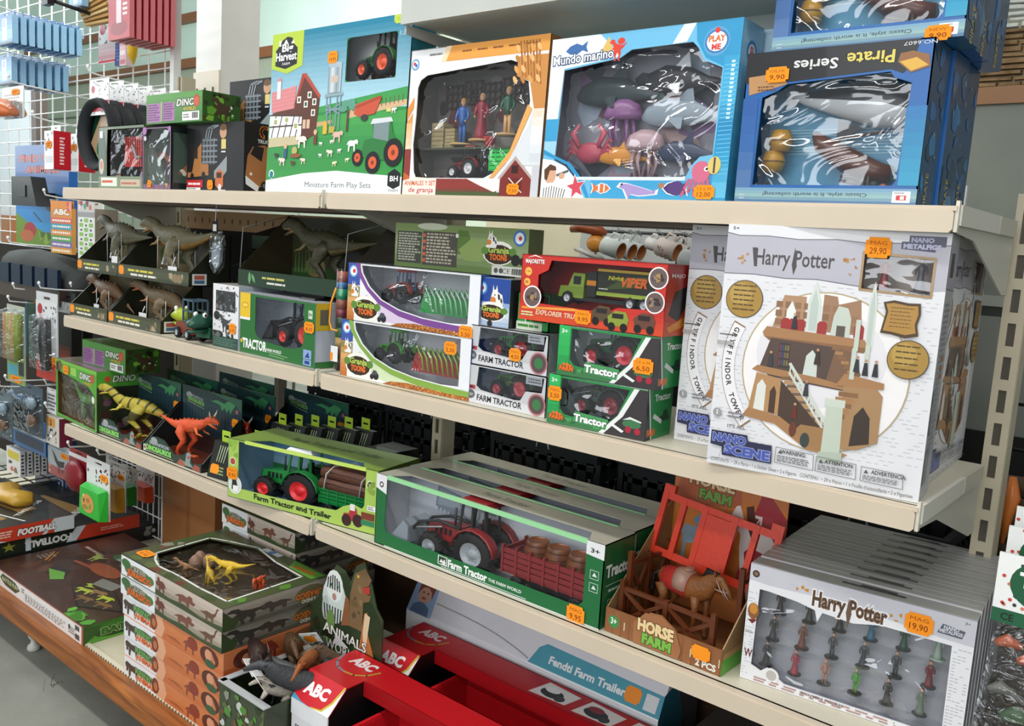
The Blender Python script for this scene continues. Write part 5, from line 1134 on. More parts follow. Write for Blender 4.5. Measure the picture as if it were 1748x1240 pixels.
for B_,c1,c2,at in ((G1,'a8342c','8fb83a','lower'),(G2,'2f9a4a','9ad0a8','upper')):
    t = thing('toy_hay_rake','toy hay rake with curved tines under the film of the %s long box' % at,'toy trailer',B_.at(.17,.05,.03)); m = M(); m.hexa([(0,-.02,0),(.12,-.02,.0),(.12,.02,.0),(0,.02,0)],[(.01,-.02,.035),(.13,-.02,.03),(.13,.02,.03),(.01,.02,.035)],c1); m.build('body',PLAS,t)
    m = M()
    for k in range(9): m.sweep([(.01 + k * .013,-.02,.036),(.02 + k * .013,-.028,.05),(.035 + k * .013,-.028,.03),(.04 + k * .013,-.026,.004)],.0018,c2,5)
    m.build('tines',PLAS,t)
# green box lying behind on top
b = Box('farm_toy_carton','green carton back with two text panels lying on the long boxes',(.149,.05,ZM + .2265),.329,.04,.082,'7d8f5a',top='6a7a4a')
p = b.P(); p.grad(0,0,1,1,['5f7a3c','94a87a','7a8f50'],7); p.ell(.3,.95,.12,.08,'c8d0b8',12); p.blobs(.5,.25,.75,.9,4,.05,.12,['5a7a34','8aa05c']); p.rect(.02,.10,.22,.82,'45483c'); p.lines(.03,.14,.215,.80,11,'b8baa8'); p.rect(.23,.08,.50,.84,'4c4a42'); p.lines(.26,.12,.49,.82,10,'bcb4a0'); p.lines(.232,.12,.255,.82,5,'d8604a',word=.9); p.circ(.495,.78,.012,'e8e8e0')
farm_logo(p,.80,.46,.2,.42); cow(p,.745,.75,.045); p.circ(.94,.80,.042,'3f74c0'); p.circ(.94,.80,.03,'e8f0f8'); p.circ(.945,.80,.012,'c8402f'); p.circ(.92,.34,.03,'22241f'); p.circ(.965,.32,.02,'22241f'); p.rect(.76,.0,.99,.2,'d4d6cc'); p.text('CE',.86,.05,.1,'333',w=.05); p.lines(.90,.03,.98,.17,1,'222',word=.08,gap=.1); p.circ(.79,.1,.014,'555'); p.circ(.825,.1,.014,'555'); b.done()
# end face of another farm box
b = Box('farm_toy_carton','blue ended carton with a cow, standing above the farm tractor boxes',(.372,.035,ZM + .1385),.085,.20,.083,'c8d4e0',side='26282e'); p = b.P(); p.rect(0,.5,1,1,'274a9a'); p.grad(0,0,1,.5,['9fb4d0','d0dae6','7f9acc'],5); p.circ(.24,.78,.14,'5f9fd8'); p.circ(.24,.78,.10,'e0eef8'); p.circ(.26,.78,.04,'c83a30'); cow(p,.62,.62,.22); farm_logo(p,.52,.30,.72,.34); p.circ(.5,.05,.07,'26282c'); b.done()
# tiny green box
b = Box('mini_tractor_box','tiny green windowed box with a small green tractor, left of the red truck box',(.462,.05,ZM + .1385),.07,.05,.064,'2a9a44',win=[[(.3,.25),(.95,.25),(.95,.95),(.3,.95)]],inner='1e2420',side='1f6a30'); p = b.P(); p.rect(0,0,.8,.22,'d8e4d0'); p.lines(.05,.05,.7,.18,1,'4a8a3a',word=.5); p.rect(.27,.22,.3,.96,'e8f0e8'); b.done()
tractor('very small green toy tractor in the tiny green box',b.at(.042,.025,.004),0,.042,'2f7a34','3a3c3e')
# farm tractor pair
WFT = [(.16,.95),(.14,.45),(.20,.36),(.62,.28),(.70,.30),(.76,.55),(.95,.58),(.97,.95)]
def farm_small(loc,label,st):
    b = Box('farm_tractor_box',label,loc,.180,.085,.0685,'c4c6ca',win=[WFT],inner='d0d4d8',side='9a9ea4',top='a8acb2',group='grey boxes lettered FARM TRACTOR')
    p = b.P(); p.poly([(0,.30),(.2,.33),(.62,.24),(1,.22),(1,0),(0,0)],'d4d6da'); p.text('FARM TRACTOR',.44,.09,.15,'2c2e30',w=.56,bold=.03); p.rect(.0,.36,.13,.46,'b03a40'); p.rect(.03,.385,.1,.43,'2a2c34'); p.ell(.07,.22,.06,.12,'5c6066'); p.lines(.03,.17,.11,.25,2,'ccc')
    p.circ(.90,.28,.105,'b8787c'); p.circ(.90,.28,.088,'5a4a4c'); p.circ(.90,.28,.05,'3f7a4a'); p.rect(0,.82,.06,.98,'e8e8ea'); p.text('3+',.03,.86,.08,'444',w=.035); p.rect(.76,.75,.95,.95,'9aa0a8'); p.lines(.78,.78,.94,.92,2,'4a4e54')
    b.film(.12,.25,.985,.97,CRINKLE,amp=.004,n=16)
    if st: b.sticker(.62,.40,.026,('MAG','4,50'),h=.024)
    b.done(); return b
F1 = farm_small((.374,.026,ZM),'lower grey box lettered FARM TRACTOR with red wheels inside',False); F2 = farm_small((.371,.028,ZM + .0692),'upper grey box lettered FARM TRACTOR with an orange price tag',True)
tractor('green and red toy tractor inside the lower grey farm box',F1.at(.085,.045,.012),0,.10,'3f7a40','c04050'); tractor('green toy tractor inside the upper grey farm box',F2.at(.085,.045,.012),0,.10,'3f8a4a','b03038')
# green Tractor pair
WTR = [(.13,.95),(.13,.32),(.18,.22),(.30,.20),(.62,.20),(.72,.40),(.83,.93)]
def tractor_box(loc,label,st,yaw):
    b = Box('green_tractor_box',label,loc,.178,.085,.0795,'2c8a48',yaw=yaw,win=[WTR],inner='cdd6d6',side='1e7a3c',top='2a3030',group='green boxes lettered Tractor')
    p = b.P(); p.grad(0,.0,.12,1,['1f7a3e','2fae58','35b860'],5); p.poly([(0,0),(.13,.2),(.3,.16),(.62,.19),(.9,0)],'3f7a4c'); p.blobs(.15,.05,.6,.17,6,.02,.05,['2c6a3c','4f9a5c']); p.poly([(.72,.40),(.88,.96),(1,.97),(1,0),(.55,0),(.63,.19)],'3a3538'); p.poly([(.55,0),(.60,0),(.78,.40),(.92,.97),(.87,.97),(.73,.40)],'e8ecea'); p.text('3+',.06,.85,.08,'e4f0e4',w=.06,bold=.03); p.text('FARM',.10,.10,.09,'e8702a',w=.14,bold=.06,out='5a2a10'); p.poly([(.05,.21),(.07,.26),(.09,.22),(.11,.27),(.13,.22),(.15,.24),(.16,.19)],'e8702a')
    p.poly([(.28,.12),(.62,.07),(.64,.28),(.30,.33)],'4a9a5c'); p.text('Tractor',.455,.13,.14,'f6f8f6',w=.33,bold=.045,rot=-.03,out='1d5a30')
    p.ell(.87,.28,.09,.08,'3f7a50'); p.poly([(.78,.34),(.85,.42),(.96,.36),(.96,.33),(.86,.37)],'dfe6e2'); p.circ(.84,.17,.03,'a8283c'); p.circ(.93,.16,.03,'a8283c'); p.poly([(.66,.20),(.78,.08),(.80,.12),(.68,.24)],'e8ecea')
    p = b.P('side'); p.rect(0,0,1,1,'26262a'); p.poly([(.24,0),(.06,1),(1,1),(1,0)],'248a48'); p.line([(.04,1),(.24,0)],.003,'e8ecea'); p.text('Tractor',.6,.74,.13,'f0f4f0',w=.62,bold=.03); p.spr('tractor',.7,.40,.2,.14,'1d3f2c'); p.poly([(.25,.42),(.60,.26),(.62,.34),(.3,.5)],'d8dce0'); p.text('FARM',.22,.08,.12,'e8702a',w=.3,bold=.06)
    b.film(.11,.15,.88,.98,CRINKLE,amp=.004,n=16); b.sticker(*st); b.done(); return b
R1_ = tractor_box((.574,.006,ZM),'lower green box lettered Tractor with a dark harvester inside',(.075,.62,.026,('MAG','5,50'),'front',0,.026),3.5); R2_ = tractor_box((.586,.008,ZM + .0803),'upper green box lettered Tractor with red wheeled tractor inside',(.87,.42,.034,('13 x M','6,50'),'front',0,.026),3.0)
tractor('grey green toy harvester inside the lower green Tractor box',R1_.at(.085,.045,.016),0,.105,'4a5a54','8a2838',roof='b8c4c4',loader='9aa8a8'); tractor('dark green toy tractor with red wheels inside the upper green Tractor box',R2_.at(.088,.045,.016),0,.115,'1f5a34','c8283a',roof='1f3a2c')
# red explorer truck box
WE = [(.13,.10 + .20),(.16,.27),(.62,.24),(.70,.33),(.93,.35),(.93,.45),(.93,.93),(.22,.93),(.20,.78),(.13,.70)]
b = Box('truck_window_box','red windowed truck box on top of the green tractor boxes',(.497,.012,ZM + .1605),.270,.085,.107,'c8342c',yaw=1.5,win=[WE],inner='a8302c',side='b42c24',top='8a2420')
p = b.P(); p.grad(0,0,1,.25,['d8502c','c8342c'],3); p.poly([(.02,.20),(.40,.25),(.5,.22),(.02,.17)],'e8a040'); p.text('MAJORETTE',.10,.87,.06,'f6f2f0',w=.14,bold=.03,out='8a1a18'); p.poly([(.04,.95),(.10,1.0),(.16,.95),(.10,.98)],'f4e8e8'); p.circ(.055,.74,.026,'f0b858'); p.circ(.05,.58,.024,'f0b858'); p.text('1:64',.055,.73,.03,'8a2a1a',w=.03); p.lines(.035,.56,.065,.6,2,'8a2a1a',word=.8)
for x,y,r in ((.095,.36,.068),(.945,.80,.062),(.935,.46,.062)): p.circ(x,y,r,'f2eeee'); p.circ(x,y,r * .87,'6a5a58'); p.spr('tractor',x,y,r * .6,r * 1.1,'3a3230'); p.blobs(x - r * .5,y - r,x + r * .5,y + r,4,r * .2,r * .35,['a8885a','8a7a70','3f3a38'])
p.text('EXPLORER TRUCK',.30,.10,.07,'e8c8a8',w=.34,bold=.03,shear=.15,rot=-.01); p.lines(.02,.06,.13,.14,2,'d8e0a8',word=.3)
for x,y,c1 in ((.60,.20,'5a4a34'),(.71,.15,'8a9a3a'),(.88,.16,'6a4438')): p.poly([(x - .06,y - .08),(x - .07,y + .05),(x - .02,y + .14),(x + .05,y + .13),(x + .07,y + .03),(x + .06,y - .08)],c1); p.rect(x - .04,y + .03,x + .035,y + .1,'2a2624'); p.circ(x - .04,y - .09,.024,'1d1b1b'); p.circ(x + .04,y - .09,.024,'1d1b1b')
b.film(.12,.22,.95,.95,FILM); b.sticker(.475,.14,.030,('MAG','9,95'),h=.024)
p = b.P('side'); p.grad(0,0,1,1,['c8501f','b42c24','a8241f'],5); p.text('MAJO',.4,.82,.05,'f0e4e4',w=.5,bold=.02); p.poly([(.12,.3),(.3,.62),(.75,.7),(.85,.5),(.5,.2)],'2b2424'); p.poly([(.1,.12),(.9,.3),(.95,.15),(.2,.05)],'e08a30'); b.done()
EX = b
t = thing('toy_truck','green toy truck with a black and green box body in the red box','toy truck',b.at(.150,.045,.030),0)
m = M(); m.box(-.092,-.014,.008,.085,.014,.014,'26282a'); m.build('chassis',PLAS,t)
m = M(); m.hexa([(-.095,-.016,.012),(-.045,-.016,.012),(-.045,.016,.012),(-.095,.016,.012)],[(-.092,-.015,.03),(-.045,-.015,.032),(-.045,.015,.032),(-.092,.015,.03)],'7f9a34'); m.hexa([(-.076,-.016,.03),(-.045,-.016,.03),(-.045,.016,.03),(-.076,.016,.03)],[(-.068,-.014,.052),(-.045,-.014,.052),(-.045,.014,.052),(-.068,.014,.052)],'8aa63c'); m.build('cab',PLAS,t)
m = M(); m.box(-.0655,-.0166,.034,-.052,.0166,.047,'20262a'); m.build('cab_window',PLAS,t)
m = M(); m.box(-.040,-.015,.016,-.022,.015,.056,'2c2e2c'); m.box(-.040,-.0155,.034,-.022,.0155,.042,'d88a2a'); m.build('crane_block',PLAS,t)
m = M(); m.box(-.018,-.018,.020,.090,.018,.062,'2f3126'); m.box(-.018,-.0186,.020,.090,-.018,.026,'9ab040'); m.box(-.018,-.0186,.058,.090,-.018,.062,'c8a83a'); m.build('box_body',PLAS,t)
p = P((-.018,-.018,.026),(1,0,0),(0,0,1),.108,.032); p.k = 40; p.poly([(.1,.1),(.6,.3),(.95,.9),(.5,.8)],'4a5a2a'); p.text('VIPER',.62,.36,.42,'e8702a',w=.44,bold=.05,shear=.25); p.text('Night',.32,.62,.2,'c8c83a',w=.24,bold=.03,shear=.2); p.lines(.04,.1,.26,.2,1,'e8e8e0'); p.build('box_print',PLAS,t)
for x in (-.075,.045,.070):
    for y in (-1,1): wheel(t,x,y * .015,.011,.009,'b8bcc0',lugs=8)

# castle sets
WH = [(.645,.775),(.945,.765),(.945,.905),(.645,.915)]
def castle_box(loc,label,yaw,st=False):
    b = Box('castle_set_box',label,loc,.272,.072,.328,'dcdde2',yaw=yaw,win=[WH],inner='c8b8a8',side='b4b8be',top='c4c6ca',group='white boxed castle sets')
    p = b.P(); s = p
    p.poly([(0,1),(1,1),(1,0),(0,0)],'e2e3e7',holes=[WH])
    p.poly([(0,.965),(.06,.955),(.2,.958),(.35,.95),(.52,.957),(.65,.95),(.8,.955),(.93,.95),(1,.955),(1,.915),(.945,.905),(.645,.915),(.645,.785),(.45,.80),(.3,.795),(.15,.803),(0,.80)],'b4b3bf'); p.poly([(.945,.785),(1,.79),(1,.915),(.945,.905)],'b4b3bf')
    p.line([(0,.965),(.06,.955),(.2,.958),(.35,.95),(.52,.957),(.65,.95),(.8,.955),(.93,.95),(1,.955)],.0012,'6a6670'); p.line([(0,.80),(.15,.803),(.3,.795),(.45,.80),(.645,.785)],.0012,'6a6670')
    p.lay()                                             # printed brick courses
    for r in range(44):
        v = .12 + r * .0152
        for q in range(26):
            if rnd.random() < .5: u = q * .038 + (r % 2) * .018; p.line([(u,v),(u + rnd.uniform(.012,.03),v)],.0006,'a9abb2',True)
    p.text('5+',.04,.978,.012,'333',w=.03,bold=.02)
    p.text('Harry Potter',.335,.845,.062,'3a3436',w=.37,bold=.012); p.poly([(.335,.92),(.35,.845),(.338,.81),(.326,.85)],'3a3436'); p.poly([(.13,.91),(.145,.835),(.16,.835),(.155,.91)],'3a3436')
    for x,y,q in ((.075,.875,.016),(.09,.85,.012),(.11,.885,.008),(.57,.875,.014),(.60,.89,.01),(.62,.86,.008),(.595,.83,.006)): p.blobs(x - q,y - q,x + q,y + q,2,q * .6,q,['b8863a','a8702a'])
    p.poly([(.80,.935),(.94,.928),(.945,.948),(.98,.948),(.98,.985),(.83,.985),(.83,.962),(.80,.962)],'3a3a58'); p.text('NANO',.885,.962,.016,'a8aac8',w=.09,bold=.06); p.text('METALFIGS',.885,.938,.016,'b4b6d0',w=.15,bold=.06)
    p.poly([(.63,.765),(.645,.775),(.945,.765),(.96,.752),(.96,.918),(.945,.905),(.645,.915),(.63,.928)],'a08a70',holes=[]) if 0 else None
    for a,c in (((.645,.775),(.945,.765)),((.945,.765),(.945,.905)),((.945,.905),(.645,.915)),((.645,.915),(.645,.775))): p.line([a,c],.003,'a88a64')
    def gold(x,y,r,rows):
        p.circ(x,y,r,'3a2c18',28); p.circ(x,y,r * .96,'a8853a',28); p.circ(x - r * .2,y + r * .2,r * .6,'b8984a',20)
        p.lay()
        for k in range(rows): v = y + (rows / 2 - k - .5) * r * 1.25 / rows * p.W / p.H * 1.2; p.lines(x - r * .6,v,x + r * .6,v + r * .12,1,'5a4218',word=.3,ragged=.1,keep=True)
    p.ell(.52,.44,.385,.385 * .82,'b8a888',44); p.ell(.52,.44,.378,.378 * .82,'f0eeee',44); p.ell(.50,.5,.30,.2,'e4e2e6',30)
    # ribbon
    rib = []; 
    for k in range(13): a = math.radians(155 + k * 5.6); rib.append((.52 + .425 * math.cos(a),.44 + .425 * .82 * math.sin(a)))
    rob = [(.52 + (q[0] - .52) * 1.15,.44 + (q[1] - .44) * 1.15) for q in rib]
    rb = rib + rob[::-1]
    p.poly(rb,'8a6a44'); cx = sum(q[0] for q in rb) / len(rb); cy = sum(q[1] for q in rb) / len(rb)
    p.poly([(cx + (q[0] - cx) * .96,cy + (q[1] - cy) * .97) for q in rb],'ecebee')
    txt = 'GRYFFINDOR TOWER'
    for k,ch in enumerate(txt):
        a = math.radians(159 + k * 3.93)
        if ch != ' ': p.text(ch,.52 + .470 * math.cos(a),.44 + .470 * .805 * math.sin(a),.021,'3a3436',rot=a + PI / 2,bold=.03,keep=k > 0)
    gold(.114,.70,.093,6); p.poly([(.0,.02),(0,.11),(.08,.09),(.06,.03)],'d8d9de') 
    # stone castle model: three floors of ruined walls, stairs and pale arches
    o_,w_ = p.o.copy(),p.W; p.o = o_ + p.U * (.099 * w_); p.W = w_ * .875
    S1,S2,S3,PL = 'a87c52','8a6240','6a4a34','d4dcd4'
    p.poly([(.19,.60),(.24,.73),(.36,.73),(.36,.60)],'b08a68'); p.poly([(.45,.60),(.45,.745),(.52,.74),(.53,.71),(.64,.735),(.66,.60)],'a07a5c')
    for q in range(26): p.rect(.20 + (q % 9) * .05,.61 + (q // 9) * .035,.235 + (q % 9) * .05,.635 + (q // 9) * .035,vary('8f6a4c',.12),q > 0) if not (.36 < .20 + (q % 9) * .05 < .45) else None
    for x,w,v0,v1 in ((.405,.035,.60,.765),(.70,.02,.55,.78)): p.poly([(x - w,v0),(x - w,v1 - .05),(x,v1 + .03),(x + w,v1 - .05),(x + w,v0)],PL); p.poly([(x - w * .6,v0),(x - w * .6,v1 - .06),(x,v1),(x + w * .6,v1 - .06),(x + w * .6,v0)],'bccac2')
    p.poly([(.26,.605),(.26,.67),(.285,.71),(.31,.67),(.31,.605)],'e6ece6'); p.poly([(.50,.585),(.51,.665),(.53,.705),(.58,.70),(.60,.66),(.60,.58)],'c6d0c4'); p.rect(.53,.585,.575,.63,'5a5048')
    for x in (.235,.275,.315,.43,.62): p.poly([(x,.59),(x,.63),(x + .012,.64),(x + .04,.64),(x + .05,.63),(x + .05,.585)],'a02e2c')
    p.poly([(.14,.575),(.16,.60),(.68,.585),(.70,.555),(.15,.56)],S1); p.poly([(.15,.56),(.70,.555),(.68,.535),(.18,.545)],S2)
    p.poly([(.14,.43),(.19,.555),(.54,.545),(.60,.38),(.2,.40)],'54423a'); p.poly([(.54,.545),(.62,.535),(.68,.45),(.62,.39),(.5,.39)],'7a5c44'); p.rect(.24,.44,.30,.54,'3a3430')
    for q in range(12): p.rect(.243 + (q % 4) * .014,.45 + (q // 4) * .03,.253 + (q % 4) * .014,.472 + (q // 4) * .03,('7a3a3a','3a4a7a','6a6a3a','8a6a4a')[q % 4],q > 0)
    p.poly([(.38,.42),(.39,.50),(.42,.525),(.45,.50),(.455,.42)],'d0d8d0'); p.poly([(.10,.42),(.13,.44),(.46,.42),(.62,.40),(.6,.385),(.16,.41)],S1)
    for q in range(9): p.rect(.52 + q * .018,.535 - q * .017,.56 + q * .018,.548 - q * .017,S1 if q % 2 else S2)
    for q in range(15): p.poly([(.27 + q * .0165,.405 - q * .0145),(.335 + q * .0165,.41 - q * .0145),(.335 + q * .0165,.397 - q * .0145),(.27 + q * .0165,.392 - q * .0145)],'b48a5c' if q % 2 else '7f5c3a')
    p.line([(.31,.46),(.53,.245)],.004,'cdd6cc'); p.line([(.31,.425),(.52,.22)],.003,'cdd6cc')
    for q in range(8): p.line([(.315 + q * .028,.455 - q * .027),(.312 + q * .028,.415 - q * .027)],.0018,'cdd6cc',q > 0)
    p.poly([(.10,.255),(.13,.41),(.27,.395),(.27,.25)],'b48a5c'); p.poly([(.13,.26),(.14,.36),(.165,.385),(.19,.36),(.19,.255)],'dfe2dc'); p.poly([(.215,.255),(.215,.34),(.235,.365),(.25,.34),(.25,.25)],'4a3426')
    p.poly([(.27,.22),(.27,.39),(.54,.2),(.42,.17)],'4a382c'); p.poly([(.07,.225),(.10,.26),(.28,.245),(.46,.165),(.66,.135),(.62,.115),(.44,.13),(.26,.21)],S1); p.poly([(.36,.19),(.40,.225),(.55,.225),(.60,.15),(.5,.13)],'a07a50')
    p.poly([(.60,.15),(.60,.40),(.76,.41),(.80,.38),(.80,.20),(.70,.16)],'a8845c'); p.poly([(.66,.17),(.67,.29),(.71,.33),(.75,.29),(.76,.19)],'3c3028'); p.poly([(.56,.40),(.60,.45),(.80,.43),(.80,.405)],S1)
    for q in range(5): p.rect(.58 - q * .014,.36 - q * .022,.68 - q * .014,.378 - q * .022,S1 if q % 2 else S2)
    p.poly([(.52,.10),(.525,.33),(.61,.335),(.62,.115)],'c2cdbc'); p.poly([(.505,.09),(.51,.13),(.63,.14),(.635,.095)],'b4c0b0'); p.rect(.515,.315,.62,.345,'ccd6c8')
    for x,v in ((.635,.43),(.70,.45),(.64,.54)): p.rect(x - .012,v,x + .012,v + .12,'c6cfc2')
    p.ell(.36,.20,.02,.03,'6a3a2a'); p.ell(.43,.165,.025,.03,'3a4440')
    for x,v,c1 in ((.20,.44,'3a3a3c'),(.31,.60,'26282c'),(.655,.46,'2c2e34'),(.70,.45,'24262a'),(.75,.45,'2a2a2c'),(.45,.47,'3a2a24'),(.36,.245,'6a2c24'),(.41,.34,'36383c')): p.poly([(x - .016,v),(x - .008,v + .05),(x + .008,v + .05),(x + .016,v)],c1); p.circ(x,v + .058,.008,'b89070')
    p.o,p.W = o_,w_
    # plaques, logo plate, warnings
    p.poly([(.755,.62),(.77,.70),(.755,.735),(.80,.745),(.86,.738),(.91,.74),(.915,.70),(.905,.66),(.915,.62),(.86,.608),(.80,.618)],'4a3418'); p.poly([(.765,.63),(.78,.70),(.768,.73),(.80,.735),(.86,.728),(.90,.73),(.905,.70),(.895,.66),(.903,.63),(.86,.62),(.80,.628)],'b0853c')
    for k in range(6): p.lines(.79,.645 + k * .014,.89,.651 + k * .014,1,'6a4a1c',ragged=.2)
    gold(.885,.53,.088,5)
    p.line([(.01,.55),(.09,.55)],.0015,'555'); p.lines(.0,.50,.10,.53,1,'aaa',word=.3)
    p.text('WARNING:',.43,.096,.016,'3a3a3e',w=.12,bold=.02); p.text('ATTENTION:',.645,.088,.015,'3a3a3e',w=.13,bold=.02); p.text('ADVERTENCIA:',.865,.080,.015,'3a3a3e',w=.15,bold=.02)
    for k,x in enumerate((.345,.54,.745)): p.line([(x,.118 - k * .008),(x + .18,.113 - k * .008),(x + .185,.05 - k * .004),(x,.055 - k * .004),(x,.118 - k * .008)],.0008,'77787c'); p.lines(x + .01,.06 - k * .004,x + .17,.088 - k * .008,4,'6a6a6e',ragged=.1); p.poly([(x + .012,.094 - k * .008),(x + .022,.110 - k * .008),(x + .032,.094 - k * .008)],'55565a')
    p.text("IT'S ALL",.14,.165,.014,'4a4a4e',w=.09,bold=.01); p.lines(.09,.205,.20,.235,2,'8a8a90',word=.5); p.text('1',.035,.215,.02,'eee'); p.circ(.035,.222,.022,'9a9a9e'); p.text('1',.035,.214,.02,'f4f4f4',bold=.02)
    p.poly([(.015,.145),(.20,.145),(.205,.12),(.325,.12),(.33,.045),(.08,.045),(.075,.08),(.015,.085)],'2a2c4a'); p.text('NANO',.11,.102,.032,'4a5aa8',w=.165,bold=.05,out='9aa4d0'); p.text('SCENE',.205,.056,.036,'4a5aa8',w=.22,bold=.05,out='9aa4d0')
    p.text('CONTENTS : \u2022 29 x Parts \u2022 1 x Sticker Sheet \u2022 2 x Figures   CONTENU : \u2022 29 x Pi\u00e8ces \u2022 1 x Feuille d\u2019autocollants \u2022 2 x Figurines',.50,.016,.015,'4a4a4e',w=.95)
    p = b.P('side'); p.rect(0,.8,1,.96,'a9a8b4'); p.line([(0,.8),(1,.79)],.001,'666'); p.lines(.2,.2,.8,.75,26,'9a9ca4',word=.2); p.lines(.5,.45,.8,.55,3,'b8702a',word=.5); p.rect(.1,.06,.5,.2,'8a8c94'); p.rect(.2,.84,.6,.93,'2c2c34'); p.rect(.08,.25,.24,.42,'7a7c82')
    b.film(.64,.75,.955,.92,CRINKLE,amp=.002,n=10)
    if st: b.sticker(.705,.935,.030,('MAG','29,90'),h=.028)
    b.done(); return b
H1 = castle_box((.874,-.018,ZM),'large white castle set box with an orange price tag, in front',6.5,True)
H2 = castle_box((.770,.075,ZM),'white castle set box half hidden behind the front one',4.0)
H3 = castle_box((1.126,.086,ZM),'white castle set box turned towards the shelf end',92.5)
for B_,at in ((H1,'the front castle box'),(H2,'the half hidden castle box'),(H3,'the turned castle box')):
    figure('red robed toy figurine in the small window of ' + at,B_.at(.196,.035,.2555),B_.yaw + .3,.042,'a83a3a',base='5a5a5e'); figure('grey robed toy figurine in the small window of ' + at,B_.at(.238,.035,.2548),B_.yaw,.043,'6a6a70',base='5a5a5e')

# ================================================================ lower shelf, left bay
ZL = T3 + .0005
# wide dinosaur window box overhanging the end
b = Box('dinosaur_window_box','green rimmed window box of green and orange dinosaurs overhanging the shelf end',(-1.279,.022,ZL),.292,.125,.174,'57a032',yaw=-2.9,win=[[(.04,.06),(.96,.03),(.96,.58),(.80,.70),(.55,.74),(.04,.80)]],inner='7a6040',side='4a9a34',top='6f6a58')
p = b.P(); p.poly([(0,.82),(.55,.76),(.80,.72),(.97,.6),(1,.6),(1,1),(0,1)],'57a836'); p.rect(0,.94,1,1,'7ac04a'); p.blobs(.02,.80,.22,.98,5,.04,.08,['4a3020','7a5a3a','2f2018']); p.rect(.38,.80,.52,.93,'9ad060'); dino_title(p,.78,.80,.10,.36); b.sticker(.28,.86,.040,h=.028)
p.ell(.92,.52,.03,.06,'eef0ee'); b.film(.02,.01,.98,.85,CRINKLE,amp=.004,n=16)
p = b.P('side'); p.rect(0,.74,1,1,'4fa036'); p.rect(0,0,1,.74,'2c3424'); p.blobs(.05,.05,.95,.7,12,.08,.18,['3a2a20','4a5a2c','6a4a5a','20281c','8a8a7a']); p.text('DINO',.6,.82,.10,'e4e6dc',w=.5,bold=.03,shear=.2,out='1c1c1c'); p.circ(.24,.87,.07,'b8502e')
p = b.P('top'); p.rect(.4,.1,.95,.8,'8a6a84'); p.lines(.45,.15,.9,.75,8,'5a3a5a'); b.done()
m = M(); m.plate(lambda u,v,d: (u,.118 - d,v),[(.01,.01),(.28,.01),(.28,.10),(.20,.13),(.12,.15),(.05,.12),(.01,.08)],.002,'6a4a2c'); m.build('inner_card',CARD,b.root)
longneck('green long necked dinosaur in the green rimmed window box',b.at(.105,.06,.004),.5,.13,'5f9a2e','4a7a24'); dino('orange standing dinosaur in the green rimmed window box',b.at(.20,.055,.004),-.6,.16,'c8742a','d89a4a',tail=-.1); longneck('brown long necked dinosaur at the right of the green rimmed window box',b.at(.255,.07,.004),1.2,.10,'9a5a4a','7a4638')
# green dinosaur carton on top
green_dino_box((-1.155,.045,ZL + .1745),'green dinosaur carton lying under the middle shelf at the shelf end')
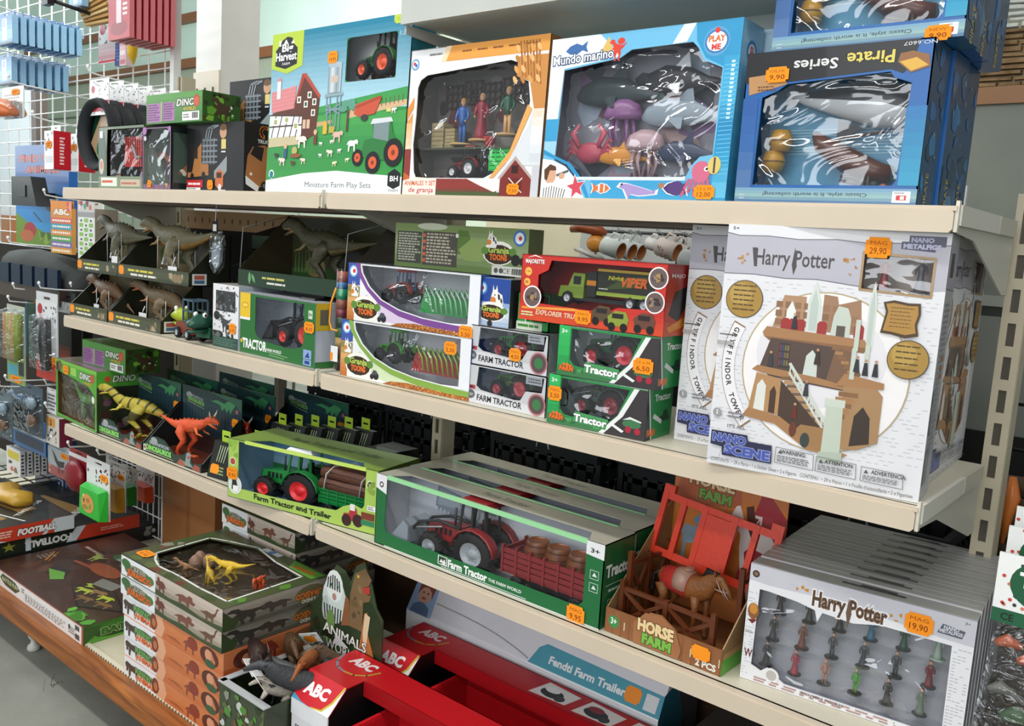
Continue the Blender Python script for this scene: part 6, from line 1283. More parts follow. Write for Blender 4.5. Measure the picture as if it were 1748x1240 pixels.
# display trays with backing cards
def fantastic(loc,label,W=.264,front=True,D=.112):
    t = thing('dinosaur_display',label,'display tray',loc,0,'dark teal dinosaur displays'); m = M(); th = .002; H = .168
    m.box(0,0,0,W,D,th,'2b2420'); m.c[1] = '6a3020' if front else '241f1c'
    o = [(0,0),(1,0),(1,.022 / .05),(.86,.30),(.78,.85),(.70,.55),(.55,.42),(.38,.95),(.25,1),(.12,.9),(.05,.55),(0,.35)]
    m.plate(lambda u,v,d: (u * W,d,v * .05),o,th,'23382f'); m.box(0,D - th,0,W,D,H,'1d3038'); m.c[-4] = '20343c'
    for x in (0,W - th): m.plate(lambda u,v,d: (x + d,u,v),[(0,0),(D,0),(D,.12),(D * .9,.115),(.003,.02)],th,'191f1e')
    m.build('tray',CARD,t)
    p = P((0,0,0),(1,0,0),(0,0,1),W,.05)
    p.poly([(.02,.1),(.48,.05),(.5,.62),(.36,.9),(.2,.95),(.06,.5)],'24443a'); p.ell(.2,.72,.06,.2,'a8acaa'); p.text('FANTASTICOS',.29,.52,.15,'b8c0c4',w=.34,bold=.04,out='1b1f20'); p.text('DINOSAURIOS',.28,.18,.26,'8fe06a',w=.44,bold=.05,out='1f3a20'); p.line([(.04,.1),(.54,.08)],.0012,'d8c8a0')
    p.poly([(.62,.05),(.68,.3),(.74,.25),(.76,.7),(.80,.82),(.84,.7),(.82,.3),(.88,.1)],'8a9a94'); p.poly([(.77,.55),(.84,.66),(.80,.45)],'c8403a'); p.poly([(.60,.02),(.66,.35),(.74,.15),(.74,.02)],'a85a4a'); p.poly([(.86,.02),(.9,.32),(.98,.26),(.99,.02)],'a05044'); p.rect(.005,.06,.05,.4,'d4d4d2'); p.circ(.027,.24,.015,'b03030')
    p.build('front_print',CARD,t)
    p = P((0,D - th,0),(1,0,0),(0,0,1),W,H)
    p.grad(0,.2,1,1,['16222a','1f3a44','24424a','1e3434'],8); p.poly([(0,.0),(0,.25),(.3,.3),(1,.26),(1,0)],'3a2420')
    for k in range(18): p.rect(k * .056,.28,k * .056 + .02,.75,'1a2f3a',k > 0)
    p.ell(.12,.86,.05,.05,'8a9290'); p.text('FANTASTICOS',.24,.83,.04,'9aa4a4',w=.24,bold=.03,rot=-.1); p.text('DINOSAURIOS',.24,.76,.06,'7ab860',w=.28,bold=.04,rot=-.1,out='14281a'); p.line([(.1,.76),(.38,.70)],.001,'b8c8a0')
    p.spr('jag',.70,.84,.20,.10,'3f8a5a'); p.poly([(.48,1),(1,1),(1,.80),(.9,.9),(.7,.95)],'2a5a48'); p.circ(.925,.80,.02,'a8606a')
    p.spr(STICK,.90,.62,.052,.075,'f7941e'); p.text('4,95',.90,.60,.03,'a24a08',w=.06,bold=.02); p.build('back_print',CARD,t)
    p = P((0,D,0),(-1,0,0),(0,0,1),W,H); return t
fantastic((-1.000,.014,ZL),'dark teal display with a yellow striped dinosaur at the front',W=.250)
fantastic((-.742,.014,ZL),'dark teal display with a red horned dinosaur at the front',W=.278)
for i,(x,y,lab) in enumerate(((-1.0,.130,'dark teal display in the second row behind the yellow dinosaur'),(-.735,.130,'dark teal display in the second row behind the red dinosaur'),(-.88,.228,'dark teal display at the left of the rear row'),(-.56,.228,'dark teal display at the right of the rear row'))):
    fantastic((x,y,ZL),lab,.27,False,.094)
dino('yellow toy dinosaur with dark stripes on the front display',(-.870,.070,ZL + .002),.42,.185,'b4a63a','c8b84a',stripe='4a4418',tail=-.28,head=.06,sx=1.55)
dino('red orange horned toy dinosaur seen from its face on the front display',(-.600,.058,ZL + .002),PI * 1.10,.175,'d8562c','e0703a',stripe=None,jaw='c8402c',horns='e8dcc8',tail=.12,head=-.02,sx=1.1)
dino('red horned toy dinosaur in the second row',(-.53,.175,ZL + .003),PI * .85,.15,'c03028','b04030',horns='e0d4c0'); dino('red horned toy dinosaur in the rear row',(-.36,.27,ZL + .003),PI * .9,.12,'b42c26','a03c2c',horns='d8ccb8')
# black claw packs with lime hang tabs
def claw(loc,label,rot=0.,st=False):
    t = thing('claw_pack',label,'toy pack',loc,rot,'black packs with lime hang tabs'); m = M()
    m.hexa([(0,0,0),(.07,0,0),(.07,.035,0),(0,.035,0)],[(0,.022,.085),(.07,.022,.085),(.07,.035,.085),(0,.035,.085)],'20221f'); m.build('pack',CARD,t)
    m = M(); m.plate(lambda u,v,d: (u,.027 + d,v),[(.02,.085),(.05,.085),(.05,.112),(.02,.112)],.0015,'a8c838',[[(.026,.096),(.044,.096),(.044,.101),(.026,.101)]]); m.build('hang_tab',CARD,t)
    p = P((0,0,0),(1,0,0),(0,.022,.085),.07,.088)
    for k in range(4): p.poly([(.3 + k * .12,.45),(.36 + k * .12,.9),(.40 + k * .12,.9),(.33 + k * .12,.45)],'b8c8a0',k > 0)
    p.lines(.1,.1,.9,.35,3,'8a9a6a',word=.3); p.build('front_print',CARD,t)
    if st: p = P((0,0,0),(1,0,0),(0,.022,.085),.07,.088); p.k = 20; p.spr(STICK,.32,.25,.22,.14,'f7941e'); p.build('price_sticker',MATTE,t)
    return t
nm = ('first','second','third','fourth','fifth','sixth')
for i in range(6): claw((-.425 + i * .042,.165 + i * .018,ZL + .028 + .003 * i),'%s black pack with a lime hang tab from the left of the rear row' % nm[i])
b = Box('storage_carton','low dark carton under the row of lime tabbed packs',(-.44,.16,ZL),.33,.15,.026,'24221e'); b.done()
claw((-.435,.012,ZL),'black pack with lime hang tab and orange price tag at the shelf front',.1,True); claw((-.395,.075,ZL),'black pack with a lime hang tab tucked behind the tractor box',.1)
# farm tractor and trailer
WF = [(.075,1.0),(.075,.22),(.10,.18),(.30,.185),(.60,.21),(.745,.235),(.79,.33),(.85,.40),(.905,.36),(.92,.42),(.925,1.0)]
WFT2 = [(.12,0),(.20,.30),(.80,.30),(.92,0)]
b = Box('tractor_trailer_box','lime green open fronted box with a green tractor and log trailer',(-.265,-.040,ZL),.417,.142,.1335,'a9c85c',yaw=10.6,win=[[(q[0],min(q[1],.975)) for q in WF]],topwin=[[(.10,.03),(.20,.32),(.84,.26),(.90,.03)]],inner='8fb4cc',side='8fae4c',top='7d9a3e',front='a9c85c')
p = b.P(); p.circ(.035,.62,.022,'e8f0e0'); p.circ(.035,.62,.018,'b04a3a'); p.ell(.055,.23,.048,.155,'f0f2ec',18); p.ell(.055,.23,.042,.14,'d8dcd8',18); p.poly([(.03,.15),(.035,.33),(.06,.35),(.075,.2),(.07,.12)],'26282a'); p.rect(.04,.12,.075,.22,'f4f4f0'); p.blobs(.0,.70,.07,.98,5,.02,.03,['7fae3c','8fb84a','9ac04e'])
p.text('Farm Tractor and Trailer',.455,.075,.085,'1f2a1a',w=.52,bold=.035,warp=lambda x: .006 * math.sin(x * 40))
p.circ(.955,.75,.026,'d4e0b8'); p.circ(.955,.75,.02,'2a3a1c'); p.text('3+',.955,.73,.045,'d4e0b8',w=.025,bold=.03); p.blobs(.93,.62,.98,.98,5,.015,.025,['8aa848','7f9c3e']); p.rect(.94,.36,.99,.44,'eef0ee'); p.lines(.945,.37,.985,.43,2,'444')
p.spr('tractor',.845,.22,.05,.14,'a8343a'); p.circ(.815,.13,.03,'3a1c20'); p.circ(.885,.16,.032,'3a1c20'); p.rect(.835,.30,.865,.40,'e4e4e4'); p.rect(.905,.12,.985,.2,'2f7f5a'); p.rect(.905,.21,.985,.32,'7a3a2a')
b.sticker(.036,.42,.032,('MAG','8,95'),h=.03)
p = b.P('side'); p.grad(0,0,1,1,['4a5a2c','6a8038','5a7030'],4)
m = M(); m.box(.05,-.0006,.1275,.385,.004,.1345,'c4e068'); m.build('edge_strip',CARD,b.root); p = b.P('top'); p.text('Farm Tractor and Trailer',.56,.55,.16,'4a5f28',w=.6,bold=.03); b.done()
p = P((.0018,.1395,0),(1,0,0),(0,0,1),.41,.13); p.rect(0,0,1,.4,'2f8a48'); p.grad(0,.4,1,1,['a8cce0','7fb2d4','8fbcd8'],5); p.text('Farm Tractor',.22,.80,.10,'2a4a5a',w=.26,bold=.03); p.text('and Trailer',.2,.64,.10,'2a4a5a',w=.22,bold=.03); p.poly([(.4,.4),(.6,.75),(.72,.5),(.85,.6),(1,.4)],'b8d4e4'); p.build('inside_print',CARD,b.root)
FTB = b
tractor('large green toy tractor with a white roof in the lime box',b.at(.140,.066,.003),b.yaw + .06,.188,'1d7a38','d8282c',roof='eef0f0',cab='1c7036',glass=True).scale = (1,.9,.86)
t = trailer('green toy trailer loaded with brown logs in the lime box',b.at(.305,.066,.003),b.yaw,.150,'137a38','2a2c2e',5,.26,wr=.07)
for i,(y,z,lab) in enumerate(((-.018,.062,'front lower'),(.012,.062,'rear lower'),(-.012,.085,'front upper'),(.014,.084,'rear upper'))):
    g = thing('toy_log','%s brown toy log on the green trailer' % lab,'toy log',b.at(.23,.066 + y,.003 + z),b.yaw,'toy logs'); m = M()
    m.sweep([(0,0,0),(.03,.0005,.0006),(.075,-.0006,0),(.12,.0006,.0005),(.15,0,0)],[.0125,.0132,.0128,.0134,.0125],'5a3424',12)
    for k in range(7): a = k * .9; m.sweep([(.004 + k * .004,.0128 * math.cos(a),.0128 * math.sin(a)),(.13 + k * .002,.0128 * math.cos(a + .2),.0128 * math.sin(a + .2))],.0014,'45261a',4)
    m.build('bark',HIDE,g)
for k in (.02,.115):
    m = M(); m.sweep([(k,-.034,.056),(k + .004,-.032,.088),(k + .006,-.01,.100),(k + .008,.012,.099),(k + .010,.031,.08)],[(.003,.001)] * 5,'d8d8d0',6)
    g = thing('load_strap','white strap over the toy logs, the %s one' % ('left' if k < .05 else 'right'),'strap',b.at(.23,.066,.003),b.yaw); m.build('strap',PLAS,g)
# black carton with a white label, dark baskets behind
b = Box('battery_carton','small black carton with a white printed label behind the lime box',(-.115,.215,ZL),.085,.10,.105,'1d1d1e',side='161617',top='2c2c2c'); p = b.P(); p.rect(.02,.2,.98,.9,'dfe1e2'); p.lines(.06,.24,.4,.86,6,'6a6c70'); p.lines(.5,.24,.94,.86,7,'77797c'); b.done()
def basket(loc,W,D,H,label,rot=0):
    t = thing('plastic_basket',label,'basket',loc,rot,'black plastic baskets'); m = M(); c = '26282b'
    m.box(0,0,0,W,D,.006,c); m.build('bottom',PLAS,t)
    m = M(); m.box(-.008,-.008,H - .02,W + .008,.004,H,c); m.box(-.008,D - .004,H - .02,W + .008,D + .008,H,c); m.box(-.008,.004,H - .02,.004,D - .004,H,c); m.box(W - .004,.004,H - .02,W + .008,D - .004,H,c); m.build('rim',PLAS,t)
    m = M(); n = int(W / .035)
    for k in range(n + 1):
        x = W * k / n
        for y in (0,D - .004): m.box(x - .012 * (k < n),y,0,x + .012,y + .004,H - .02,c)
    for k in range(int(D / .035) + 1):
        y = D * k / int(D / .035)
        for x in (0,W - .004): m.box(x,max(0,y - .01),0,x + .004,min(D,y + .01),H - .02,c)
    for z in (.2,.5,.75): m.box(0,0,H * z,W,.005,H * z + .012,c); m.box(0,0,H * z,.005,D,H * z + .012,c); m.box(W - .005,0,H * z,W,D,H * z + .012,c)
    m.build('slatted_wall',PLAS,t,kind='stuff')
    m = M(); m.sweep([(W * .46,-.01,H - .01),(W * .48,-.012,H + .012),(W * .56,-.012,H + .012),(W * .58,-.01,H - .01)],.0022,'b8bcc0',6); m.build('wire_handle',WIRE,t)
    return t
t = thing('back_shelf','dim shelf of the next aisle carrying black baskets','shelf',(-1.0,.40,.575)); m = M(); m.box(0,0,-.02,2.14,.36,0,'8a867a'); m.build('board',PAINT,t); m = M(); m.box(0,.36,-.03,2.14,.37,.002,'a8a396'); m.build('price_rail',PAINT,t)
for x,lab in ((-.60,'leftmost black basket behind the lime tabbed packs'),(-.27,'black basket behind the carton with the white label'),(.10,'black basket behind the stacked green tractor boxes'),(.46,'black basket behind the horse farm box'),(.80,'rightmost black basket under the castle boxes')): basket((x,.44,.5755),.29,.28,.165 if x > 0 else .17,lab)
t = thing('back_board','added dark sheet behind the baskets on the next aisle shelf','board',(-1.0,.775,.575)); m = M(); m.box(0,0,0,2.14,.01,.30,'1b1a19'); m.build('board',MATTE,t)  # added sheet standing in for the darkness past the baskets

# ================================================================ lower shelf, right bay
WX = [(.055,.97),(.055,.80),(.05,.30),(.06,.21),(.10,.185),(.88,.185),(.92,.20),(.935,.26),(.935,.97)]
def big_tractor_box(loc,label):
    b = Box('farm_tractor_box',label,loc,.534,.092,.140,'1c6b3a',win=[WX],topwin=[[(.055,.06),(.10,.45),(.90,.45),(.935,.06)]],inner='c3c7ce',side='1a5f34',top='aba89a',group='long green boxes with a red tractor')
    p = b.P(); p.poly([(0,1),(.055,1),(.055,.74),(0,.80)],'e4e6e8'); p.poly([(.935,1),(1,1),(1,.82),(.935,.84)],'e4e6e8'); p.text('3+',.967,.875,.05,'2a2c2e',w=.03,bold=.03); p.circ(.028,.86,.011,'3a3c3e'); p.circ(.028,.86,.006,'e4e6e8')
    p.rect(.055,.0,1,.012,'e4e8e6'); p.text('Farm Tractor',.465,.055,.10,'f0f4f0',w=.175,bold=.045); p.text('THE FARM WORLD',.63,.075,.04,'dfe8e0',w=.14,bold=.03); p.line([(.345,.03),(.72,.03)],.0012,'e0e8e2'); p.rect(.328,.05,.372,.17,'e8ece8'); p.rect(.332,.06,.368,.16,'1c3a28'); p.poly([(.335,.08),(.345,.13),(.352,.1),(.36,.14),(.366,.08)],'e8ece8'); p.poly([(.34,.06),(.36,.085),(.372,.045)],'e8ece8')
    for v in (.42,.57): p.line([(.955,v),(.985,v),(.985,v + .1),(.955,v + .1),(.955,v)],.001,'c8d8cc'); p.poly([(.962,v + .03),(.97,v + .08),(.98,v + .03)],'d8e4dc')
    p = b.P('side'); p.text('Tractor',.52,.60,.14,'e8efe8',w=.85,bold=.04); p.line([(.1,.5),(.95,.5)],.001,'c8d8cc'); p.line([(.2,.2),(.6,.2),(.6,.32),(.2,.32),(.2,.2)],.001,'c8d8cc'); p.lines(.2,.4,.8,.46,1,'b8ccbc')
    m = M(); m.box(.03,-.0006,.1335,.50,.0045,.1412,'9adaa0'); m.build('edge_strip',CARD,b.root); p = b.P('top'); p.text('Farm Tractor',.52,.62,.18,'7a776a',w=.2,bold=.03)
    b.film(.04,.17,.95,.98,FILM); b.done()
    p = P((.0018,.0898,0),(1,0,0),(0,0,1),.53,.138); p.grad(0,0,1,1,['d8dade','c4c9d2','b4bcc8'],5); p.poly([(.14,.55),(.15,.86),(.27,.80),(.28,.60),(.25,.50)],'7f8b98'); p.poly([(.15,.58),(.16,.83),(.26,.77),(.265,.6)],'95a1ad')
    for k in range(6): p.poly([(.15 + k * .02,.55 - k * .006),(.157 + k * .02,.48 - k * .006),(.165 + k * .02,.545 - k * .006)],'7f8b98',k > 0)
    p.ell(.32,.62,.045,.16,'8a949e'); p.ell(.32,.62,.036,.13,'b0b8c0'); p.rect(.29,.66,.44,.70,'8a949e')
    for k in range(7): p.poly([(.29 + k * .02,.70),(.295 + k * .02,.77),(.30 + k * .02,.70)],'7a858f',k > 0)
    p.build('inside_print',CARD,b.root); return b
for i,lab in enumerate(('long green farm tractor box at the shelf front with a red tractor and barrels','second long green farm tractor box, its top showing behind the front one','third long green farm tractor box, rearmost of the row')):
    b = big_tractor_box((.168 - i * .004,.011 + i * .094,ZL),lab)
    at = ('in the front','in the second','in the rear')[i] + ' long green box'
    tractor('dark red toy tractor with a grey loader ' + at,b.at(.205,.046,.003),.05,.192,'8e2428','9aa0a6',roof='8a2024',cab='26272a',loader='8a949c',fend='8a2226').scale = (1,.9,.88)
    trailer('dark red toy trailer ' + at,b.at(.408,.046,.003),0,.185,'7f1f26','6a6e72',4,.22,wr=.075)
    for k,x in enumerate((.37,.415,.46)): barrel('%s brown toy barrel on the trailer %s' % (('left','middle','right')[k],at),b.at(x,.043,.037),.0235,.058,'toy barrels')
    if i == 0: b.sticker(.915,.085,.035,('MAG','9,95'),h=.034)
# horse farm
t = thing('horse_farm_box','brown open horse farm box with a red gate, a horse and a rear card','toy box',(.708,.018,ZL),-.02)
W_,D_,H_ = .203,.185,.040; m = M(); th = .002
m.box(0,0,0,W_,D_,th,'6a4426'); m.box(0,0,0,W_,th,H_,'8a5a38'); m.plate(lambda u,v,d: (u,d - .0006,v),[(.06,H_ - .002),(.08,H_ + .016),(.10,H_ + .018),(.125,H_ + .004),(.13,H_ - .002)],th,'9a6a44')
for x in (0,W_ - th): m.plate(lambda u,v,d: (x + d,u,v),[(0,0),(D_,0),(D_,.19),(D_ * .72,.15),(.003,H_)],th,'9a7850')
m.box(0,D_ - th,0,W_,D_,.245,'b8603a'); m.c[-4] = 'c4763e'; m.build('tray',CARD,t)
p = P((0,0,0),(1,0,0),(0,0,1),W_,H_)
for k in range(13): p.poly([(k * .077,0),(k * .077 + .068,0),(k * .077 + .066,.9),(k * .077 + .03,.98),(k * .077 + .004,.88)],vary('8f5c38',.1),k > 0)
for k in range(9): p.rect(.06 + k * .115,.3,.068 + k * .115,.62,'d8d0b0',k > 0)
p.circ(.08,.5,.05,'3f8a4a'); p.text('3+',.08,.4,.25,'e8f0e4',w=.05,bold=.03); p.text('2 PCS',.88,.10,.24,'e4e8dc',w=.16,bold=.04); p.k = 70; p.poly([(.27,.02),(.26,.8),(.36,1.35),(.5,1.42),(.62,1.1),(.68,.4),(.66,.02)],'a06a44'); p.text('HORSE',.455,.62,.42,'e8cf9a',w=.30,bold=.06,out='5a3418'); p.text('FARM',.47,.16,.36,'7ab84a',w=.24,bold=.06,out='2a4a1c'); p.build('front_print',CARD,t)
p = P((0,0,0),(1,0,0),(0,0,1),W_,H_); p.k = 100; p.spr(STICK,.84,.62,.075,.30,'f7941e'); p.build('price_sticker',MATTE,t)
p = P((W_,0,0),(0,1,0),(0,0,1),D_,.19); p.rect(.0,0,.5,.12,'5fae3a'); p.rect(.02,.12,.6,.17,'b8905a'); p.build('side_print',CARD,t)
p = P((0,D_ - th,0),(1,0,0),(0,0,1),W_,.245); p.grad(0,.2,1,1,['b4622c','d8883c','c87a4a'],5); p.poly([(.62,.3),(.7,.7),(.8,.98),(1,.8),(1,.3)],'a83a44'); p.rect(.68,.62,.8,.78,'e8d8d4'); p.rect(.70,.64,.78,.76,'8a2a34'); p.line([(.70,.64),(.78,.76)],.002,'e8d8d4'); p.line([(.70,.76),(.78,.64)],.002,'e8d8d4')
p.poly([(0,.78),(.08,.98),(.6,1),(.62,.80),(.3,.76)],'b8684a'); p.text('HORSE',.34,.89,.075,'e4cda0',w=.40,bold=.05,out='6a3a1c',rot=-.02); p.text('FARM',.38,.80,.065,'7aa85a',w=.28,bold=.05,out='3a5a2c',rot=-.02); p.circ(.06,.95,.05,'4f8a4a'); p.text('3+',.06,.935,.035,'e4eee0',w=.05,bold=.03)
p.spr('horse',.74,.60,.22,.22,'ece8e4',); p.poly([(.66,.82),(.72,.84),(.76,.70),(.72,.62),(.68,.7)],'5a3a34'); p.spr('horse',.24,.52,.17,.20,'8fa8b8',flip=True); p.poly([(.2,.64),(.3,.72),(.36,.6),(.3,.52)],'6f9ab4'); p.build('back_print',CARD,t)
HF = Matrix.Translation((.708,.018,ZL)) @ Matrix.Rotation(-.02,4,'Z')
g = thing('toy_gate','red toy stable gate leaning in the horse farm box','toy gate',HF @ Vector((-.004,.118,.105)),(-.20,.10,-.02)); m = M(); c = 'd83a1e'; W2,H2 = .212,.105
m.box(0,0,0,W2,.006,.012,c); m.box(0,0,H2 - .012,W2,.006,H2,c); m.box(.085,0,.01,.128,.005,H2 - .01,c)
for x in (0,.036,.075,.128,.165,W2 - .010): m.box(x,-.001,0,x + .010,.007,H2,c)
m.box(.0,-.002,H2,.02,.008,H2 + .012,c); m.box(W2 - .02,-.002,H2,W2,.008,H2 + .012,c); m.build('gate',PLAS,g)
def fence(name,label,loc,rot,L,H):
    g = thing(name,label,'toy fence',loc,rot,'brown toy fences'); m = M(); c = '5f3018'
    for x in (0,L): m.box(x - .004,-.004,0,x + .004,.004,H * 1.1,c)
    m.bar((0,0,H * .12),(L,0,H * .12),.006,.006,c); m.bar((0,0,H * .92),(L,0,H * .92),.006,.006,c); m.bar((0,0,H * .15),(L * .5,0,H * .9),.005,.006,c); m.bar((L * .5,0,H * .15),(L,0,H * .9),.005,.006,c); m.bar((0,0,H * .9),(L * .5,0,H * .15),.005,.006,c); m.bar((L * .5,0,H * .9),(L,0,H * .15),.005,.006,c); m.box(L * .5 - .004,-.004,0,L * .5 + .004,.004,H,c); m.build('rails',PLAS,g); return g
fence('toy_fence','brown crossed toy fence at the front of the horse farm box',HF @ Vector((.012,.026,.004)),-.07,.165,.070); fence('toy_fence','brown crossed toy fence along the left side of the horse farm box',HF @ Vector((.014,.040,.004)),PI / 2 - .1,.10,.110); fence('toy_fence','brown toy fence at the right of the horse in the horse farm box',HF @ Vector((.190,.07,.004)),PI / 2 + .05,.08,.125)
h = quad('brown toy horse with a red blanket and black mane',HF @ Vector((.092,.085,.004)),PI - .12,.138,'8a5426','7a4820',name='toy_horse',mane='17120e')
u = .138; m = M(); m.sweep([(.30 * u,0,.585 * u),(.12 * u,0,.58 * u),(-.06 * u,0,.56 * u)],[(.118 * u,.125 * u),(.13 * u,.156 * u),(.128 * u,.158 * u)],'b8281f',14,side=(0,1,0)); m.build('blanket',CLOTH,h); m = M(); m.sweep([(.12 * u,0,.60 * u),(.05 * u,0,.60 * u),(-.06 * u,0,.59 * u)],[(.138 * u,.15 * u),(.14 * u,.16 * u),(.136 * u,.16 * u)],'b08a78',12,side=(0,1,0)); m.ell((-.02 * u,0,.76 * u),.06 * u,.08 * u,.03 * u,'a87c6a'); m.build('saddle',PLAS,h)
m = M()
for a,c_ in (((-.41,.77),(-.52,.60)),((-.50,.70),(-.58,.58)),((-.40,.66),(-.56,.66))):
    for y in (-1,1): m.sweep([(a[0] * u,y * .05 * u,a[1] * u),((a[0] + c_[0]) / 2 * u,y * .058 * u,(a[1] + c_[1]) / 2 * u),(c_[0] * u,y * .03 * u,c_[1] * u)],.010 * u,'b09080',5)
    m.build('bridle',PLAS,h) if a[0] == -.40 else None
# figurine boxes
WQ = [(.055,.80),(.05,.14),(.10,.11),(.13,.155),(.18,.10),(.22,.06),(.92,.06),(.915,.77),(.62,.775),(.50,.73),(.36,.745),(.34,.66),(.325,.75),(.24,.78),(.10,.80)]
def fig_box(loc,yaw,label,open_=False):
    b = Box('figurine_box',label,loc,.288,.0345,.172,'d8d9de',yaw=yaw,win=[WQ] if open_ else None,inner='a8a9b0',side='8a8c92',top='9a9b98',group='stacked white figurine boxes')
    p = b.P('top'); p.rect(0,.0,1,.06,'d8d8dc'); p.rect(.42,.45,.70,.62,'26282b'); p.rect(.50,.62,.66,.80,'26282b'); p.lines(.44,.5,.68,.58,1,'6a6c70'); b.done(); 
    if not open_: return b
    b.pr = {}; p = b.P(); p.poly([(0,0),(1,0),(1,1),(0,1)],'e3e4e8',holes=[WQ]); p.poly([(0,.86),(0,1),(1,1),(1,.80),(.9,.805),(.62,.84),(.3,.86),(.1,.85)],'c6c7d0'); p.circ(.03,.92,.018,'3a2c2c'); p.circ(.03,.92,.01,'8a6a4a')
    for r in range(30):
        v = .03 + r * .025
        for q in range(4):
            if rnd.random() < .6: p.line([(.925 + q * .018,v),(.925 + q * .018 + .012,v)],.0008,'9a9ca4',not (r == 0 and q == 0))
            if rnd.random() < .5: p.line([(.005 + q * .011,v),(.005 + q * .011 + .008,v)],.0008,'a4a6ac',True)
    p.ell(.035,.60,.028,.07,'8a5a34'); p.ell(.035,.62,.02,.045,'c8883a'); p.poly([(.01,.52),(.035,.49),(.06,.54)],'7a2c24'); p.lines(.005,.40,.05,.43,1,'aaa',word=.4); p.text('W',.03,.20,.07,'6a2a2a',w=.04,bold=.02)
    p.text('Harry Potter',.475,.79,.12,'8a6a4a',w=.33,bold=.05,out='f2f2f4',ow=.06); p.text('Harry Potter',.475,.79,.12,'4a3a34',w=.33,bold=.01); p.poly([(.472,.92),(.49,.80),(.478,.68),(.464,.80)],'6a5444')
    for x,y in ((.24,.88),(.255,.91),(.275,.90),(.665,.87),(.68,.83),(.69,.90)): p.blobs(x - .012,y - .02,x + .012,y + .02,1,.008,.014,['c8842a'])
    p.poly([(.85,.845),(.95,.84),(.96,.90),(.87,.92)],'5a5c6a'); p.text('NANO',.905,.885,.026,'c8cad4',w=.06,bold=.05); p.text('METALFIGS',.905,.855,.026,'c8cad4',w=.09,bold=.05); p.text('3+',.965,.955,.02,'444',w=.02)
    p.circ(.155,.10,.038,'e3e4e8'); p.circ(.155,.10,.026,'b8b4b0'); p.lines(.07,.01,.9,.055,2,'b08a84',word=.06); p.text('IRON MINI FIGURES',.40,.03,.022,'6a5a5a',w=.2,bold=.02)
    b.film(.04,.05,.93,.82,CRINKLE,amp=.0018,n=16); b.sticker(.775,.87,.034,('MAG','19,90'),h=.030); b.done()
    m = M()
    for k in range(3): m.box(.012,.006,.012 + k * .040,.268,.030,.014 + k * .040,'a0a2a6')
    m.build('clear_steps',FILM,b.root); return b
b = fig_box((.931,.036,ZL),5.5,'front white figurine box with eighteen robed figurines in its window',True)
cols = (('2a2024','2a2a2c','26262a','2f6a86','1f4a34','9ab0a0'),('2c2c2e','6a3a24','3a3c3e','35373a','303236','6a2424'),('2a2c2e','9a3a4a','b08070','4f9a30','222326','6a7a6a'))
hairs = (('6a4030','2a1d14','1d1510','a8a8a0','1c1c1c','c8d0c8'),('1c1c1e','7a3a20','5a4a3a','8a8a84','6a4a34','9a3a2a'),('1b1b1b','8a3040','c87a5a','5aa838','20140f','8a3a24'))
for r in range(3):
    for q in range(6):
        figure('%s toy figurine, %s in the %s row of the front box' % (({'2f6a86': 'blue robed','1f4a34': 'dark green robed','9ab0a0': 'pale green robed','6a3a24': 'bulky brown','6a2424': 'dark red robed','9a3a4a': 'rose robed','b08070': 'flesh toned','4f9a30': 'bright green','6a7a6a': 'grey green'}.get(cols[r][q],'black robed')),('first','second','third','fourth','fifth','sixth')[q],('top','middle','bottom')[r]),
               b.at(.042 + q * .041 - r * .006,.018,.1025 - r * .0405 + (-.006 * 0)),b.yaw + rnd.uniform(-.3,.3),.037 if (r,q) != (1,1) else .039,cols[r][q],hair=hairs[r][q],dress=(r,q) not in ((1,2),(1,4),(2,2),(2,3)),base='17181a' if cols[r][q] != '9ab0a0' else '9ab0a0',group='figurines in the front box')
nm9 = ('second','third','fourth','fifth','sixth','seventh','eighth','rearmost')
for i in range(8): fig_box((.928 - i * .0022,.0755 + i * .0352,ZL),5.5 - i * .4,'%s white figurine box of the row, counted from the front' % nm9[i])

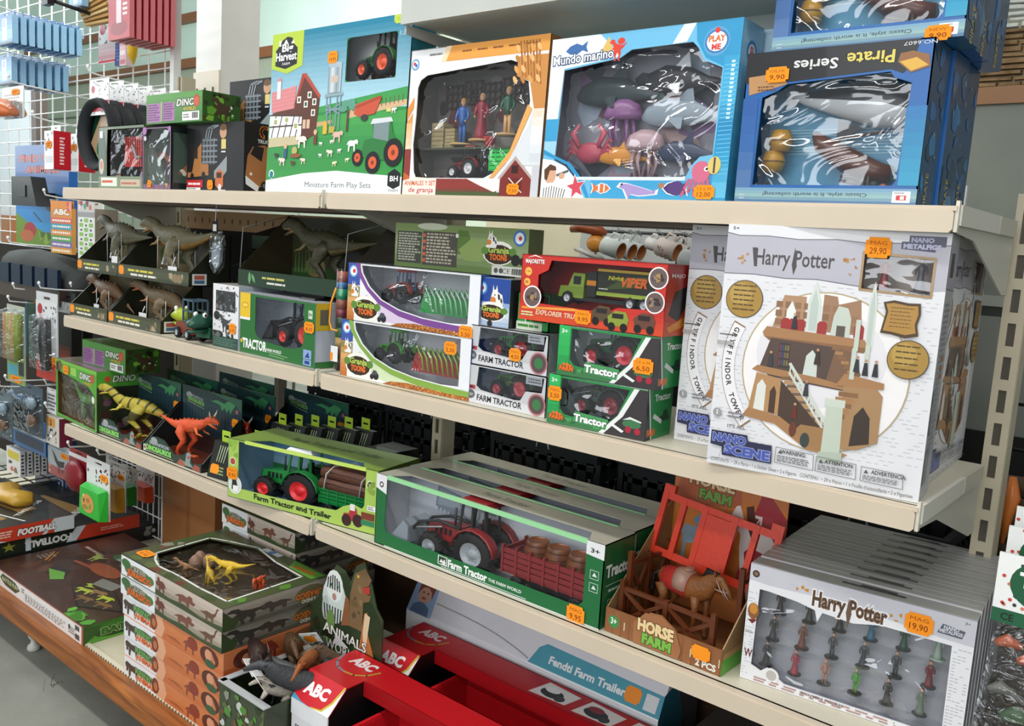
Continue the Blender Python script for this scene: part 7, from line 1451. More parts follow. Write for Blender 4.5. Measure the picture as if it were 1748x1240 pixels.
# ================================================================ base deck
ZD = DK + .0005
def stack_box(loc,label,kind,W=.408,D=.262,H=.0478,yaw=0.,win=False):
    jur = kind == 'jur'
    b = Box('dinosaur_game_box' if jur else 'animal_game_box',label,loc,W,D,H,'e9ebee',yaw=yaw,topwin=[[(.13,.22),(.30,.10),(.92,.12),(.90,.80),(.40,.92),(.10,.75)]] if win else None,inner='4a3c30',side='7a7068' if jur else 'c8703f',top='4a5a34' if jur else 'c8703f',group='flat dinosaur and animal game boxes')
    p = b.P()
    if jur:
        p.grad(.37,0,1,1,['5a5f40','b8aa9c','cfc0b4'],5); p.poly([(.37,0),(.37,.3),(.5,.16),(.65,.28),(.8,.12),(1,.25),(1,0)],'3a4a2c'); p.spr('tric',.43,.55,.055,.42,'6a3a30'); p.spr('tric',.66,.52,.10,.34,'7a4a3c',flip=True); p.spr('long',.88,.52,.09,.40,'6a4a38',flip=True)
        p.ell(.19,.42,.15,.33,'5a6a40',14); p.ell(.06,.65,.05,.22,'3a6a34'); p.ell(.315,.45,.04,.2,'4a7a3c'); p.text('MUNDO',.19,.52,.17,'6a6a5a',w=.15,bold=.05,out='efe8d8',ow=.05); p.text('JURASICO',.20,.20,.27,'e06a24',w=.25,bold=.05,out='5a2a10',ow=.05)
        p = b.P('side'); p.grad(0,0,1,1,['4a4a40','8a8478','a8a296'],5); p.poly([(0,0),(0,.9),(.08,.5),(.2,.7),(.1,0)],'3a4a2c'); p.spr('rex',.22,.5,.2,.42,'3a3a36'); p.spr('tric',.48,.5,.16,.3,'4a3f38'); p.ell(.80,.5,.15,.4,'6a6a48',12); p.text('JURASICO',.80,.60,.26,'d87a34',w=.28,rot=PI,bold=.05,out='4a2a18'); p.text('MUNDO',.80,.28,.16,'ddd6c8',w=.16,rot=PI,bold=.04)
        p = b.P('top')
        if win:
            p.poly([(0,0),(1,0),(1,1),(0,1)],'4a5434',holes=[[(.13,.22),(.30,.10),(.92,.12),(.90,.80),(.40,.92),(.10,.75)]])
            p.line([(.115,.22),(.20,.14),(.30,.085),(.5,.10),(.7,.09),(.93,.105),(.92,.5),(.91,.82),(.65,.85),(.40,.94),(.2,.84),(.085,.76),(.10,.5),(.115,.22)],.005,'e4e6e2')
            p.blobs(.0,.0,1,.09,8,.03,.06,['3a4a24','5a6a3a','6a3a2a']); p.blobs(.0,.1,.08,.9,6,.03,.05,['6a4a3a','3f5a2c','8a8a7a']); p.blobs(.94,.1,1,.95,6,.03,.05,['3f5a2c','5a8a34']); p.rect(.44,.93,.60,.99,'c8d0d8'); p.circ(.52,.96,.025,'4a7ab0'); p.poly([(.70,.99),(.98,.97),(.97,.84),(.76,.86)],'5f9a3a'); p.text('JURASICO',.85,.89,.05,'d8682c',w=.16,bold=.05)
            b.film(.08,.08,.95,.94,CRINKLE,amp=.002,n=14,face='top'); b.sticker(.10,.14,.045,('MAG','9,95'),f='top',h=.034)
    else:
        p.grad(.36,0,1,1,['c46a38','d07c48','cf7d4c'],4); p.poly([(.34,0),(.38,.5),(.34,1),(.42,1),(.45,.5),(.42,0)],'e0a884'); p.poly([(.45,.30),(.55,.38),(.62,.28),(.62,.22),(.5,.25)],'a85a34'); p.spr('beast',.70,.45,.07,.34,'8a4a34',flip=True); p.ell(.72,.62,.05,.3,'8a3a28',10); p.ell(.875,.5,.085,.42,'5a2c20',14); p.poly([(.84,.05),(.86,.6),(.89,.8),(.93,.4),(.91,.05)],'c87a54'); p.ell(.865,.55,.03,.25,'d89a78'); p.ell(.88,.2,.05,.18,'3a5a3a',10)
        p.spr('beast',.09,.52,.08,.42,'4a3a34'); p.poly([(.02,.3),(.03,.6),(.05,.6),(.04,.3)],'4a3a34'); p.ell(.22,.6,.10,.2,'3f6a34',12); p.text('REINO',.22,.48,.26,'6aa05a',w=.19,bold=.05,out='2a3a20',ow=.05); p.text('ANIMAL',.23,.18,.25,'d8622c',w=.19,bold=.05,out='f0d8c0',ow=.05); p.ell(.335,.52,.035,.38,'7a3a28'); p.ell(.34,.5,.02,.2,'b8724a')
        p = b.P('side'); p.grad(0,0,1,1,['a8542c','c87040','cc7c50'],4); p.ell(.18,.5,.10,.42,'5a2a20',14); p.ell(.20,.45,.045,.25,'c8805a'); p.spr('beast',.40,.45,.10,.36,'7a2f26'); p.poly([(.3,.2),(.34,.8),(.42,.9),(.48,.6),(.4,.1)],'9a3a2a'); p.ell(.76,.5,.17,.42,'8a5a3a',12); p.text('REINO',.76,.62,.26,'6a9a50',w=.22,rot=PI,bold=.05,out='2a3a1a'); p.text('ANIMAL',.76,.28,.22,'b8502a',w=.2,rot=PI,bold=.05,out='e0c0a0'); p.ell(.62,.45,.05,.36,'7a3a28')
    b.done(); return b
jl = ('lowest','second from the bottom','third from the bottom','fourth from the bottom')
for i in range(4): stack_box((-.436 + (.004,.0,.003,-.006)[i],-.189 - (.002,0,.003,.001)[i],ZD + i * .0482),'orange and white animal game box, %s of the front stack' % jl[i],'ani',yaw=(0.3,-.2,.2,0)[i])
stack_box((-.446,-.193,ZD + 4 * .0482),'white dinosaur game box under the topmost box of the front stack','jur')
SB = stack_box((-.437,-.197,ZD + 5 * .0482),'topmost dinosaur game box of the front stack, yellow dinosaur in its window','jur',win=True)
dino('yellow toy dinosaur lying in the top window of the stack',SB.at(.215,.14,.006),.6,.085,'d8b42c','c8a424',tail=.1,sx=1.3); longneck('second yellow toy dinosaur in the top window of the stack',SB.at(.20,.10,.004),-.3,.07,'d0ac30','b89424'); t = dino('orange toy dinosaur in the top window of the stack',SB.at(.325,.14,.006),2.2,.08,'d8582a','c84c24'); dino('tan toy dinosaur lying by the eggs in the top window',SB.at(.12,.09,.004),.2,.055,'a8784a','b88a5a',sx=1.6)
for k,(x,y) in enumerate(((.075,.15),(.105,.155),(.092,.128))):
    g = thing('toy_egg','%s beige toy egg in the top window of the stack' % ('left','right','front')[k],'toy egg',SB.at(x,y,.003),0,'toy eggs'); m = M(); m.lathe((0,0,0),[(0,0),(.011,.004),(.0155,.014),(.013,.026),(.006,.034),(0,.036)],'b08a74',14); m.build('shell',HIDE,g)
for i in range(7): stack_box((-.484 + .004 * (i % 2),.086,ZD + i * .0485),('dinosaur game box of the rear stack, %s' % ('lowest','second','third','fourth','fifth','next to the top','topmost under the shelf')[i]),'jur',W=.300,D=.245,H=.048)
# battle box
b = Box('battle_game_box','large flat brown battle game box with a white front side on the deck',(-1.195,-.196,ZD),.568,.385,.0480,'eceae8',side='3f8a24',top='4a3026')
p = b.P(); p.rect(0,.94,1,1,'b8502c'); p.rect(.985,0,1,1,'b8502c'); p.ell(.23,.55,.105,.3,'4a5a3a',14); p.poly([(.12,.55),(.15,.85),(.30,.8),(.35,.5),(.30,.2),(.18,.25)],'3a4a2c'); p.text('BATTLE FUN',.235,.45,.22,'b8bc8a',w=.18,bold=.05,out='20281a'); p.lines(.41,.16,.84,.62,7,'a8a6a2',word=.05,gap=.3); p.lines(.86,.2,.94,.6,3,'8a8886'); p.rect(.925,.60,.965,.85,'4a4a4a'); p.rect(.925,.12,.965,.40,'4a4a4a'); p.circ(.87,.55,.01,'3a3a3a'); p.lines(.37,.5,.40,.8,2,'888')
p = b.P('side'); p.grad(0,0,1,1,['5fa83a','3a8a22','2f6a1c'],5); p.poly([(0,.0),(0,1),(.12,.8),(.08,.4)],'2a5a1a'); p.ell(.27,.4,.2,.3,'234a1c',12); p.text('BATTLE',.27,.32,.32,'2f6a24',w=.30,bold=.06,out='9ac878',ow=.05); p.poly([(.1,.05),(.9,.35),(.95,.2),(.4,0)],'6ab840')
p = b.P('top'); p.rect(.0,.0,1,1,'40291f'); p.blobs(.02,.05,.55,.95,12,.05,.12,['4a3024','38241c','523528']); p.poly([(.50,1),(1,1),(1,.90),(.60,.86)],'7f9a3a'); p.text('BATTLE',.82,.935,.04,'2a3a18',w=.22,bold=.03)
p.rect(.08,.62,.28,.66,'5a4438'); p.lines(.08,.62,.28,.66,1,'a89888',word=.2); p.line([(.05,.42),(.14,.30)],.006,'a8702c'); p.line([(.065,.44),(.16,.31)],.003,'a8702c'); p.lines(.05,.28,.13,.40,4,'8a7868')
for x,y,c1 in ((.27,.60,'8fa050'),(.62,.30,'9ab040'),(.80,.24,'a8bc3a'),(.74,.52,'8a9a4a'),(.80,.62,'a86a2c')): p.spr('rex',x,y,.06,.07,c1,rot=.2)
p.ell(.50,.76,.09,.05,'5a584a'); p.ell(.36,.72,.07,.05,'3f6a44'); p.rect(.35,.68,.42,.76,'8a9a90'); p.ell(.48,.66,.05,.03,'3f7a50'); p.poly([(.55,.70),(.75,.84),(.78,.80),(.60,.66)],'b87a2c'); p.poly([(.58,.62),(.80,.72),(.82,.68),(.62,.60)],'c8862c'); p.ell(.46,.52,.13,.075,'8a4a2c',16); p.line([(.24,.45),(.40,.48)],.012,'8a4a34'); p.text('GO',.63,.58,.04,'d8d8d0',w=.09,bold=.05,rot=.2,out='22262a'); p.poly([(.55,.44),(.70,.48),(.72,.38),(.58,.34)],'7a7a72'); p.poly([(.24,.30),(.34,.35),(.42,.26),(.30,.20)],'24201c'); p.poly([(.26,.25),(.40,.17),(.44,.24),(.36,.3)],'5f9a3a')
p.poly([(.52,.24),(.74,.40),(.98,.28),(.78,.10)],'1e1a18'); p.poly([(.535,.24),(.74,.385),(.955,.28),(.775,.12)],'382c24'); 
for x,y,c1 in ((.63,.26,'a8b440'),(.78,.30,'a8b83a'),(.72,.2,'7a5a3a'),(.84,.24,'7a5a3a'),(.70,.31,'8a6a4a')): p.spr('beast',x,y,.055,.05,c1,rot=.3)
p.blobs(.78,.0,1,.10,8,.03,.06,['4a9a2c','3a7a20','62b03a']); b.done()
# flat football game boxes at the far left
def football(loc,W,D,H,label,flip=False):
    b = Box('football_game_box',label,loc,W,D,H,'3a3230',side='c8402a',top='1e1f1c',group='flat football game boxes')
    p = b.P('side')
    if not flip:
        p.poly([(0,0),(0,.6),(.35,0)],'c9d4da'); p.poly([(.80,0),(.80,1),(1,1),(1,0)],'c9d4da'); p.poly([(.72,0),(.85,1),(.80,1),(.68,0)],'c9d4da'); p.text('FOOTBALL',.63,.28,.40,'f2f2f0',w=.36,bold=.06,shear=.2,out='1a1a1a',ow=.06); p.lines(.20,.25,.42,.75,3,'f0c8b8',word=.3)
    else:
        p.rect(0,0,1,1,'1f2a1f'); p.spr('star',.22,.5,.04,.35,'8a8a34'); p.poly([(.60,0),(.66,1),(1,1),(1,0)],'c8402a'); p.poly([(.60,0),(.66,1),(.60,1),(.54,0)],'c9d4da'); p.text('FOOTBALL',.44,.62,.45,'dfe2e0',w=.26,bold=.05,rot=PI); p.rect(.31,.0,.34,1,'c9d4da'); p.lines(.75,.3,.92,.6,2,'e8a898',word=.4)
    p = b.P('top'); p.blobs(.1,.05,.9,.95,9,.04,.12,['2c3a24','22241f','3a3020']); p.poly([(.45,.05),(.9,.2),(.85,.45),(.4,.35)],'9a7a4a'); p.poly([(.5,.12),(.82,.22),(.78,.38),(.48,.3)],'2a2620'); p.poly([(.35,.5),(.8,.62),(.76,.8),(.3,.72)],'8a6c40'); p.line([(.1,.1),(.95,.55)],.006,'dfe4e2'); p.text('FOOTBALL',.72,.72,.05,'c9ccc8',w=.3,bold=.04,rot=-.8); b.done(); return b
b = Box('flat_game_box','flat black game box at the bottom of the far left pile',(-1.76,-.25,ZD),.545,.64,.050,'161719',side='1b1c1e',top='1a1b1d'); p = b.P('side'); p.lines(.3,.1,.95,.3,1,'3a3c3e',word=.04); p.blobs(.8,.3,.98,.9,6,.01,.03,['8a8a80','4a4a40','b8b8b0']); p.lines(.5,.5,.6,.8,2,'6a6a6a'); b.done()
football((-1.75,-.25,ZD + .0505),.535,.50,.043,'football game box lying upside down on the flat black box',True)
football((-1.72,-.25,ZD + .094),.515,.29,.043,'topmost football game box with white lettering, far left pile')
b = Box('storage_carton','plain brown carton standing at the back of the deck',(-1.135,.285,ZD),.30,.11,.30,'a06c40',side='93623a',top='b07c4c'); p = b.P(); p.rect(.47,0,.53,1,'946036'); p.line([(.0,.5),(1,.5)],.0008,'7a4e2c'); b.done()
# open box of animals
t = thing('animal_display_box','open jungle printed box of toy animals with a tall tiger and dinosaur card','display box',(-.020,-.207,ZD)); W_,D_,H_ = .152,.2185,.150; WC = .225; m = M(); th = .0025
m.box(0,0,0,W_,D_,th,'2c2c26'); m.box(0,0,0,W_,th,H_,'3f4a34'); m.box(0,th,0,th,D_,H_,'37402c'); m.box(W_ - th,th,0,W_,D_,H_,'37402c')
for a,b_ in (((0,-.004,H_),(W_,.012,H_ + .002)),((-.004,0,H_),(.012,.06,H_ + .002)),((-.004,.12,H_),(.012,D_,H_ + .002))): m.box(*a,*b_,'b8bec0')
m.build('box',CARD,t)
m = M(); m.plate(lambda u,v,d: (u,D_ - d,v),[(0,0),(WC,0),(WC,.28),(.205,.30),(.19,.34),(.165,.385),(.14,.37),(.125,.33),(.105,.35),(.08,.355),(.06,.33),(.045,.28),(.02,.26),(0,.25)],th,'3c4a30'); m.build('rear_card',CARD,t)
p = P((0,D_ - th,0),(1,0,0),(0,0,1),WC,.385); p.poly([(0,.2),(0,.64),(.1,.7),(.25,.85),(.5,.9),(.6,.8),(.85,.8),(1,.7),(1,.2)],'2c3a24'); p.blobs(.02,.25,.98,.6,16,.06,.12,['3f5a2c','2a3a1c','4a6a30','1f2a18']); p.blobs(.03,.3,.3,.5,5,.05,.09,['4f8a34','3f7a2c'])
p.ell(.34,.72,.17,.13,'c8d4d0',16); p.ell(.34,.80,.12,.09,'dfe6e2',14)
for k in range(6): p.line([(.25 + k * .03,.86 - abs(k - 2.5) * .01),(.24 + k * .035,.78)],.004,'2c2c2c',k > 0)
p.ell(.30,.80,.015,.012,'3a5a4a'); p.ell(.38,.80,.015,.012,'3a5a4a'); p.ell(.34,.74,.03,.02,'b08a80'); p.ell(.22,.66,.05,.07,'aebbb6')
for k in range(7): p.line([(.20 + k * .04,.68),(.22 + k * .035,.60)],.004,'3a3a38',k > 0)
p.poly([(.55,.62),(.56,.80),(.62,.92),(.75,.97),(.84,.92),(.80,.88),(.72,.86),(.80,.83),(.84,.84),(.82,.80),(.74,.78),(.74,.62)],'7a6244'); p.poly([(.72,.86),(.82,.88),(.82,.84),(.74,.83)],'b04038'); p.circ(.66,.91,.014,'d8b83a'); p.blobs(.57,.64,.73,.88,8,.02,.04,['5a4a34','8a7250','6a5a3a'])
p.poly([(.72,.35),(.70,.50),(.74,.64),(.76,.72),(.80,.74),(.82,.62),(.90,.52),(.95,.38),(.9,.3)],'b0703a'); p.poly([(.75,.62),(.77,.73),(.84,.72),(.80,.55),(.78,.45)],'d8c4a0'); p.ell(.30,.60,.06,.06,'6a8a4a'); p.poly([(.45,.60),(.50,.78),(.55,.76),(.56,.62)],'8a5a3a')
p.text('ANIMALS',.50,.52,.052,'e8e6de',w=.60,bold=.02,rot=-.04,out='1a1f14'); p.text('WORLD',.47,.435,.055,'e8e6de',w=.46,bold=.02,rot=-.04,out='1a1f14'); p.build('card_print',CARD,t)
p = P((0,D_,0),(0,-1,0),(0,0,1),D_,H_); p.blobs(.02,.02,.98,.95,60,.03,.09,['5a6a3a','8a9080','3a4a24','c8ccc4','6a4a34','2a3a1c','4a8a34','a8a898']); p.build('left_print',CARD,t)
p = P((0,0,0),(1,0,0),(0,0,1),W_,H_); p.blobs(.02,.02,.98,.95,60,.03,.09,['5a6a3a','8a9080','3a4a24','c4c8c0','6a4a34','2a3a1c','4f8a34']); p.build('front_print',CARD,t)
def in_box(x,y,z): return (-.020 + x * .68,-.207 + y,ZD + z + .034)
for lab,x,y,z,rot,L,c1,kw in (('dark grey toy elephant lying across the open animal box',.145,.075,.075,(.5,.3,.9),.16,'3f4246',{}),('very dark brown toy buffalo at the left of the open animal box',.070,.085,.078,(.3,-.3,-.5),.15,'3a2824',{'horn': 'b8b0a0'}),('brown toy bear at the back of the open animal box',.105,.150,.085,(-.3,.2,2.6),.14,'5a4028',{}),('grey brown toy wolf rearing at the right of the open animal box',.150,.150,.075,(.2,.5,1.4),.13,'6a5644',{}),('orange brown toy tiger half buried in the open animal box',.150,.10,.10,(.4,0,2.1),.12,'9a5a2c',{}),('pale grey toy goat at the right edge of the open animal box',.150,.035,.080,(.3,.4,1.2),.10,'b4ada0',{}),('reddish brown toy deer on its side at the back left of the open animal box',.060,.165,.060,(.9,.2,2.4),.13,'7a4a2c',{}),('grey toy rhino at the middle of the open animal box',.110,.115,.050,(.2,.1,.5),.14,'55585a',{'horn': '8a8a84'}),('black toy panther at the back right of the open animal box',.140,.190,.075,(.2,.2,-.4),.13,'26262a',{})):
    quad(lab,in_box(x,y,z),rot,L,c1,neck=.12,**kw)
for k,(x,y,z,c1,lab) in enumerate(((.075,.165,.155,True,'white paper tag with an orange price in the open animal box'),(.155,.190,.168,False,'white triangular paper tag standing up in the open animal box'),(.038,.06,.150,False,'white folded paper tag at the left of the open animal box'),(.165,.012,.148,True,'white paper tag with an orange price at the front of the open animal box'))):
    g = thing('paper_tag',lab,'tag',in_box(x,y,z),(.5 if k != 2 else 1.2,-.3 * (k == 0) + .5 * (k == 2),.3 - .2 * k),'paper tags of the toy animals'); m = M(); m.plate(lambda u,v,d: (u,d,v),[(0,0),(.045,0),(.045,.03),(0,.03)] if k != 1 else [(0,0),(.045,.004),(.028,.036)],.001,'eef0f0'); m.build('card',MATTE,g)
    if c1: p = P((0,0,0),(1,0,0),(0,0,1),.045,.03); p.spr(STICK,.45,.45,.30,.36,'f7941e'); p.lines(.62,.7,.95,.9,2,'666'); p.build('price_sticker',MATTE,g)
    m = M(); m.cyl((.02,0,.03),(.03,.03,-.02),.0006,'d8d8d8',4); m.build('thread',PLAS,g)
# red trailer boxes
def abc_box(loc,label,L=.66,pics=False):
    t = thing('trailer_box',label,'toy box',loc,0,'red open fronted trailer boxes'); D,H = .157,.20; cut,sl = .108,.042; R_,WH_ = 'b8121c','e8eaee'; m = M(); th = .002
    m.box(0,D - th,0,L,D,H,R_); m.box(0,0,0,L,D,th,'1a1a1c'); m.box(0,0,0,th,D,H - sl,WH_); m.plate(lambda u,v,d: (d,u,v),[(0,H - sl),(sl,H - .002),(D,H - .002),(D,0),(0,0)],th,WH_)
    m.box(0,0,0,cut,th,H - sl,WH_); m.box(cut,0,0,L,th,.075,WH_); m.box(cut,.084,H - th,L,D,H,R_); m.box(0,sl,H - th,cut,D,H,R_); m.hexa([(0,0,H - sl),(cut,0,H - sl),(cut,sl,H - .0005),(0,sl,H - .0005)],[(0,.0015,H - sl - .0015),(cut,.0015,H - sl - .0015),(cut,sl + .0015,H - .002),(0,sl + .0015,H - .002)],R_)
    m.box(cut,.083,H - .03,L,.085,H,'a01018'); m.plate(lambda u,v,d: (cut - .003 + d,u,v),[(th,.0),(D - th,.0),(D - th,H - th),(sl,H - th),(th,H - sl)],th,'131315'); m.box(th,D - .004,th,L,D - th,H - th,'151517'); m.build('carton',CARD,t)
    p = P((0,0,0),(1,0,0),(0,0,1),cut,H - sl); p.rect(0,.80,1,1,'e8eaee'); p.rect(.03,.60,.62,.80,'dcdee2'); p.text('FENDTI',.33,.62,.07,'2a2c2e',w=.4,bold=.03); p.rect(.65,0,1,.75,'6a6e76'); p.build('front_print',CARD,t)
    p = P((0,0,H - sl),(1,0,0),(0,sl,sl),cut,sl * 1.414); p.rect(0,0,1,1,'c8202a'); p.poly([(0,0),(0,.16),(.25,.03),(.5,.0)],'4a9ab8'); p.poly([(.5,0),(.78,.08),(.92,.4),(1,.98),(1,.6),(1,0)],'e8ecee'); p.poly([(.5,.02),(.76,.10),(.88,.42),(.955,1),(.985,1),(.93,.42),(.80,.06),(.55,0)],'c8b43a'); p.text('ABC',.46,.34,.36,'f4f2f2',w=.56,bold=.05,rot=.05); p.build('slope_print',CARD,t)
    p = P((0,sl,H),(1,0,0),(0,1,0),cut,D - sl); p.text('ABC',.55,.62,.22,'e0d2d4',w=.55,bold=.05); p.line([(.0,.72),(.10,.50),(.28,.36),(.5,.33)],.005,'7a7a86'); p.line([(.5,.33),(.72,.36),(.9,.50),(.99,.72)],.005,'b88a3a'); p.build('top_print',CARD,t)
    if pics:
        p = P((cut,.084,H),(1,0,0),(0,1,0),L - cut,D - .084)
        for k,x in enumerate((.50,.68,.86)): p.poly([(x - .07,.12),(x - .05,.88),(x + .09,.80),(x + .075,.2)],'e8e4e2'); p.ell(x + .0,.45,.045,.22,'2a2a2c'); p.ell(x - .01,.6,.03,.14,('f0f0f0','8a2a34','d8d8d8')[k]); p.ell(x + .04,.35,.02,.14,'3a3a3c')
        p.build('strip_print',CARD,t)
    return t
for lab,Y_,pics,at in (('red open fronted trailer box nearest on the deck',-.153,False,'nearest'),('red open fronted trailer box behind the nearest one, beside the white trailer box',.036,True,'rear')):
    abc_box((.137,Y_,ZD),lab,pics=pics)
    g = thing('toy_trailer','large red toy trailer tub inside the %s red box' % at,'toy trailer',(.285,Y_ + .012,ZD + .02)); m = M(); c = 'c0141e'
    def tub(z,e,x0=0,x1=.44,y0=0,y1=.13): return [(x0 + e,y0 + e,z),(x1 - e,y0 + e,z),(x1 - e,y1 - e,z),(x0 + e,y1 - e,z)]
    o,i_ = (tub(.125,0),tub(.03,.022)),(tub(.125,.006),tub(.036,.028)); vs = o[0] + o[1] + i_[0] + i_[1]; fs = [(7,6,5,4),(12,13,14,15)]
    for k in range(4): q = (k + 1) % 4; fs += [(4 + k,4 + q,q,k),(8 + k,8 + q,12 + q,12 + k),(k,q,8 + q,8 + k)]
    m.add(vs,fs,c); m.build('tub',PLAS,g)
    m = M()
    for a,b_ in (((-.004,-.004,.12),(.444,.003,.128)),((-.004,.127,.12),(.444,.134,.128)),((-.004,0,.12),(.004,.13,.128)),((.436,0,.12),(.444,.13,.128))): m.box(*a,*b_,'cc1c26')
    m.build('rim',PLAS,g)
    m = M(); m.box(.20,.025,0,.34,.105,.03,'1e1e20'); m.build('chassis',PLAS,g)
    for x in (.22,.32):
        for y in (.02,.11): wheel(g,x,y - .0,.03,.02,'b8121c')
# white trailer box on top
t = thing('trailer_box','long white and teal trailer box with a child portrait on its slope','toy box',(.070,.205,ZD)); L_ = .648; m = M()
m.plate(lambda u,v,d: (d,u,v),[(0,0),(.150,0),(.150,.268),(.036,.268),(0,.205)],L_,'d9dce2'); m.build('carton',CARD,t)
p = P((0,0,.205),(1,0,0),(0,.036,.063),L_,.0726); p.rect(0,0,1,1,'dfe3ea'); p.poly([(0,.0),(0,1),(.105,1),(.115,0)],'8fb0d8'); p.ell(.055,.62,.030,.30,'d8a088',16); p.poly([(.022,.55),(.02,.85),(.04,1),(.075,1),(.092,.85),(.09,.5),(.08,.72),(.06,.84),(.04,.80),(.03,.70)],'8a3a24'); p.poly([(.012,0),(.02,.25),(.045,.36),(.065,.36),(.092,.25),(.10,0)],'4a6a92'); p.ell(.045,.66,.004,.03,'2a1c14'); p.ell(.066,.66,.004,.03,'2a1c14'); p.ell(.055,.49,.010,.04,'a84a44')
p.line([(.115 + k * .0108,.50 - .16 * (k / 38) ** 2 * 1.0 + .1 * math.sin(k / 38 * PI) * 0) for k in range(1)] + [(.115,.50),(.20,.495),(.30,.46),(.40,.38),(.47,.28),(.53,.14)],.0001,'dfe3ea')
p.lay()
for k in range(66): a = k / 65; x = .118 + .412 * a; y = .50 - .05 * a - .32 * a ** 3; p.rect(x,y - .022,x + .0028,y + .022,'2a2c30',True)
p.poly([(.535,0),(.56,.52),(.585,.68),(1,.60),(1,0)],'4a9fb4'); p.rect(.53,0,1,.04,'e8f0f2'); p.text('Fendti Farm Trailer',.745,.22,.20,'f2f6f8',w=.27,bold=.035); p.spr(STICK,.905,.34,.026,.22,'f7941e'); p.rect(.945,.12,.985,.52,'dfe6ea'); p.build('slope_print',CARD,t)
p = P((0,.036,.268),(1,0,0),(0,1,0),L_,.114); p.rect(0,0,1,1,'d4d7dd'); p.build('top_print',CARD,t); p = P((L_,0,0),(0,1,0),(0,0,1),.15,.268); p.poly([(.0,.0),(.0,.76),(.12,.92),(.4,.96),(.6,.7),(.6,0)],'2a6a7c'); p.poly([(.6,0),(.6,.7),(.4,.97),(1,1),(1,0)],'4a4c52'); p.build('side_print',CARD,t)
for i,x in enumerate((.12,.27,.42,.57)): tractor('dark toy tractor with red wheels, %s on the white trailer box' % ('first from the left','second from the left','third from the left','last at the right')[i],(.070 + x,.29,ZD + .269),0,.115,'26282a','c8242a',roof='1b1c1e')
b = Box('storage_carton','dark carton in the shade at the right end of the deck',(.80,.02,ZD),.33,.30,.24,'3a3836',side='33312f',top='45423f'); p = b.P(); p.rect(.05,.1,.45,.6,'5a3430'); p.rect(.55,.2,.9,.8,'4a4c50'); b.done()

# ================================================================ wire grid and hanging goods at the left
def wire_grid(label,x0,x1,z0,z1,y,dx,dz,c='e6e8e6'):
    t = thing('wire_grid',label,'grid',(x0,y,z0),0,'white wire grids'); n = 0
    for k in range(int((x1 - x0) / dx) + 1): m = M(); m.cyl((k * dx,0,0),(k * dx,0,z1 - z0),.0028,c,6); m.build('wire',WIRE,t)
    for k in range(int((z1 - z0) / dz) + 1): m = M(); m.cyl((0,-.004,k * dz),(x1 - x0,-.004,k * dz),.0022,c,6); m.build('wire',WIRE,t)
    m = M(); m.box(x1 - x0,-.012,-.02,x1 - x0 + .022,.012,z1 - z0 + .02,c); m.box(-.02,-.012,-.02,0,.012,z1 - z0 + .02,c); m.build('post',WIRE,t); return t
wire_grid('white wire grid above the goods, beside the white column',-2.75,-1.20,1.05,2.10,.345,.1,.05)
wire_grid('white wire grid panel low behind the green and yellow tubs',-1.50,-1.15,.16,.62,.30,.035,.07)
t = thing('dark_backing','added dark backing behind the lower hanging goods','board',(-2.9,.375,DK)); m = M(); m.box(0,0,0,1.70,.012,.90,'2a231d'); m.build('board',MATTE,t)  # added sheet that keeps the gaps between the hanging goods dark
def hook(x,z,l,label,y=.343,lift=.02):
    t = thing('display_hook',label,'hook',(x,y,z),0,'white wire hooks'); m = M(); m.sweep([(0,0,0),(0,-l * .85,lift * .7),(0,-l,lift),(0,-l - .004,lift + .012)],.0026,'e2e4e4',6); m.build('prong',WIRE,t); m = M(); m.ell((0,-l - .004,lift + .014),.005,.005,.006,'f0f2f2',8,5); m.build('tip',WIRE,t); m = M(); m.box(-.018,-.002,-.03,.018,.002,.006,'d8dad8'); m.build('back_plate',WIRE,t); return t
def pack(name,label,R_,cat='pack',group=None,D=.02,card='e8eaea',draw=None,side=None,item=None,hang=True,sk=None,sdraw=None,bub=None):
    """a hung pack: card with hang slot, print, optional bubble and goods"""
    x0,z0,x1,z1,y = R_; W,H = x1 - x0,z1 - z0; t = thing(name,label,cat,(x0,y,z0),0,group); m = M()
    if D > .012: m.box(0,0,0,W,D,H * (.86 if hang else 1),card); m.c[3] = side or card; m.c[-3] = side or card
    else: m.box(0,0,0,W,D,H * (.86 if hang else 1),card)
    if hang: m.plate(lambda u,v,d: (u,d + D * .4,v),[(0,H * .86),(W,H * .86),(W,H),(0,H)],.0015,card,[[(W * .35,H * .92),(W * .65,H * .92),(W * .65,H * .95),(W * .35,H * .95)]])
    m.build('card',CARD,t)
    if draw: p = P((0,0,0),(1,0,0),(0,0,1),W,H); draw(p); p.build('front_print',CARD,t)
    if sdraw: p = P((W,0,0),(0,1,0),(0,0,1),D,H); sdraw(p); p.build('side_print',CARD,t)
    if item: item(t,W,H)
    if bub: m = M(); a,b,c,d,e = bub; m.hexa([(a * W,0,b * H),(c * W,0,b * H),(c * W,0,d * H),(a * W,0,d * H)],[((a + .05) * W,-e,(b + .03) * H),((c - .05) * W,-e,(b + .03) * H),((c - .05) * W,-e,(d - .03) * H),((a + .05) * W,-e,(d - .03) * H)],'fff'); m.build('bubble',BAG,t)
    if sk: p = P((0,0,0),(1,0,0),(0,0,1),W,H); p.k = 60; x,y2,w,h = sk; p.spr(STICK,x,y2,w,h,'f7941e'); p.lines(x - w * .6,y2 - h * .5,x + w * .6,y2 + h * .5,2,'a24a08'); p.build('price_sticker',MATTE,t)
    return t
ORD = ('rearmost','second from the rear','third from the rear','fourth from the rear','fifth from the rear','sixth from the rear','seventh from the rear','eighth from the rear','frontmost')
def row(proto,n,dy,label):
    for k in range(1,n): copy_thing(proto,(proto.location.x,proto.location.y - dy * k,proto.location.z),None,label % (ORD[k] if k < n - 1 else 'frontmost'))
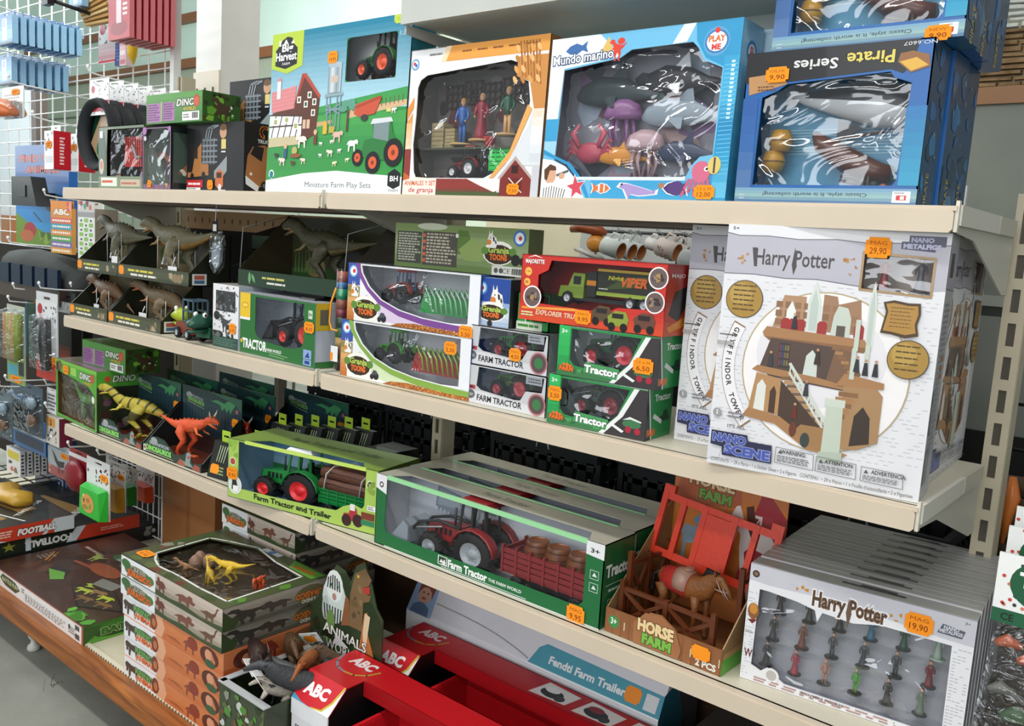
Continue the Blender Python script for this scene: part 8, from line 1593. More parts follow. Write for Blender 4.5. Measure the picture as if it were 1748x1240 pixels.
def blue(p): p.grad(.0,.0,1,.86,['4a86b8','8fc4e6','5a9acc','3f78ac'],6); p.rect(.35,.12,.65,.80,'d4ecf8'); p.lines(.42,.55,.58,.78,5,'4a6a8a',word=.5); p.poly([(0,.0),(1,.0),(1,.06),(0,.06)],'24384e')
R_ = (-1.8768,1.7229,-1.7510,1.8240,0.3000)
row(pack('razor_pack','blue pack on the upper hook, rearmost of nine',R_,'pack','blue packs on the upper hook',.018,'3f78ac',blue,'9fd0ee'),9,.0255,'blue pack on the upper hook, %s of nine'); hook((R_[0] + R_[2]) / 2,R_[3] - .004,.27,'white hook carrying the upper row of blue packs')
R_ = (-1.9784,1.6087,-1.8560,1.7091,0.3000)
row(pack('razor_pack','blue pack on the lower hook, rearmost of seven',R_,'pack','blue packs on the lower hook',.018,'3a6a98',blue,'8fbcdc'),7,.028,'blue pack on the lower hook, %s of seven'); hook((R_[0] + R_[2]) / 2,R_[3] - .004,.25,'white hook carrying the lower row of blue packs')
R_ = (-1.2633,1.6986,-1.1364,1.9050,0.3000)
def redp(p): p.rect(0,.0,1,.2,'b83a44'); p.ell(.5,.15,.4,.1,'8f2430'); p.rect(.38,.22,.62,.84,'d8c8cc'); p.lines(.68,.3,.9,.82,8,'f0d8da',word=.6); p.circ(.5,.84,.14,'7a2028')
row(pack('pen_pack','red pack hanging at the top, rearmost of seven',R_,'pack','red packs on the top hook',.014,'b0303a',redp,'d87a80',sk=None),7,.021,'red pack hanging at the top, %s of seven'); hook((R_[0] + R_[2]) / 2,R_[3] - .004,.20,'white hook carrying the red packs')
# hoop packs
cx,cy,cz = (-1.1462,0.0850,1.4261)
def hoop_item(t,W,H):
    m = M(); r = .098; m.lathe((W / 2,0,-.055),[(r,-.018),(r * 1.04,-.008),(r * 1.04,.02),(r * .80,.02),(r * .78,-.004),(r * .93,-.018),(r,-.018)],'22262a',32,'y',caps=False); m.build('hoop',RUBBER,t)
    m = M(); m.lathe((W / 2,.016,-.055),[(0,0),(r * .96,0),(r * .96,.003),(0,.003)],'174a34',28,'y'); m.build('backing_disc',CARD,t)
    p = P((W / 2 - r,.012,-.055 - r),(1,0,0),(0,0,1),2 * r,2 * r); p.poly([(.12,.40),(.5,.86),(.68,.72),(.30,.22)],'a88a6a'); p.poly([(.30,.22),(.68,.72),(.74,.67),(.36,.17)],'d8cc9a'); p.ell(.55,.30,.25,.18,'1d6a44'); p.poly([(.6,.45),(.8,.4),(.78,.6),(.66,.66)],'2a3a5a'); p.rect(.70,.30,.84,.44,'e0e2e0'); p.build('disc_print',CARD,t)
def hoop_card(p): p.dots(.03,.02,.97,.95,34,.022,['3a3a40','5a5a60','2a2a2e']); p.rect(0,.10,1,.40,'c0303a'); p.lines(.1,.18,.8,.32,1,'f0c8cc',word=.4); p.circ(.2,.72,.09,'b0303a')
W_ = .115
hp = pack('hoop_pack','black hoop pack with green disc and white card, rearmost of six',(cx - W_ / 2,cz + .042,cx + W_ / 2,cz + .142,.30),'hoop pack','black hoop packs',.002,'eef0f0',hoop_card,item=hoop_item)
row(hp,6,.042,'black hoop pack with green disc and white card, %s of six'); hook(cx,cz + .136,.28,'white hook carrying the black hoop packs')
# small red sided packs
R_ = (-1.4954,1.3181,-1.4304,1.4531,0.1600)
pp = pack('eraser_pack','white fronted pack with a red side, rear one of two',R_,'pack','white packs with red sides',.052,'eceeee',lambda p: (p.dots(.05,.4,.95,.9,10,.08,['55565a','8a8a8e']),p.rect(.1,.15,.9,.3,'c8ccd0')),'c4202c',sdraw=lambda p: (p.rect(.1,.02,.9,.80,'c4202c'),p.lines(.35,.1,.65,.74,9,'f0d8da',word=.8)),sk=(.55,.55,.3,.09))
copy_thing(pp,(R_[0],.085,R_[1]),None,'white fronted pack with a red side, front one of two'); hook((R_[0] + R_[2]) / 2,R_[3] - .004,.30,'white hook with the red sided packs')
# row of white dotted cards, picture packs behind
def dotted(p): p.dots(.05,.1,.95,.95,26,.035,['3a3a44','6a6a70','a03038']); p.rect(.02,.02,.98,.08,'c04048')
pack('picture_card','white dotted card with a red badge hanging below the red packs',(-1.6154,1.6835,-1.4985,1.8093,0.3100),'card',None,.006,'dfe2e4',lambda p: (dotted(p),p.circ(.25,.88,.16,'b0303a'),p.grad(0,.1,1,.5,['b88a90','d8ccd0'],4)))
pack('ruler_pack','narrow dark blue pack hanging below the red packs',(-1.5024,1.6705,-1.4633,1.7909,0.3100),'pack',None,.02,'2a3f7a',lambda p: p.lines(.2,.1,.8,.9,9,'5a6fa8',word=.8)); pack('ruler_pack','narrow pink striped pack hanging below the red packs',(-1.4509,1.6646,-1.4088,1.7583,0.3000),'pack',None,.02,'e0c8d0',lambda p: p.grad(.1,.05,.9,.8,['c03a50','f0e4e8','d88a98'],5))
t = thing('banana_toy','yellow banana shaped toy hanging before the white wire grid','toy',(-1.3796,0.3100,1.7200)); m = M(); m.sweep([(0,0,.05),(.012,-.01,.03),(.018,-.012,0),(.012,-.01,-.03),(0,0,-.05)],[.005,.014,.017,.014,.004],'e8c02a',10); m.build('fruit',PLAS,t); m = M(); m.cyl((0,0,.05),(-.004,.01,.075),.004,'6a4a1c',6); m.build('stem',PLAS,t)
# picture panel, black box, far grey panel, carton
pack('animal_poster_box','tall blue printed box with red lettering and meadow picture, left of the top shelf',(-2.2875,1.0605,-1.8279,1.4308,0.3050),'box',None,.03,'1f5fa8',lambda p: (p.grad(0,.1,1,1,['2f9ad8','2a7ac0','1c4f94','3f6aa8'],7),p.poly([(0,0),(0,.32),(.25,.22),(.55,.14),(1,.1),(1,0)],'6a8a24'),p.text('FIND THE',.45,.84,.06,'a8242c',w=.72,bold=.05,out='5a1a20',ow=.06),p.text('ANIMALS',.52,.73,.06,'a8242c',w=.62,bold=.05,out='5a1a20',ow=.06),p.ell(.28,.15,.12,.08,'a8242c'),p.ell(.22,.09,.13,.06,'b8603a'),p.ell(.72,.40,.14,.06,'16181c'),p.ell(.70,.47,.12,.05,'c8d4dc'),p.line([(.78,.4),(.88,.1)],.012,'16181c'),p.line([(.35,.33),(.5,.24)],.006,'16324a'),p.line([(.4,.55),(.95,.49)],.005,'16324a'),p.blobs(.4,.02,.9,.14,6,.04,.08,['8aa83a','4a6a1c'])),hang=False)
t = thing('speaker_box','small black box mounted before the blue animal picture','box',((-2.0517,0.2000,1.2043))); m = M(); x0,z0,x1,z1,y = (-2.0497,1.2067,-1.8411,1.3088,0.2000); w,h = x1 - x0,z1 - z0; m.hexa([(0,0,0),(w,0,0),(w,.05,0),(0,.05,0)],[(0,0,h),(w * .78,0,h),(w * .78,.05,h),(0,.05,h)],'14171a'); m.build('housing',PLAS,t); m = M(); m.box(w * .3,-.003,h * .3,w * .6,0,h * .7,'1d2124'); m.box(w * .45,.05,h * .3,w * .55,.15,h * .5,'1d2124'); m.build('grille',PLAS,t)
t = thing('display_screen','pale grey freestanding screen at the far left edge','panel',(-4.2,.95,0)); x0,z0,x1,z1,y = (-4.5246,1.2628,-3.7235,1.8649,0.9500); m = M(); m.box(0,0,0,x1 + 4.2,.03,z1,'aab4b8'); m.build('board',PAINT,t); m = M(); m.box(x1 + 4.2,-.01,0,x1 + 4.26,.05,z1 - .02,'3a2c26'); m.build('dark_post',PAINT,t)
b = Box('storage_carton','plain brown carton low at the far left edge',((-4.3071,0.8000,0.8960)),.62,.14,.26,'8a5a38',side='7a4e30',top='96663f'); b.done()
pack('clip_pack','clear pack with an orange clip and orange price at the far left',(-1.6380,1.4636,-1.4804,1.5594,0.0200),'pack',None,.003,'d8dcd8',lambda p: p.lines(.1,.5,.9,.8,3,'9a9c9a'),item=lambda t,W,H: (lambda m: (m.sweep([(W * .5,-.012,H * .05),(W * .5,-.014,H * .25),(W * .55,-.012,H * .42)],[W * .3,W * .34,W * .28],'c86a34',10),m.build('clip',PLAS,t)))(M()),sk=(.65,.82,.18,.10),bub=(.1,.0,.95,.5,.03))
x0,z0,x1,z1,y = (-1.6380,1.4636,-1.4804,1.5594,0.0200); hook((x0 + x1) / 2,z1 - .004,.33,'white hook with the orange clip pack at the far left')
# alphabet and bingo packs
def alpha(p):
    p.rect(0,.70,1,1,'e08a2a'); p.text('ABC',.5,.74,.10,'f2e8d8',w=.7,bold=.06,out='6a4a2a'); p.blobs(.5,.8,.95,.98,3,.08,.14,['d8503a','e8a0b0'])
    for k,c1 in enumerate(('d8604a','3a9ab0','d88a3a','4a9a54','7a6aa8','d89a3a')): p.rect(.0,.57 - k * .114,1,.68 - k * .114,c1); p.lines(.08,.59 - k * .114,.92,.66 - k * .114,1,'f0e8e0',word=.1,ragged=0)
R_ = (-1.5369,1.0600,-1.3877,1.2241,0.1200); pack('letter_pack','orange and rainbow lettered pack hanging beside the blue animal picture',R_,'pack',None,.012,'d89a4a',alpha,'8a5a2c'); hook((R_[0] + R_[2]) / 2,R_[3] - .005,.27,'white hook over the rainbow lettered pack'); pack('letter_pack','second lettered pack half hidden behind the rainbow one',(R_[0] + .003,R_[1] + .002,R_[2] + .004,R_[3],.20),'pack',None,.012,'9a6a3a',None,'7a4a2a')
def bingo(p):
    p.rect(0,.80,1,1,'c8c4c4'); p.blobs(.05,.84,.95,.98,6,.08,.14,['c86a3a','8a3a4a','4a9a7a','e8d8d0']); p.rect(0,.72,1,.80,'9a9a9a')
    p.lay()
    for r in range(9):
        for q in range(3):
            u,v = .10 + q * .28,.03 + r * .076
            if (r + q) % 2: p.rect(u,v,u + .22,v + .06,'8fc05a',True)
            else: p.rect(u + .06,v + .01,u + .16,v + .04,'4a4a4a',True)
R_ = (-1.3482,1.0448,-1.2370,1.2308,0.1200); pack('bingo_pack','white card pack with green squares beside the dinosaur trays',R_,'pack',None,.07,'e4e8e2',bingo,'a89c8c'); hook((R_[0] + R_[2]) / 2,R_[3] - .005,.22,'white hook over the green squared pack')
t = thing('zip_pouch','grey clear pouch with dark blue windows at the left edge','pouch',((-1.9412,0.1000,0.8956))); x0,z0,x1,z1,y = (-1.9372,0.9204,-1.3883,1.0834,0.1000); w,h = x1 - x0,z1 - z0; m = M(); m.sweep([(0,.06,h * .35),(w * .1,.06,h * .62),(w * .4,.06,h * .68),(w * .75,.06,h * .6),(w,.06,h * .35)],[(.05,h * .28),(.06,h * .34),(.06,h * .34),(.06,h * .34),(.04,h * .3)],'3c413f',12,side=(0,1,0)); m.build('pouch',CLOTH,t)
for k in range(5): m = M(); m.box(w * (.14 + k * .17),-.012,h * .30,w * (.27 + k * .17),.0,h * .70,'15233a'); m.build('window',PLAS,t)
m = M(); m.box(w * .08,-.006,0,w * .95,.05,h * .3,'4a3a34'); m.build('base',PLAS,t); hook((x0 + x1) / 2,z1 - .02,.30,'white hook above the grey pouch')
def stick_item(t,W,H):
    for k,c1 in enumerate(('b87a3c','a8a83a','c88a4a','8a9a34')): m = M(); m.cyl((W * (.2 + k * .2),-.01,H * .32),(W * (.22 + k * .19),-.01,H * .9),W * .10,c1,8); m.build('stick',PLAS,t)
R_ = (-1.7398,0.6166,-1.5983,0.8771,0.0600); pack('brush_pack','clear pack of wooden and green sticks with a coloured label',R_,'pack',None,.003,'b8c0b0',lambda p: (p.rect(0,0,1,.34,'8fae5a'),p.rect(.05,.10,.6,.24,'5ab0c0'),p.rect(.65,.12,.95,.3,'3a3a44'),p.lines(.05,.26,.6,.32,1,'3a3a3a')),item=stick_item,sk=(.5,.06,.3,.05),bub=(0,.3,1,.95,.03)); hook((R_[0] + R_[2]) / 2,R_[3] - .005,.30,'white hook with the clear pack of sticks')
R_ = (-1.7401,0.6943,-1.6195,0.9180,0.1200); pack('felt_card','plain dark green hanging card with an orange price',R_,'card',None,.012,'1f5a34',lambda p: p.rect(.0,.04,.1,.9,'2a6a9a'),sk=(.8,.90,.22,.055)); hook((R_[0] + R_[2]) / 2,R_[3] - .005,.28,'white hook with the dark green card')
def magn(t,W,H):
    m = M(); m.lathe((W * .32,-.012,H * .50),[(W * .30,-.004),(W * .38,-.004),(W * .38,.006),(W * .30,.006),(W * .30,-.004)],'26282a',20,'y',caps=False); m.build('lens_rim',PLAS,t); m = M(); m.lathe((W * .32,-.010,H * .50),[(0,0),(W * .31,0),(W * .31,.002),(0,.002)],'6a6e72',18,'y'); m.build('lens',FILM,t); m = M(); m.sweep([(W * .62,-.012,H * .70),(W * .62,-.012,H * .45),(W * .66,-.012,H * .12)],[W * .12,W * .14,W * .10],'2a2a2c',8); m.build('handle',PLAS,t)
mg = lambda p: (p.grad(0,.0,1,.9,['c0342c','b8bcc0','d8dadc','e4e6e6'],7),p.dots(.3,.66,.95,.86,16,.03,['6a6a70','8a8a90']),p.circ(.2,.80,.12,'b03038'),p.rect(0,0,1,.2,'c0382c'))
R_ = (-1.4584,0.6748,-1.3089,0.9435,0.0400); pack('magnifier_pack','white and red card with a black magnifying glass',R_,'pack',None,.003,'d8dadc',mg,item=magn,sk=(.85,.24,.12,.045),bub=(.05,.1,.95,.75,.028)); hook((R_[0] + R_[2]) / 2,R_[3] - .005,.32,'white hook with the magnifying glass card')
for k,(q,lab) in enumerate((((-1.4452,0.7333,-1.3507,0.9418,0.1000),'dark pack with an orange foot, left one under the middle shelf end'),((-1.5038,0.7221,-1.4041,0.9368,0.1600),'dark pack with an orange foot, right one under the middle shelf end'))): pack('torch_pack',lab,q,'pack','dark packs with orange feet',.03,'2a2a2c',lambda p: (p.rect(0,.70,1,.86,'b8bcbc'),p.dots(.05,.7,.95,.85,16,.03,['4a4a4e','7a7a7e']),p.grad(.1,.0,.9,.2,['c8502a','5a2a20'],3)),'1c1a1a'); hook((q[0] + q[2]) / 2,q[3] - .005,.22,'white hook with the %s dark orange footed pack' % ('left','right')[k])
def shapes(t,W,H):
    for k in range(6): m = M(); m.ell((W * (.2 + .3 * (k % 3)),-.014,H * (.68 - .35 * (k // 3))),W * .13,.014,H * .13,('6a8aa8','3f6a94','8aa0b0','5a4a40','4a5a68','7a5a48')[k],10,6); m.build('goggle',PLAS,t)
for q,lab,c1 in (((-1.7192,0.4663,-1.4706,0.6294,0.0600),'clear blister of blue grey swimming goggles, right one','4a5a66'),((-1.7437,0.4500,-1.5511,0.6013,0.0000),'clear blister of blue grey swimming goggles at the left edge','5a6a70')): pack('goggle_pack',lab,q,'pack','blue grey blister packs',.004,c1,lambda p: p.blobs(.05,.05,.95,.8,6,.08,.14,['3a4a58','6a7a84','2a3440']),item=shapes,bub=(.02,.05,.98,.84,.034)); hook((q[0] + q[2]) / 2,q[3] - .005,.34,'white hook with the ' + lab)
R_ = (-1.4839,0.5527,-1.4070,0.6327,0.0800); pack('price_card','small white tag with rows of print, upper of two at the shelf end',R_,'tag',None,.002,'e8eaec',lambda p: p.lines(.1,.1,.9,.8,5,'5a5c60')); hook((R_[0] + R_[2]) / 2,R_[3] - .003,.28,'white hook with the upper small tag')
R_ = (-1.4948,0.4494,-1.3961,0.5569,0.0800); pack('price_card','white and maroon pack with an orange number, lower of two at the shelf end',R_,'pack',None,.04,'dcd8cc',lambda p: (p.rect(.1,.55,.7,.82,'e0a050'),p.text('2',.4,.60,.15,'3a3a3a',bold=.05),p.dots(.1,.05,.8,.5,14,.05,['4a4a50','8a8a8e'])),'7a2a40'); hook((R_[0] + R_[2]) / 2,R_[3] - .003,.28,'white hook with the white and maroon pack')
pack('blue_box_pack','long flat blue box with white edges low at the left',(-1.8916,0.3835,-1.5442,0.4453,0.1000),'box',None,.10,'2f6aa8',lambda p: (p.rect(0,.85,1,1,'dfe6ee'),p.rect(.3,.2,.95,.75,'1c2f50'),p.lines(.05,.3,.28,.8,2,'a8c8e0')),'24507f',hang=False)
R_ = (-1.8778,0.2654,-1.7598,0.3589,0.2000); row(pack('card_game_box','small white card game box, rearmost of the row of five',R_,'box','row of small white boxes',.016,'e6e8e6',lambda p: (p.rect(.1,.6,.9,.9,'d8c83a'),p.blobs(.1,.1,.9,.5,3,.1,.2,['8a6a50','d8703a','4a4a4a'])),'eef0f0',hang=False,sdraw=lambda p: p.lines(.2,.1,.8,.9,6,'3a3a3a',word=.8)),5,.024,'small white card game box, %s of the row of five')
t = thing('wire_tray','thin black wire tray under the row of small white boxes','tray',(R_[0] - .10,.06,R_[1] - .006)); m = M()
for k in range(6): m.cyl((k * .06,0,0),(k * .06,.31,0),.0025,'2a2a2c',5); m.cyl((0,k * .06,.001),(.30,k * .06,.001),.0025,'2a2a2c',5)
m.build('wires',WIRE,t)
R_ = (-1.5281,0.3387,-1.3733,0.4461,0.1000); pack('picture_pack','grey red printed pack with a black silhouette beside the white boxes',R_,'pack',None,.012,'aab4bc',lambda p: (p.rect(0,0,1,.3,'a85a54'),p.poly([(.2,.8),(.5,.5),(.8,.55),(.75,.35),(.5,.3),(.35,.45)],'1c1c1e'),p.blobs(.05,.05,.95,.3,5,.06,.12,['c8a8a0','7a3a3a'])),sk=(.8,.72,.16,.09)); hook((R_[0] + R_[2]) / 2,R_[3] - .004,.26,'white hook with the silhouette pack')
R_ = (-1.2594,0.3554,-1.1282,0.4860,0.0500)
pack('bow_pack','dark red glossy blister pack left of the green tub',R_,'pack',None,.004,'8a1a24',lambda p: (p.rect(.0,.8,1,.9,'d8d8d8'),p.ell(.3,.25,.12,.08,'e8e4e0'),p.ell(.55,.2,.12,.08,'e8e4e0')),item=lambda t,W,H: (lambda m: (m.ell((W * .5,-.012,H * .42),W * .46,.02,H * .36,'7f1420',12,8),m.build('bubble_toy',PLAS,t)))(M())); hook((R_[0] + R_[2]) / 2,R_[3] - .004,.32,'white hook with the dark red blister pack')
# coloured slime tubs on cards
def tub_pack(R_,c1,label,face=False,st=True):
    def it(t,W,H):
        m = M(); m.hexa([(W * .04,-.004,0),(W * .96,-.004,0),(W * .96,0,0),(W * .04,0,0)],[(W * .04,-.004,H * .5),(W * .96,-.004,H * .5),(W * .96,0,H * .5),(W * .04,0,H * .5)],c1)
        m.hexa([(W * .06,-.026,H * .02),(W * .94,-.026,H * .02),(W * .96,-.004,0),(W * .04,-.004,0)],[(W * .10,-.026,H * .50),(W * .90,-.026,H * .50),(W * .96,-.004,H * .54),(W * .04,-.004,H * .54)],c1); m.build('tub',PLAS,t)
        if face: p = P((W * .06,-.0262,H * .02),(1,0,0),(0,0,1),W * .86,H * .46); p.ell(.45,.5,.32,.36,'d8a050'); p.blobs(.2,.25,.7,.8,6,.06,.12,['c86a3a','8a9a3a','e8d890','3a6a3a']); p.build('tub_print',CARD,t)
    t = pack('slime_pack',label,R_,'pack','slime tubs on dotted cards',.002,'e4e6e6',lambda p: (p.dots(.05,.58,.95,.88,22,.03,['4a4a50','8a3a44','7a7a80']),p.grad(0,.0,1,.5,['b03a44','c8cacc'],4)),item=it,sk=(.78,.72,.16,.07) if st else None); hook((R_[0] + R_[2]) / 2,R_[3] - .004,.34 - R_[4],'white hook with the ' + label); return t
tub_pack((-1.0780,0.3355,-0.9397,0.5007,0.0200),'2fb83c','bright green slime tub on a card with a printed face, frontmost',True); tub_pack((-1.1064,0.3362,-0.9890,0.4762,0.0900),'c8982a','yellow slime tub on a dotted card behind the green one'); tub_pack((-1.1466,0.3274,-1.0565,0.4392,0.1600),'259a34','darker green slime tub behind the yellow one',st=False); tub_pack((-1.2187,0.3088,-1.1053,0.4077,0.2400),'d04a1c','orange red slime tub, rearmost of the tubs',st=False)
pack('blue_poster_card','dark blue card with white outlines above the football boxes',(-1.8807,0.1737,-1.5677,0.2939,0.2000),'card',None,.006,'24406a',lambda p: (p.lines(.5,.3,.75,.5,1,'c8d4e4'),p.rect(.62,.55,.74,.75,'c8d4e4'),p.rect(.65,.58,.71,.72,'24406a'),p.poly([(.0,.0),(.3,.35),(.35,.0)],'8aa0b8'),p.line([(.8,.1),(.82,.9)],.003,'c8d4e4'))); x0,z0,x1,z1,y = (-1.8807,0.1737,-1.5677,0.2939,0.2000); hook((x0 + x1) / 2,z1 - .004,.14,'white hook with the dark blue card')
t = thing('toy_bag','crumpled yellow toy bag lying on the topmost football box','bag',(-1.45,-.05,ZD + .138)); m = M(); m.sweep([(-.10,0,.02),(-.05,.01,.024),(0,-.005,.02),(.06,.008,.022),(.10,0,.016)],[(.03,.014),(.045,.024),(.04,.02),(.045,.022),(.03,.012)],'b8902c',10,side=(0,1,0)); m.build('bag',PLAS,t); m = M(); m.box(-.13,-.01,.01,-.095,.012,.022,'c8382c'); m.build('bag_end',PLAS,t)
t = thing('curtain_rod','black rod slanting across the top of the white wire grid','rod',(-1.5191,0.1000,1.8348)); a,b = Vector((-1.5191,0.1000,1.8348)),Vector((-1.5139,0.3350,1.8068)); m = M(); m.cyl((0,0,0),b - a,.006,'17181a',8); m.build('rod',WIRE,t); m = M(); m.box(-.02,.0,-.02,.02,.02,.02,'1c1d1f'); m.T = Matrix.Translation(b - a); m.build('bracket',WIRE,t)
R_ = (-1.5812,1.7870,-1.3853,1.9149,0.2600); pack('comb_pack','bundle of pale wooden sticks at the top beside the red packs',R_,'pack',None,.004,'c8b890',None,item=lambda t,W,H: [(lambda m: (m.bar((W * .05,-.01 - .004 * k,H * (.05 + .07 * k)),(W * .95,-.012 - .004 * k,H * (.02 + .12 * k)),.012,.008,('c8a468','b88e52','d8bc84')[k % 3]),m.build('stick',MATTE,t)))(M()) for k in range(6)]); hook((R_[0] + R_[2]) / 2,R_[3] - .005,.12,'white hook with the bundle of wooden sticks')
R_ = (-1.5792,1.8325,-1.4900,1.9065,0.2000); pack('razor_pack','single blue pack at the top edge beside the black rod',R_,'pack',None,.02,'3a78b0',blue,'8fc0e0'); hook((R_[0] + R_[2]) / 2,R_[3] - .005,.18,'white hook with the single blue pack at the top edge')

# ================================================================ next aisle seen through the shelves, right edge
t = thing('back_cupboard','pale panel of the next aisle behind the mugs','panel',(.05,.80,.95)); m = M(); m.box(0,0,0,.92,.012,.40,'d8dcd8'); m.build('board',PAINT,t)
t = thing('mug_rail','dark wire rail with white hooks holding the mugs','rail',(.10,.70,1.225)); m = M(); m.cyl((0,0,0),(.62,0,0),.004,'3a3c3e',8); m.build('rail',WIRE,t)
for x in (.02,.26,.60): m = M(); m.cyl((x,0,-.20),(x,.10,0),.003,'3a3c3e',6); m.build('arm',WIRE,t)
def mug(label,loc,c1,r=.020,h=.045,spots=False):
    t = thing('mug',label,'mug',loc,(0,.25,0),'mugs hanging in the next aisle'); m = M(); m.lathe((0,0,0),[(0,0),(r * .9,0),(r,h * .08),(r,h),(r * .9,h),(r * .88,h * .3),(0,h * .28)],c1,16,'x',cs=[c1,c1,c1,c1,'c87a3a','c8782c']); m.build('cup',PLAS,t); m = M(); m.sweep([(h * .25,0,r),(h * .35,0,r * 1.6),(h * .65,0,r * 1.6),(h * .75,0,r)],.003,c1,6); m.build('handle',PLAS,t); m = M(); m.sweep([(h * .5,0,r * 1.7),(h * .5,.0,r * 1.7 + .012),(h * .5,.70 - loc[1],1.225 - loc[2])],.0015,'d8dad8',5); m.build('hook',WIRE,t)
    if spots:
        m = M()
        for k in range(40): a,x = rnd.uniform(3,6.3),rnd.uniform(.1,.9) * h; m.ell((x,r * math.cos(a),r * math.sin(a)),.0018,.0018,.0018,'a86a50',5,3)
        m.build('spots',PLAS,t,kind='stuff')
    return t
for k,(px,c1,sp,lab) in enumerate((((0.2603,0.6000,1.1916),'e4ece8',False,'white mug with an orange inside, left one of three above the red truck box'),((0.2650,0.6400,1.1906),'dfe6e2',False,'white mug with an orange inside, middle one of three'),((0.2655,0.6800,1.1907),'d8dedc',False,'white mug with an orange inside, right one of three'),((0.3396,0.6600,1.2032),'eceae6',False,'small white cup with dark marks beside the three mugs'),((0.4051,0.6000,1.1963),'e0d0c8',True,'brown spotted mug, front one by the castle boxes'),((0.4094,0.6400,1.1914),'cfc4be',True,'brown spotted mug, rear one by the castle boxes'),((0.4770,0.5800,1.1742),'e8eceb',False,'white cup hanging lowest, next to the castle boxes'))): mug(lab,px,c1,.0145 if k == 3 else .021,.03 if k == 3 else .05,sp)
t = thing('lantern','orange and brown lantern with pale ribs left of the mugs','lantern',(0.1796,0.6200,1.1688)); m = M(); m.sweep([(-.03,0,.055),(0,0,.06),(.05,0,.055),(.07,0,.05)],[(.008,.008),(.02,.012),(.02,.013),(.006,.006)],'9a4a24',10,side=(0,1,0)); m.build('top',PLAS,t); m = M(); m.ell((.045,0,.025),.025,.02,.022,'d8903a',10,7); m.build('body',PLAS,t); m = M(); m.sweep([(.0,-.02,.01),(.04,-.025,.0),(.08,-.02,-.012)],.006,'dcd8d0',6); m.build('rib',PLAS,t)
t = thing('toy_shelf','dim far shelf of small bright boxes seen under the top left shelf','shelf',(-1.62,.84,1.095)); m = M(); m.box(0,0,-.02,1.08,.24,0,'55504a'); m.build('board',PAINT,t); m = M(); m.box(0,.20,-1.095,.03,.24,-.02,'4a463f'); m.box(1.05,.20,-1.095,1.08,.24,-.02,'4a463f'); m.build('leg',PAINT,t)
for q,c1,lab in (((-.40,.55,.05,.095),'d8643c','salmon orange small box on the dim far shelf, left one'),((-.335,.56,.045,.085),'e0764a','salmon orange small box on the dim far shelf, right one'),((-.62,.56,.14,.10),'1f5f8a','blue dotted small box on the dim far shelf'),((-.27,.55,.10,.08),'c8d0cc','pale small box on the dim far shelf'),((-.80,.56,.05,.08),'b8402c','red small box on the dim far shelf')):
    x,y,w,h = q; b = Box('small_box',lab,(1.416 - (1.416 - x) * 1.18,y + .31,1.0955),w * 1.18,.06,h * 1.18,c1,group='small boxes on the far shelf'); p = b.P(); p.lines(.15,.2,.85,.6,2,'f0e8e0' if c1 != 'c8d0cc' else '4a4a4a',word=.4); p.rect(.2,.7,.5,.9,'2a2a34'); b.done()
# right edge: cabinet, black wire rack, hanging bags
t = thing('storage_cabinet','grey metal cabinet standing behind the slotted upright','cabinet',(.985,.80,0)); m = M(); m.box(0,0,0,1.1,.4,1.275,'666a63'); m.build('body',PAINT,t); m = M(); m.box(.02,-.012,.64,.44,0,1.10,'757a72'); m.build('door',PAINT,t); m = M(); m.box(.0,-.03,1.12,1.1,.0,1.14,'8a8e86'); m.build('ledge',PAINT,t); m = M(); m.box(.02,-.012,.02,.44,0,.62,'5a4030'); m.build('lower_door',PAINT,t)
t = thing('wire_rack','black wire rack at the right edge beside the upright','rack',(1.142,.50,.40)); c = '17181a'
for x in (0,.12): m = M(); m.cyl((x,0,0),(x,0,.80),.0045,c,6); m.build('post',WIRE,t)
for k in range(9): m = M(); m.cyl((0,0,.05 + k * .075),(.30,0,.05 + k * .075),.003,c,6); m.build('bar',WIRE,t)
for z in (-.10,): m = M(); m.box(-.02,-.02,-.40,.3,.02,-.38,c); m.cyl((0,0,-.39),(0,0,0),.0045,c,6); m.build('foot',WIRE,t)
t = thing('knit_basket','brown ribbed basket low behind the wire rack','basket',(1.125,.53,.60)); m = M(); m.box(.03,.02,-.55,.30,.2,0,'3a2a20'); m.build('stand',MATTE,t)
for k in range(9): m = M(); m.sweep([(0,0,.01 + k * .028),(.12,-.01,.016 + k * .028),(.30,0,.01 + k * .028)],[(.014,.016)] * 3,'5a4634',8); m.build('rib',CLOTH,t)
t = thing('foil_pack','orange foil sweet pack with white frills hanging on the wire rack','pack',(1.150,.47,.80)); m = M(); m.sweep([(.02,0,.06),(.025,-.01,.03),(.02,-.006,0),(.018,0,-.05)],[(.010,.006),(.014,.012),(.012,.01),(.004,.003)],'c8702c',8); m.build('foil',PLAS,t); m = M()
for k in range(5): m.ell((.004 + k * .003,-.004,.062 - k * .014),.007,.005,.005,'e8eaea',6,4)
m.build('frill',PLAS,t,kind='stuff')
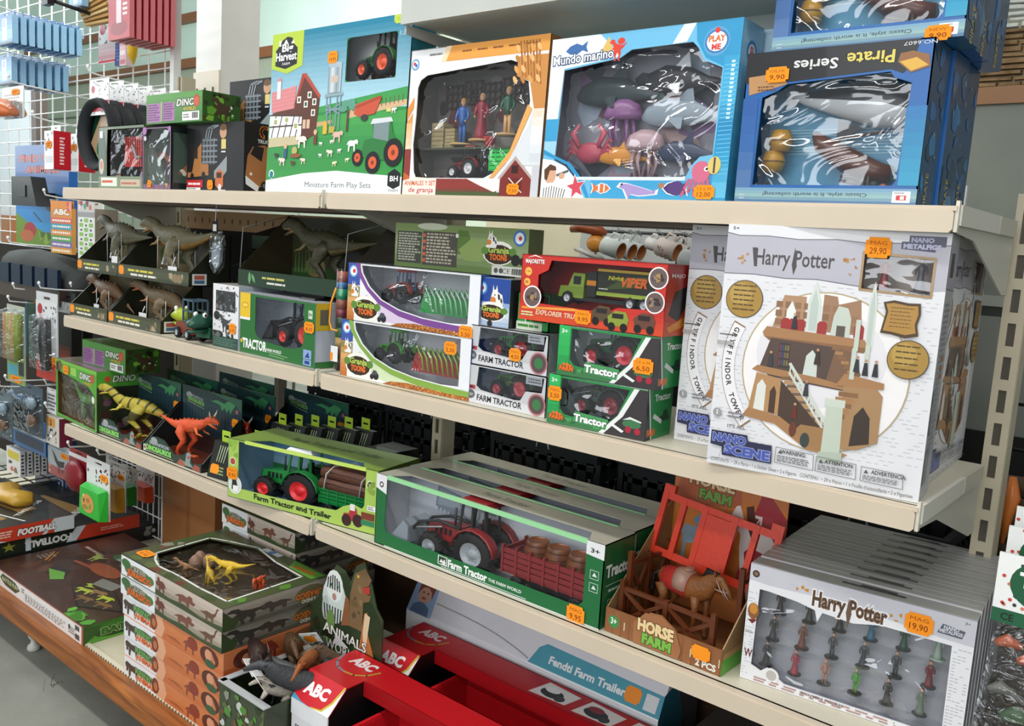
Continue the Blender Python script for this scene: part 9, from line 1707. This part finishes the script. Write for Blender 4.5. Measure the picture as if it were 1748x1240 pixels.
def toy_bag(loc,label,front):
    t = thing('toy_bag',label,'bag',loc,0,'hanging clear toy bags'); W_ = .105; m = M(); m.box(0,0,0,W_,.004,.085,'eef0ee'); m.c[2] = 'f0f2f0'; m.build('header_card',CARD,t)
    p = P((0,0,-.0),(1,0,0),(0,0,1),W_,.085); p.dots(.03,.25,.97,.97,46,.022,['c8443a','d87a6a','3a3a3a']); p.ell(.5,.62,.36,.36,'1d5a3a',24); p.text('TOYS',.5,.58,.20,'f0f4f0',w=.52,bold=.05); p.text('AND CO',.5,.42,.09,'e0e8e0',w=.36,bold=.03); p.rect(0,0,1,.2,'1f5f40'); p.text('CE',.16,.05,.10,'101c14',w=.13,bold=.02); p.circ(.45,.10,.03,'c8d4cc'); p.circ(.45,.10,.015,'1f5f40'); p.build('front_print',CARD,t)
    if front:
        m = M(); m.sweep([(W_ / 2,.01,0),(W_ / 2,.01,-.05),(W_ / 2,.01,-.14),(W_ / 2,.01,-.24)],[(.012,W_ * .46),(.018,W_ * .5),(.024,W_ * .56),(.016,W_ * .5)],'fff',14,side=(0,1,0)); m.build('clear_bag',BAG,t)
        for k,(x,z,r,c1) in enumerate(((.02,-.03,.012,'b85a34'),(.045,-.045,.011,'c8603a'),(.04,-.12,.016,'3f5a3a'),(.07,-.09,.014,'8a9a6a'),(.02,-.09,.012,'6a6a64'),(.03,-.19,.018,'a8683c'),(.07,-.20,.017,'b87a4a'),(.05,-.155,.013,'4a4a44'))): m = M(); m.sweep([(x - r,.01,z),(x,.008,z + r * .6),(x + r * 1.3,.01,z + r * .2)],[r * .4,r * .7,r * .3],c1,8); m.build('toy',PLAS,t)
    m = M(); m.sweep([(W_ / 2,.002,.083),(W_ / 2,.05,.088),(W_ / 2 - .07,.35 - loc[1],.088)],.002,'9a9c9e',5); m.build('hook',WIRE,t); return t
toy_bag((1.2335,.045,.770),'clear toy bag with a TOYS card at the lower right edge, in front',True); toy_bag((1.228,.12,.785),'second TOYS bag card peeping out behind the front one',False); toy_bag((1.226,.17,.80),'rearmost TOYS bag card at the right edge',False)
# bright lamp and string lights on the far wall
GLOW = glow('lit_sign',(1,1,.97,1),2.6)
x0,z0,x1,z1,y = (-0.8339,2.0163,-0.3385,2.1158,1.9700)
t = thing('wall_lamp','bright white lit panel on the beige wall above the sea animal box','lamp',(x0,1.94,z0)); m = M(); m.plate(lambda u,v,d: (u,d,v),[(0,0),(x1 - x0,.0),(x1 - x0,z1 - z0),(.12,z1 - z0),(.03,(z1 - z0) * .6)],.05,'f4f4f0'); m.build('diffuser',GLOW,t)
for q,lab in (((-0.3299,1.9000,2.0888),'brown cone wrapped with white string lights, left one on the beige wall'),((-0.1547,1.9000,2.0730),'brown cone wrapped with white string lights, right one on the beige wall')):
    t = thing('light_cone',lab,'decoration',q,0,'cones with string lights'); m = M(); m.lathe((0,0,-.08),[(.03,0),(.036,.05),(.03,.11),(.012,.16),(0,.165)],'7a5a34',12); m.build('cone',HIDE,t); m = M()
    for k in range(7): a = k * .9; m.sweep([(.034 * math.cos(a),.034 * math.sin(a),-.07 + k * .02),(.06 * math.cos(a),.05 * math.sin(a),-.06 + k * .02),(.085 * math.cos(a + .2),.07 * math.sin(a + .2),-.045 + k * .022)],.004,'f0f2f0',5)
    m.build('twig_lights',WIRE,t)
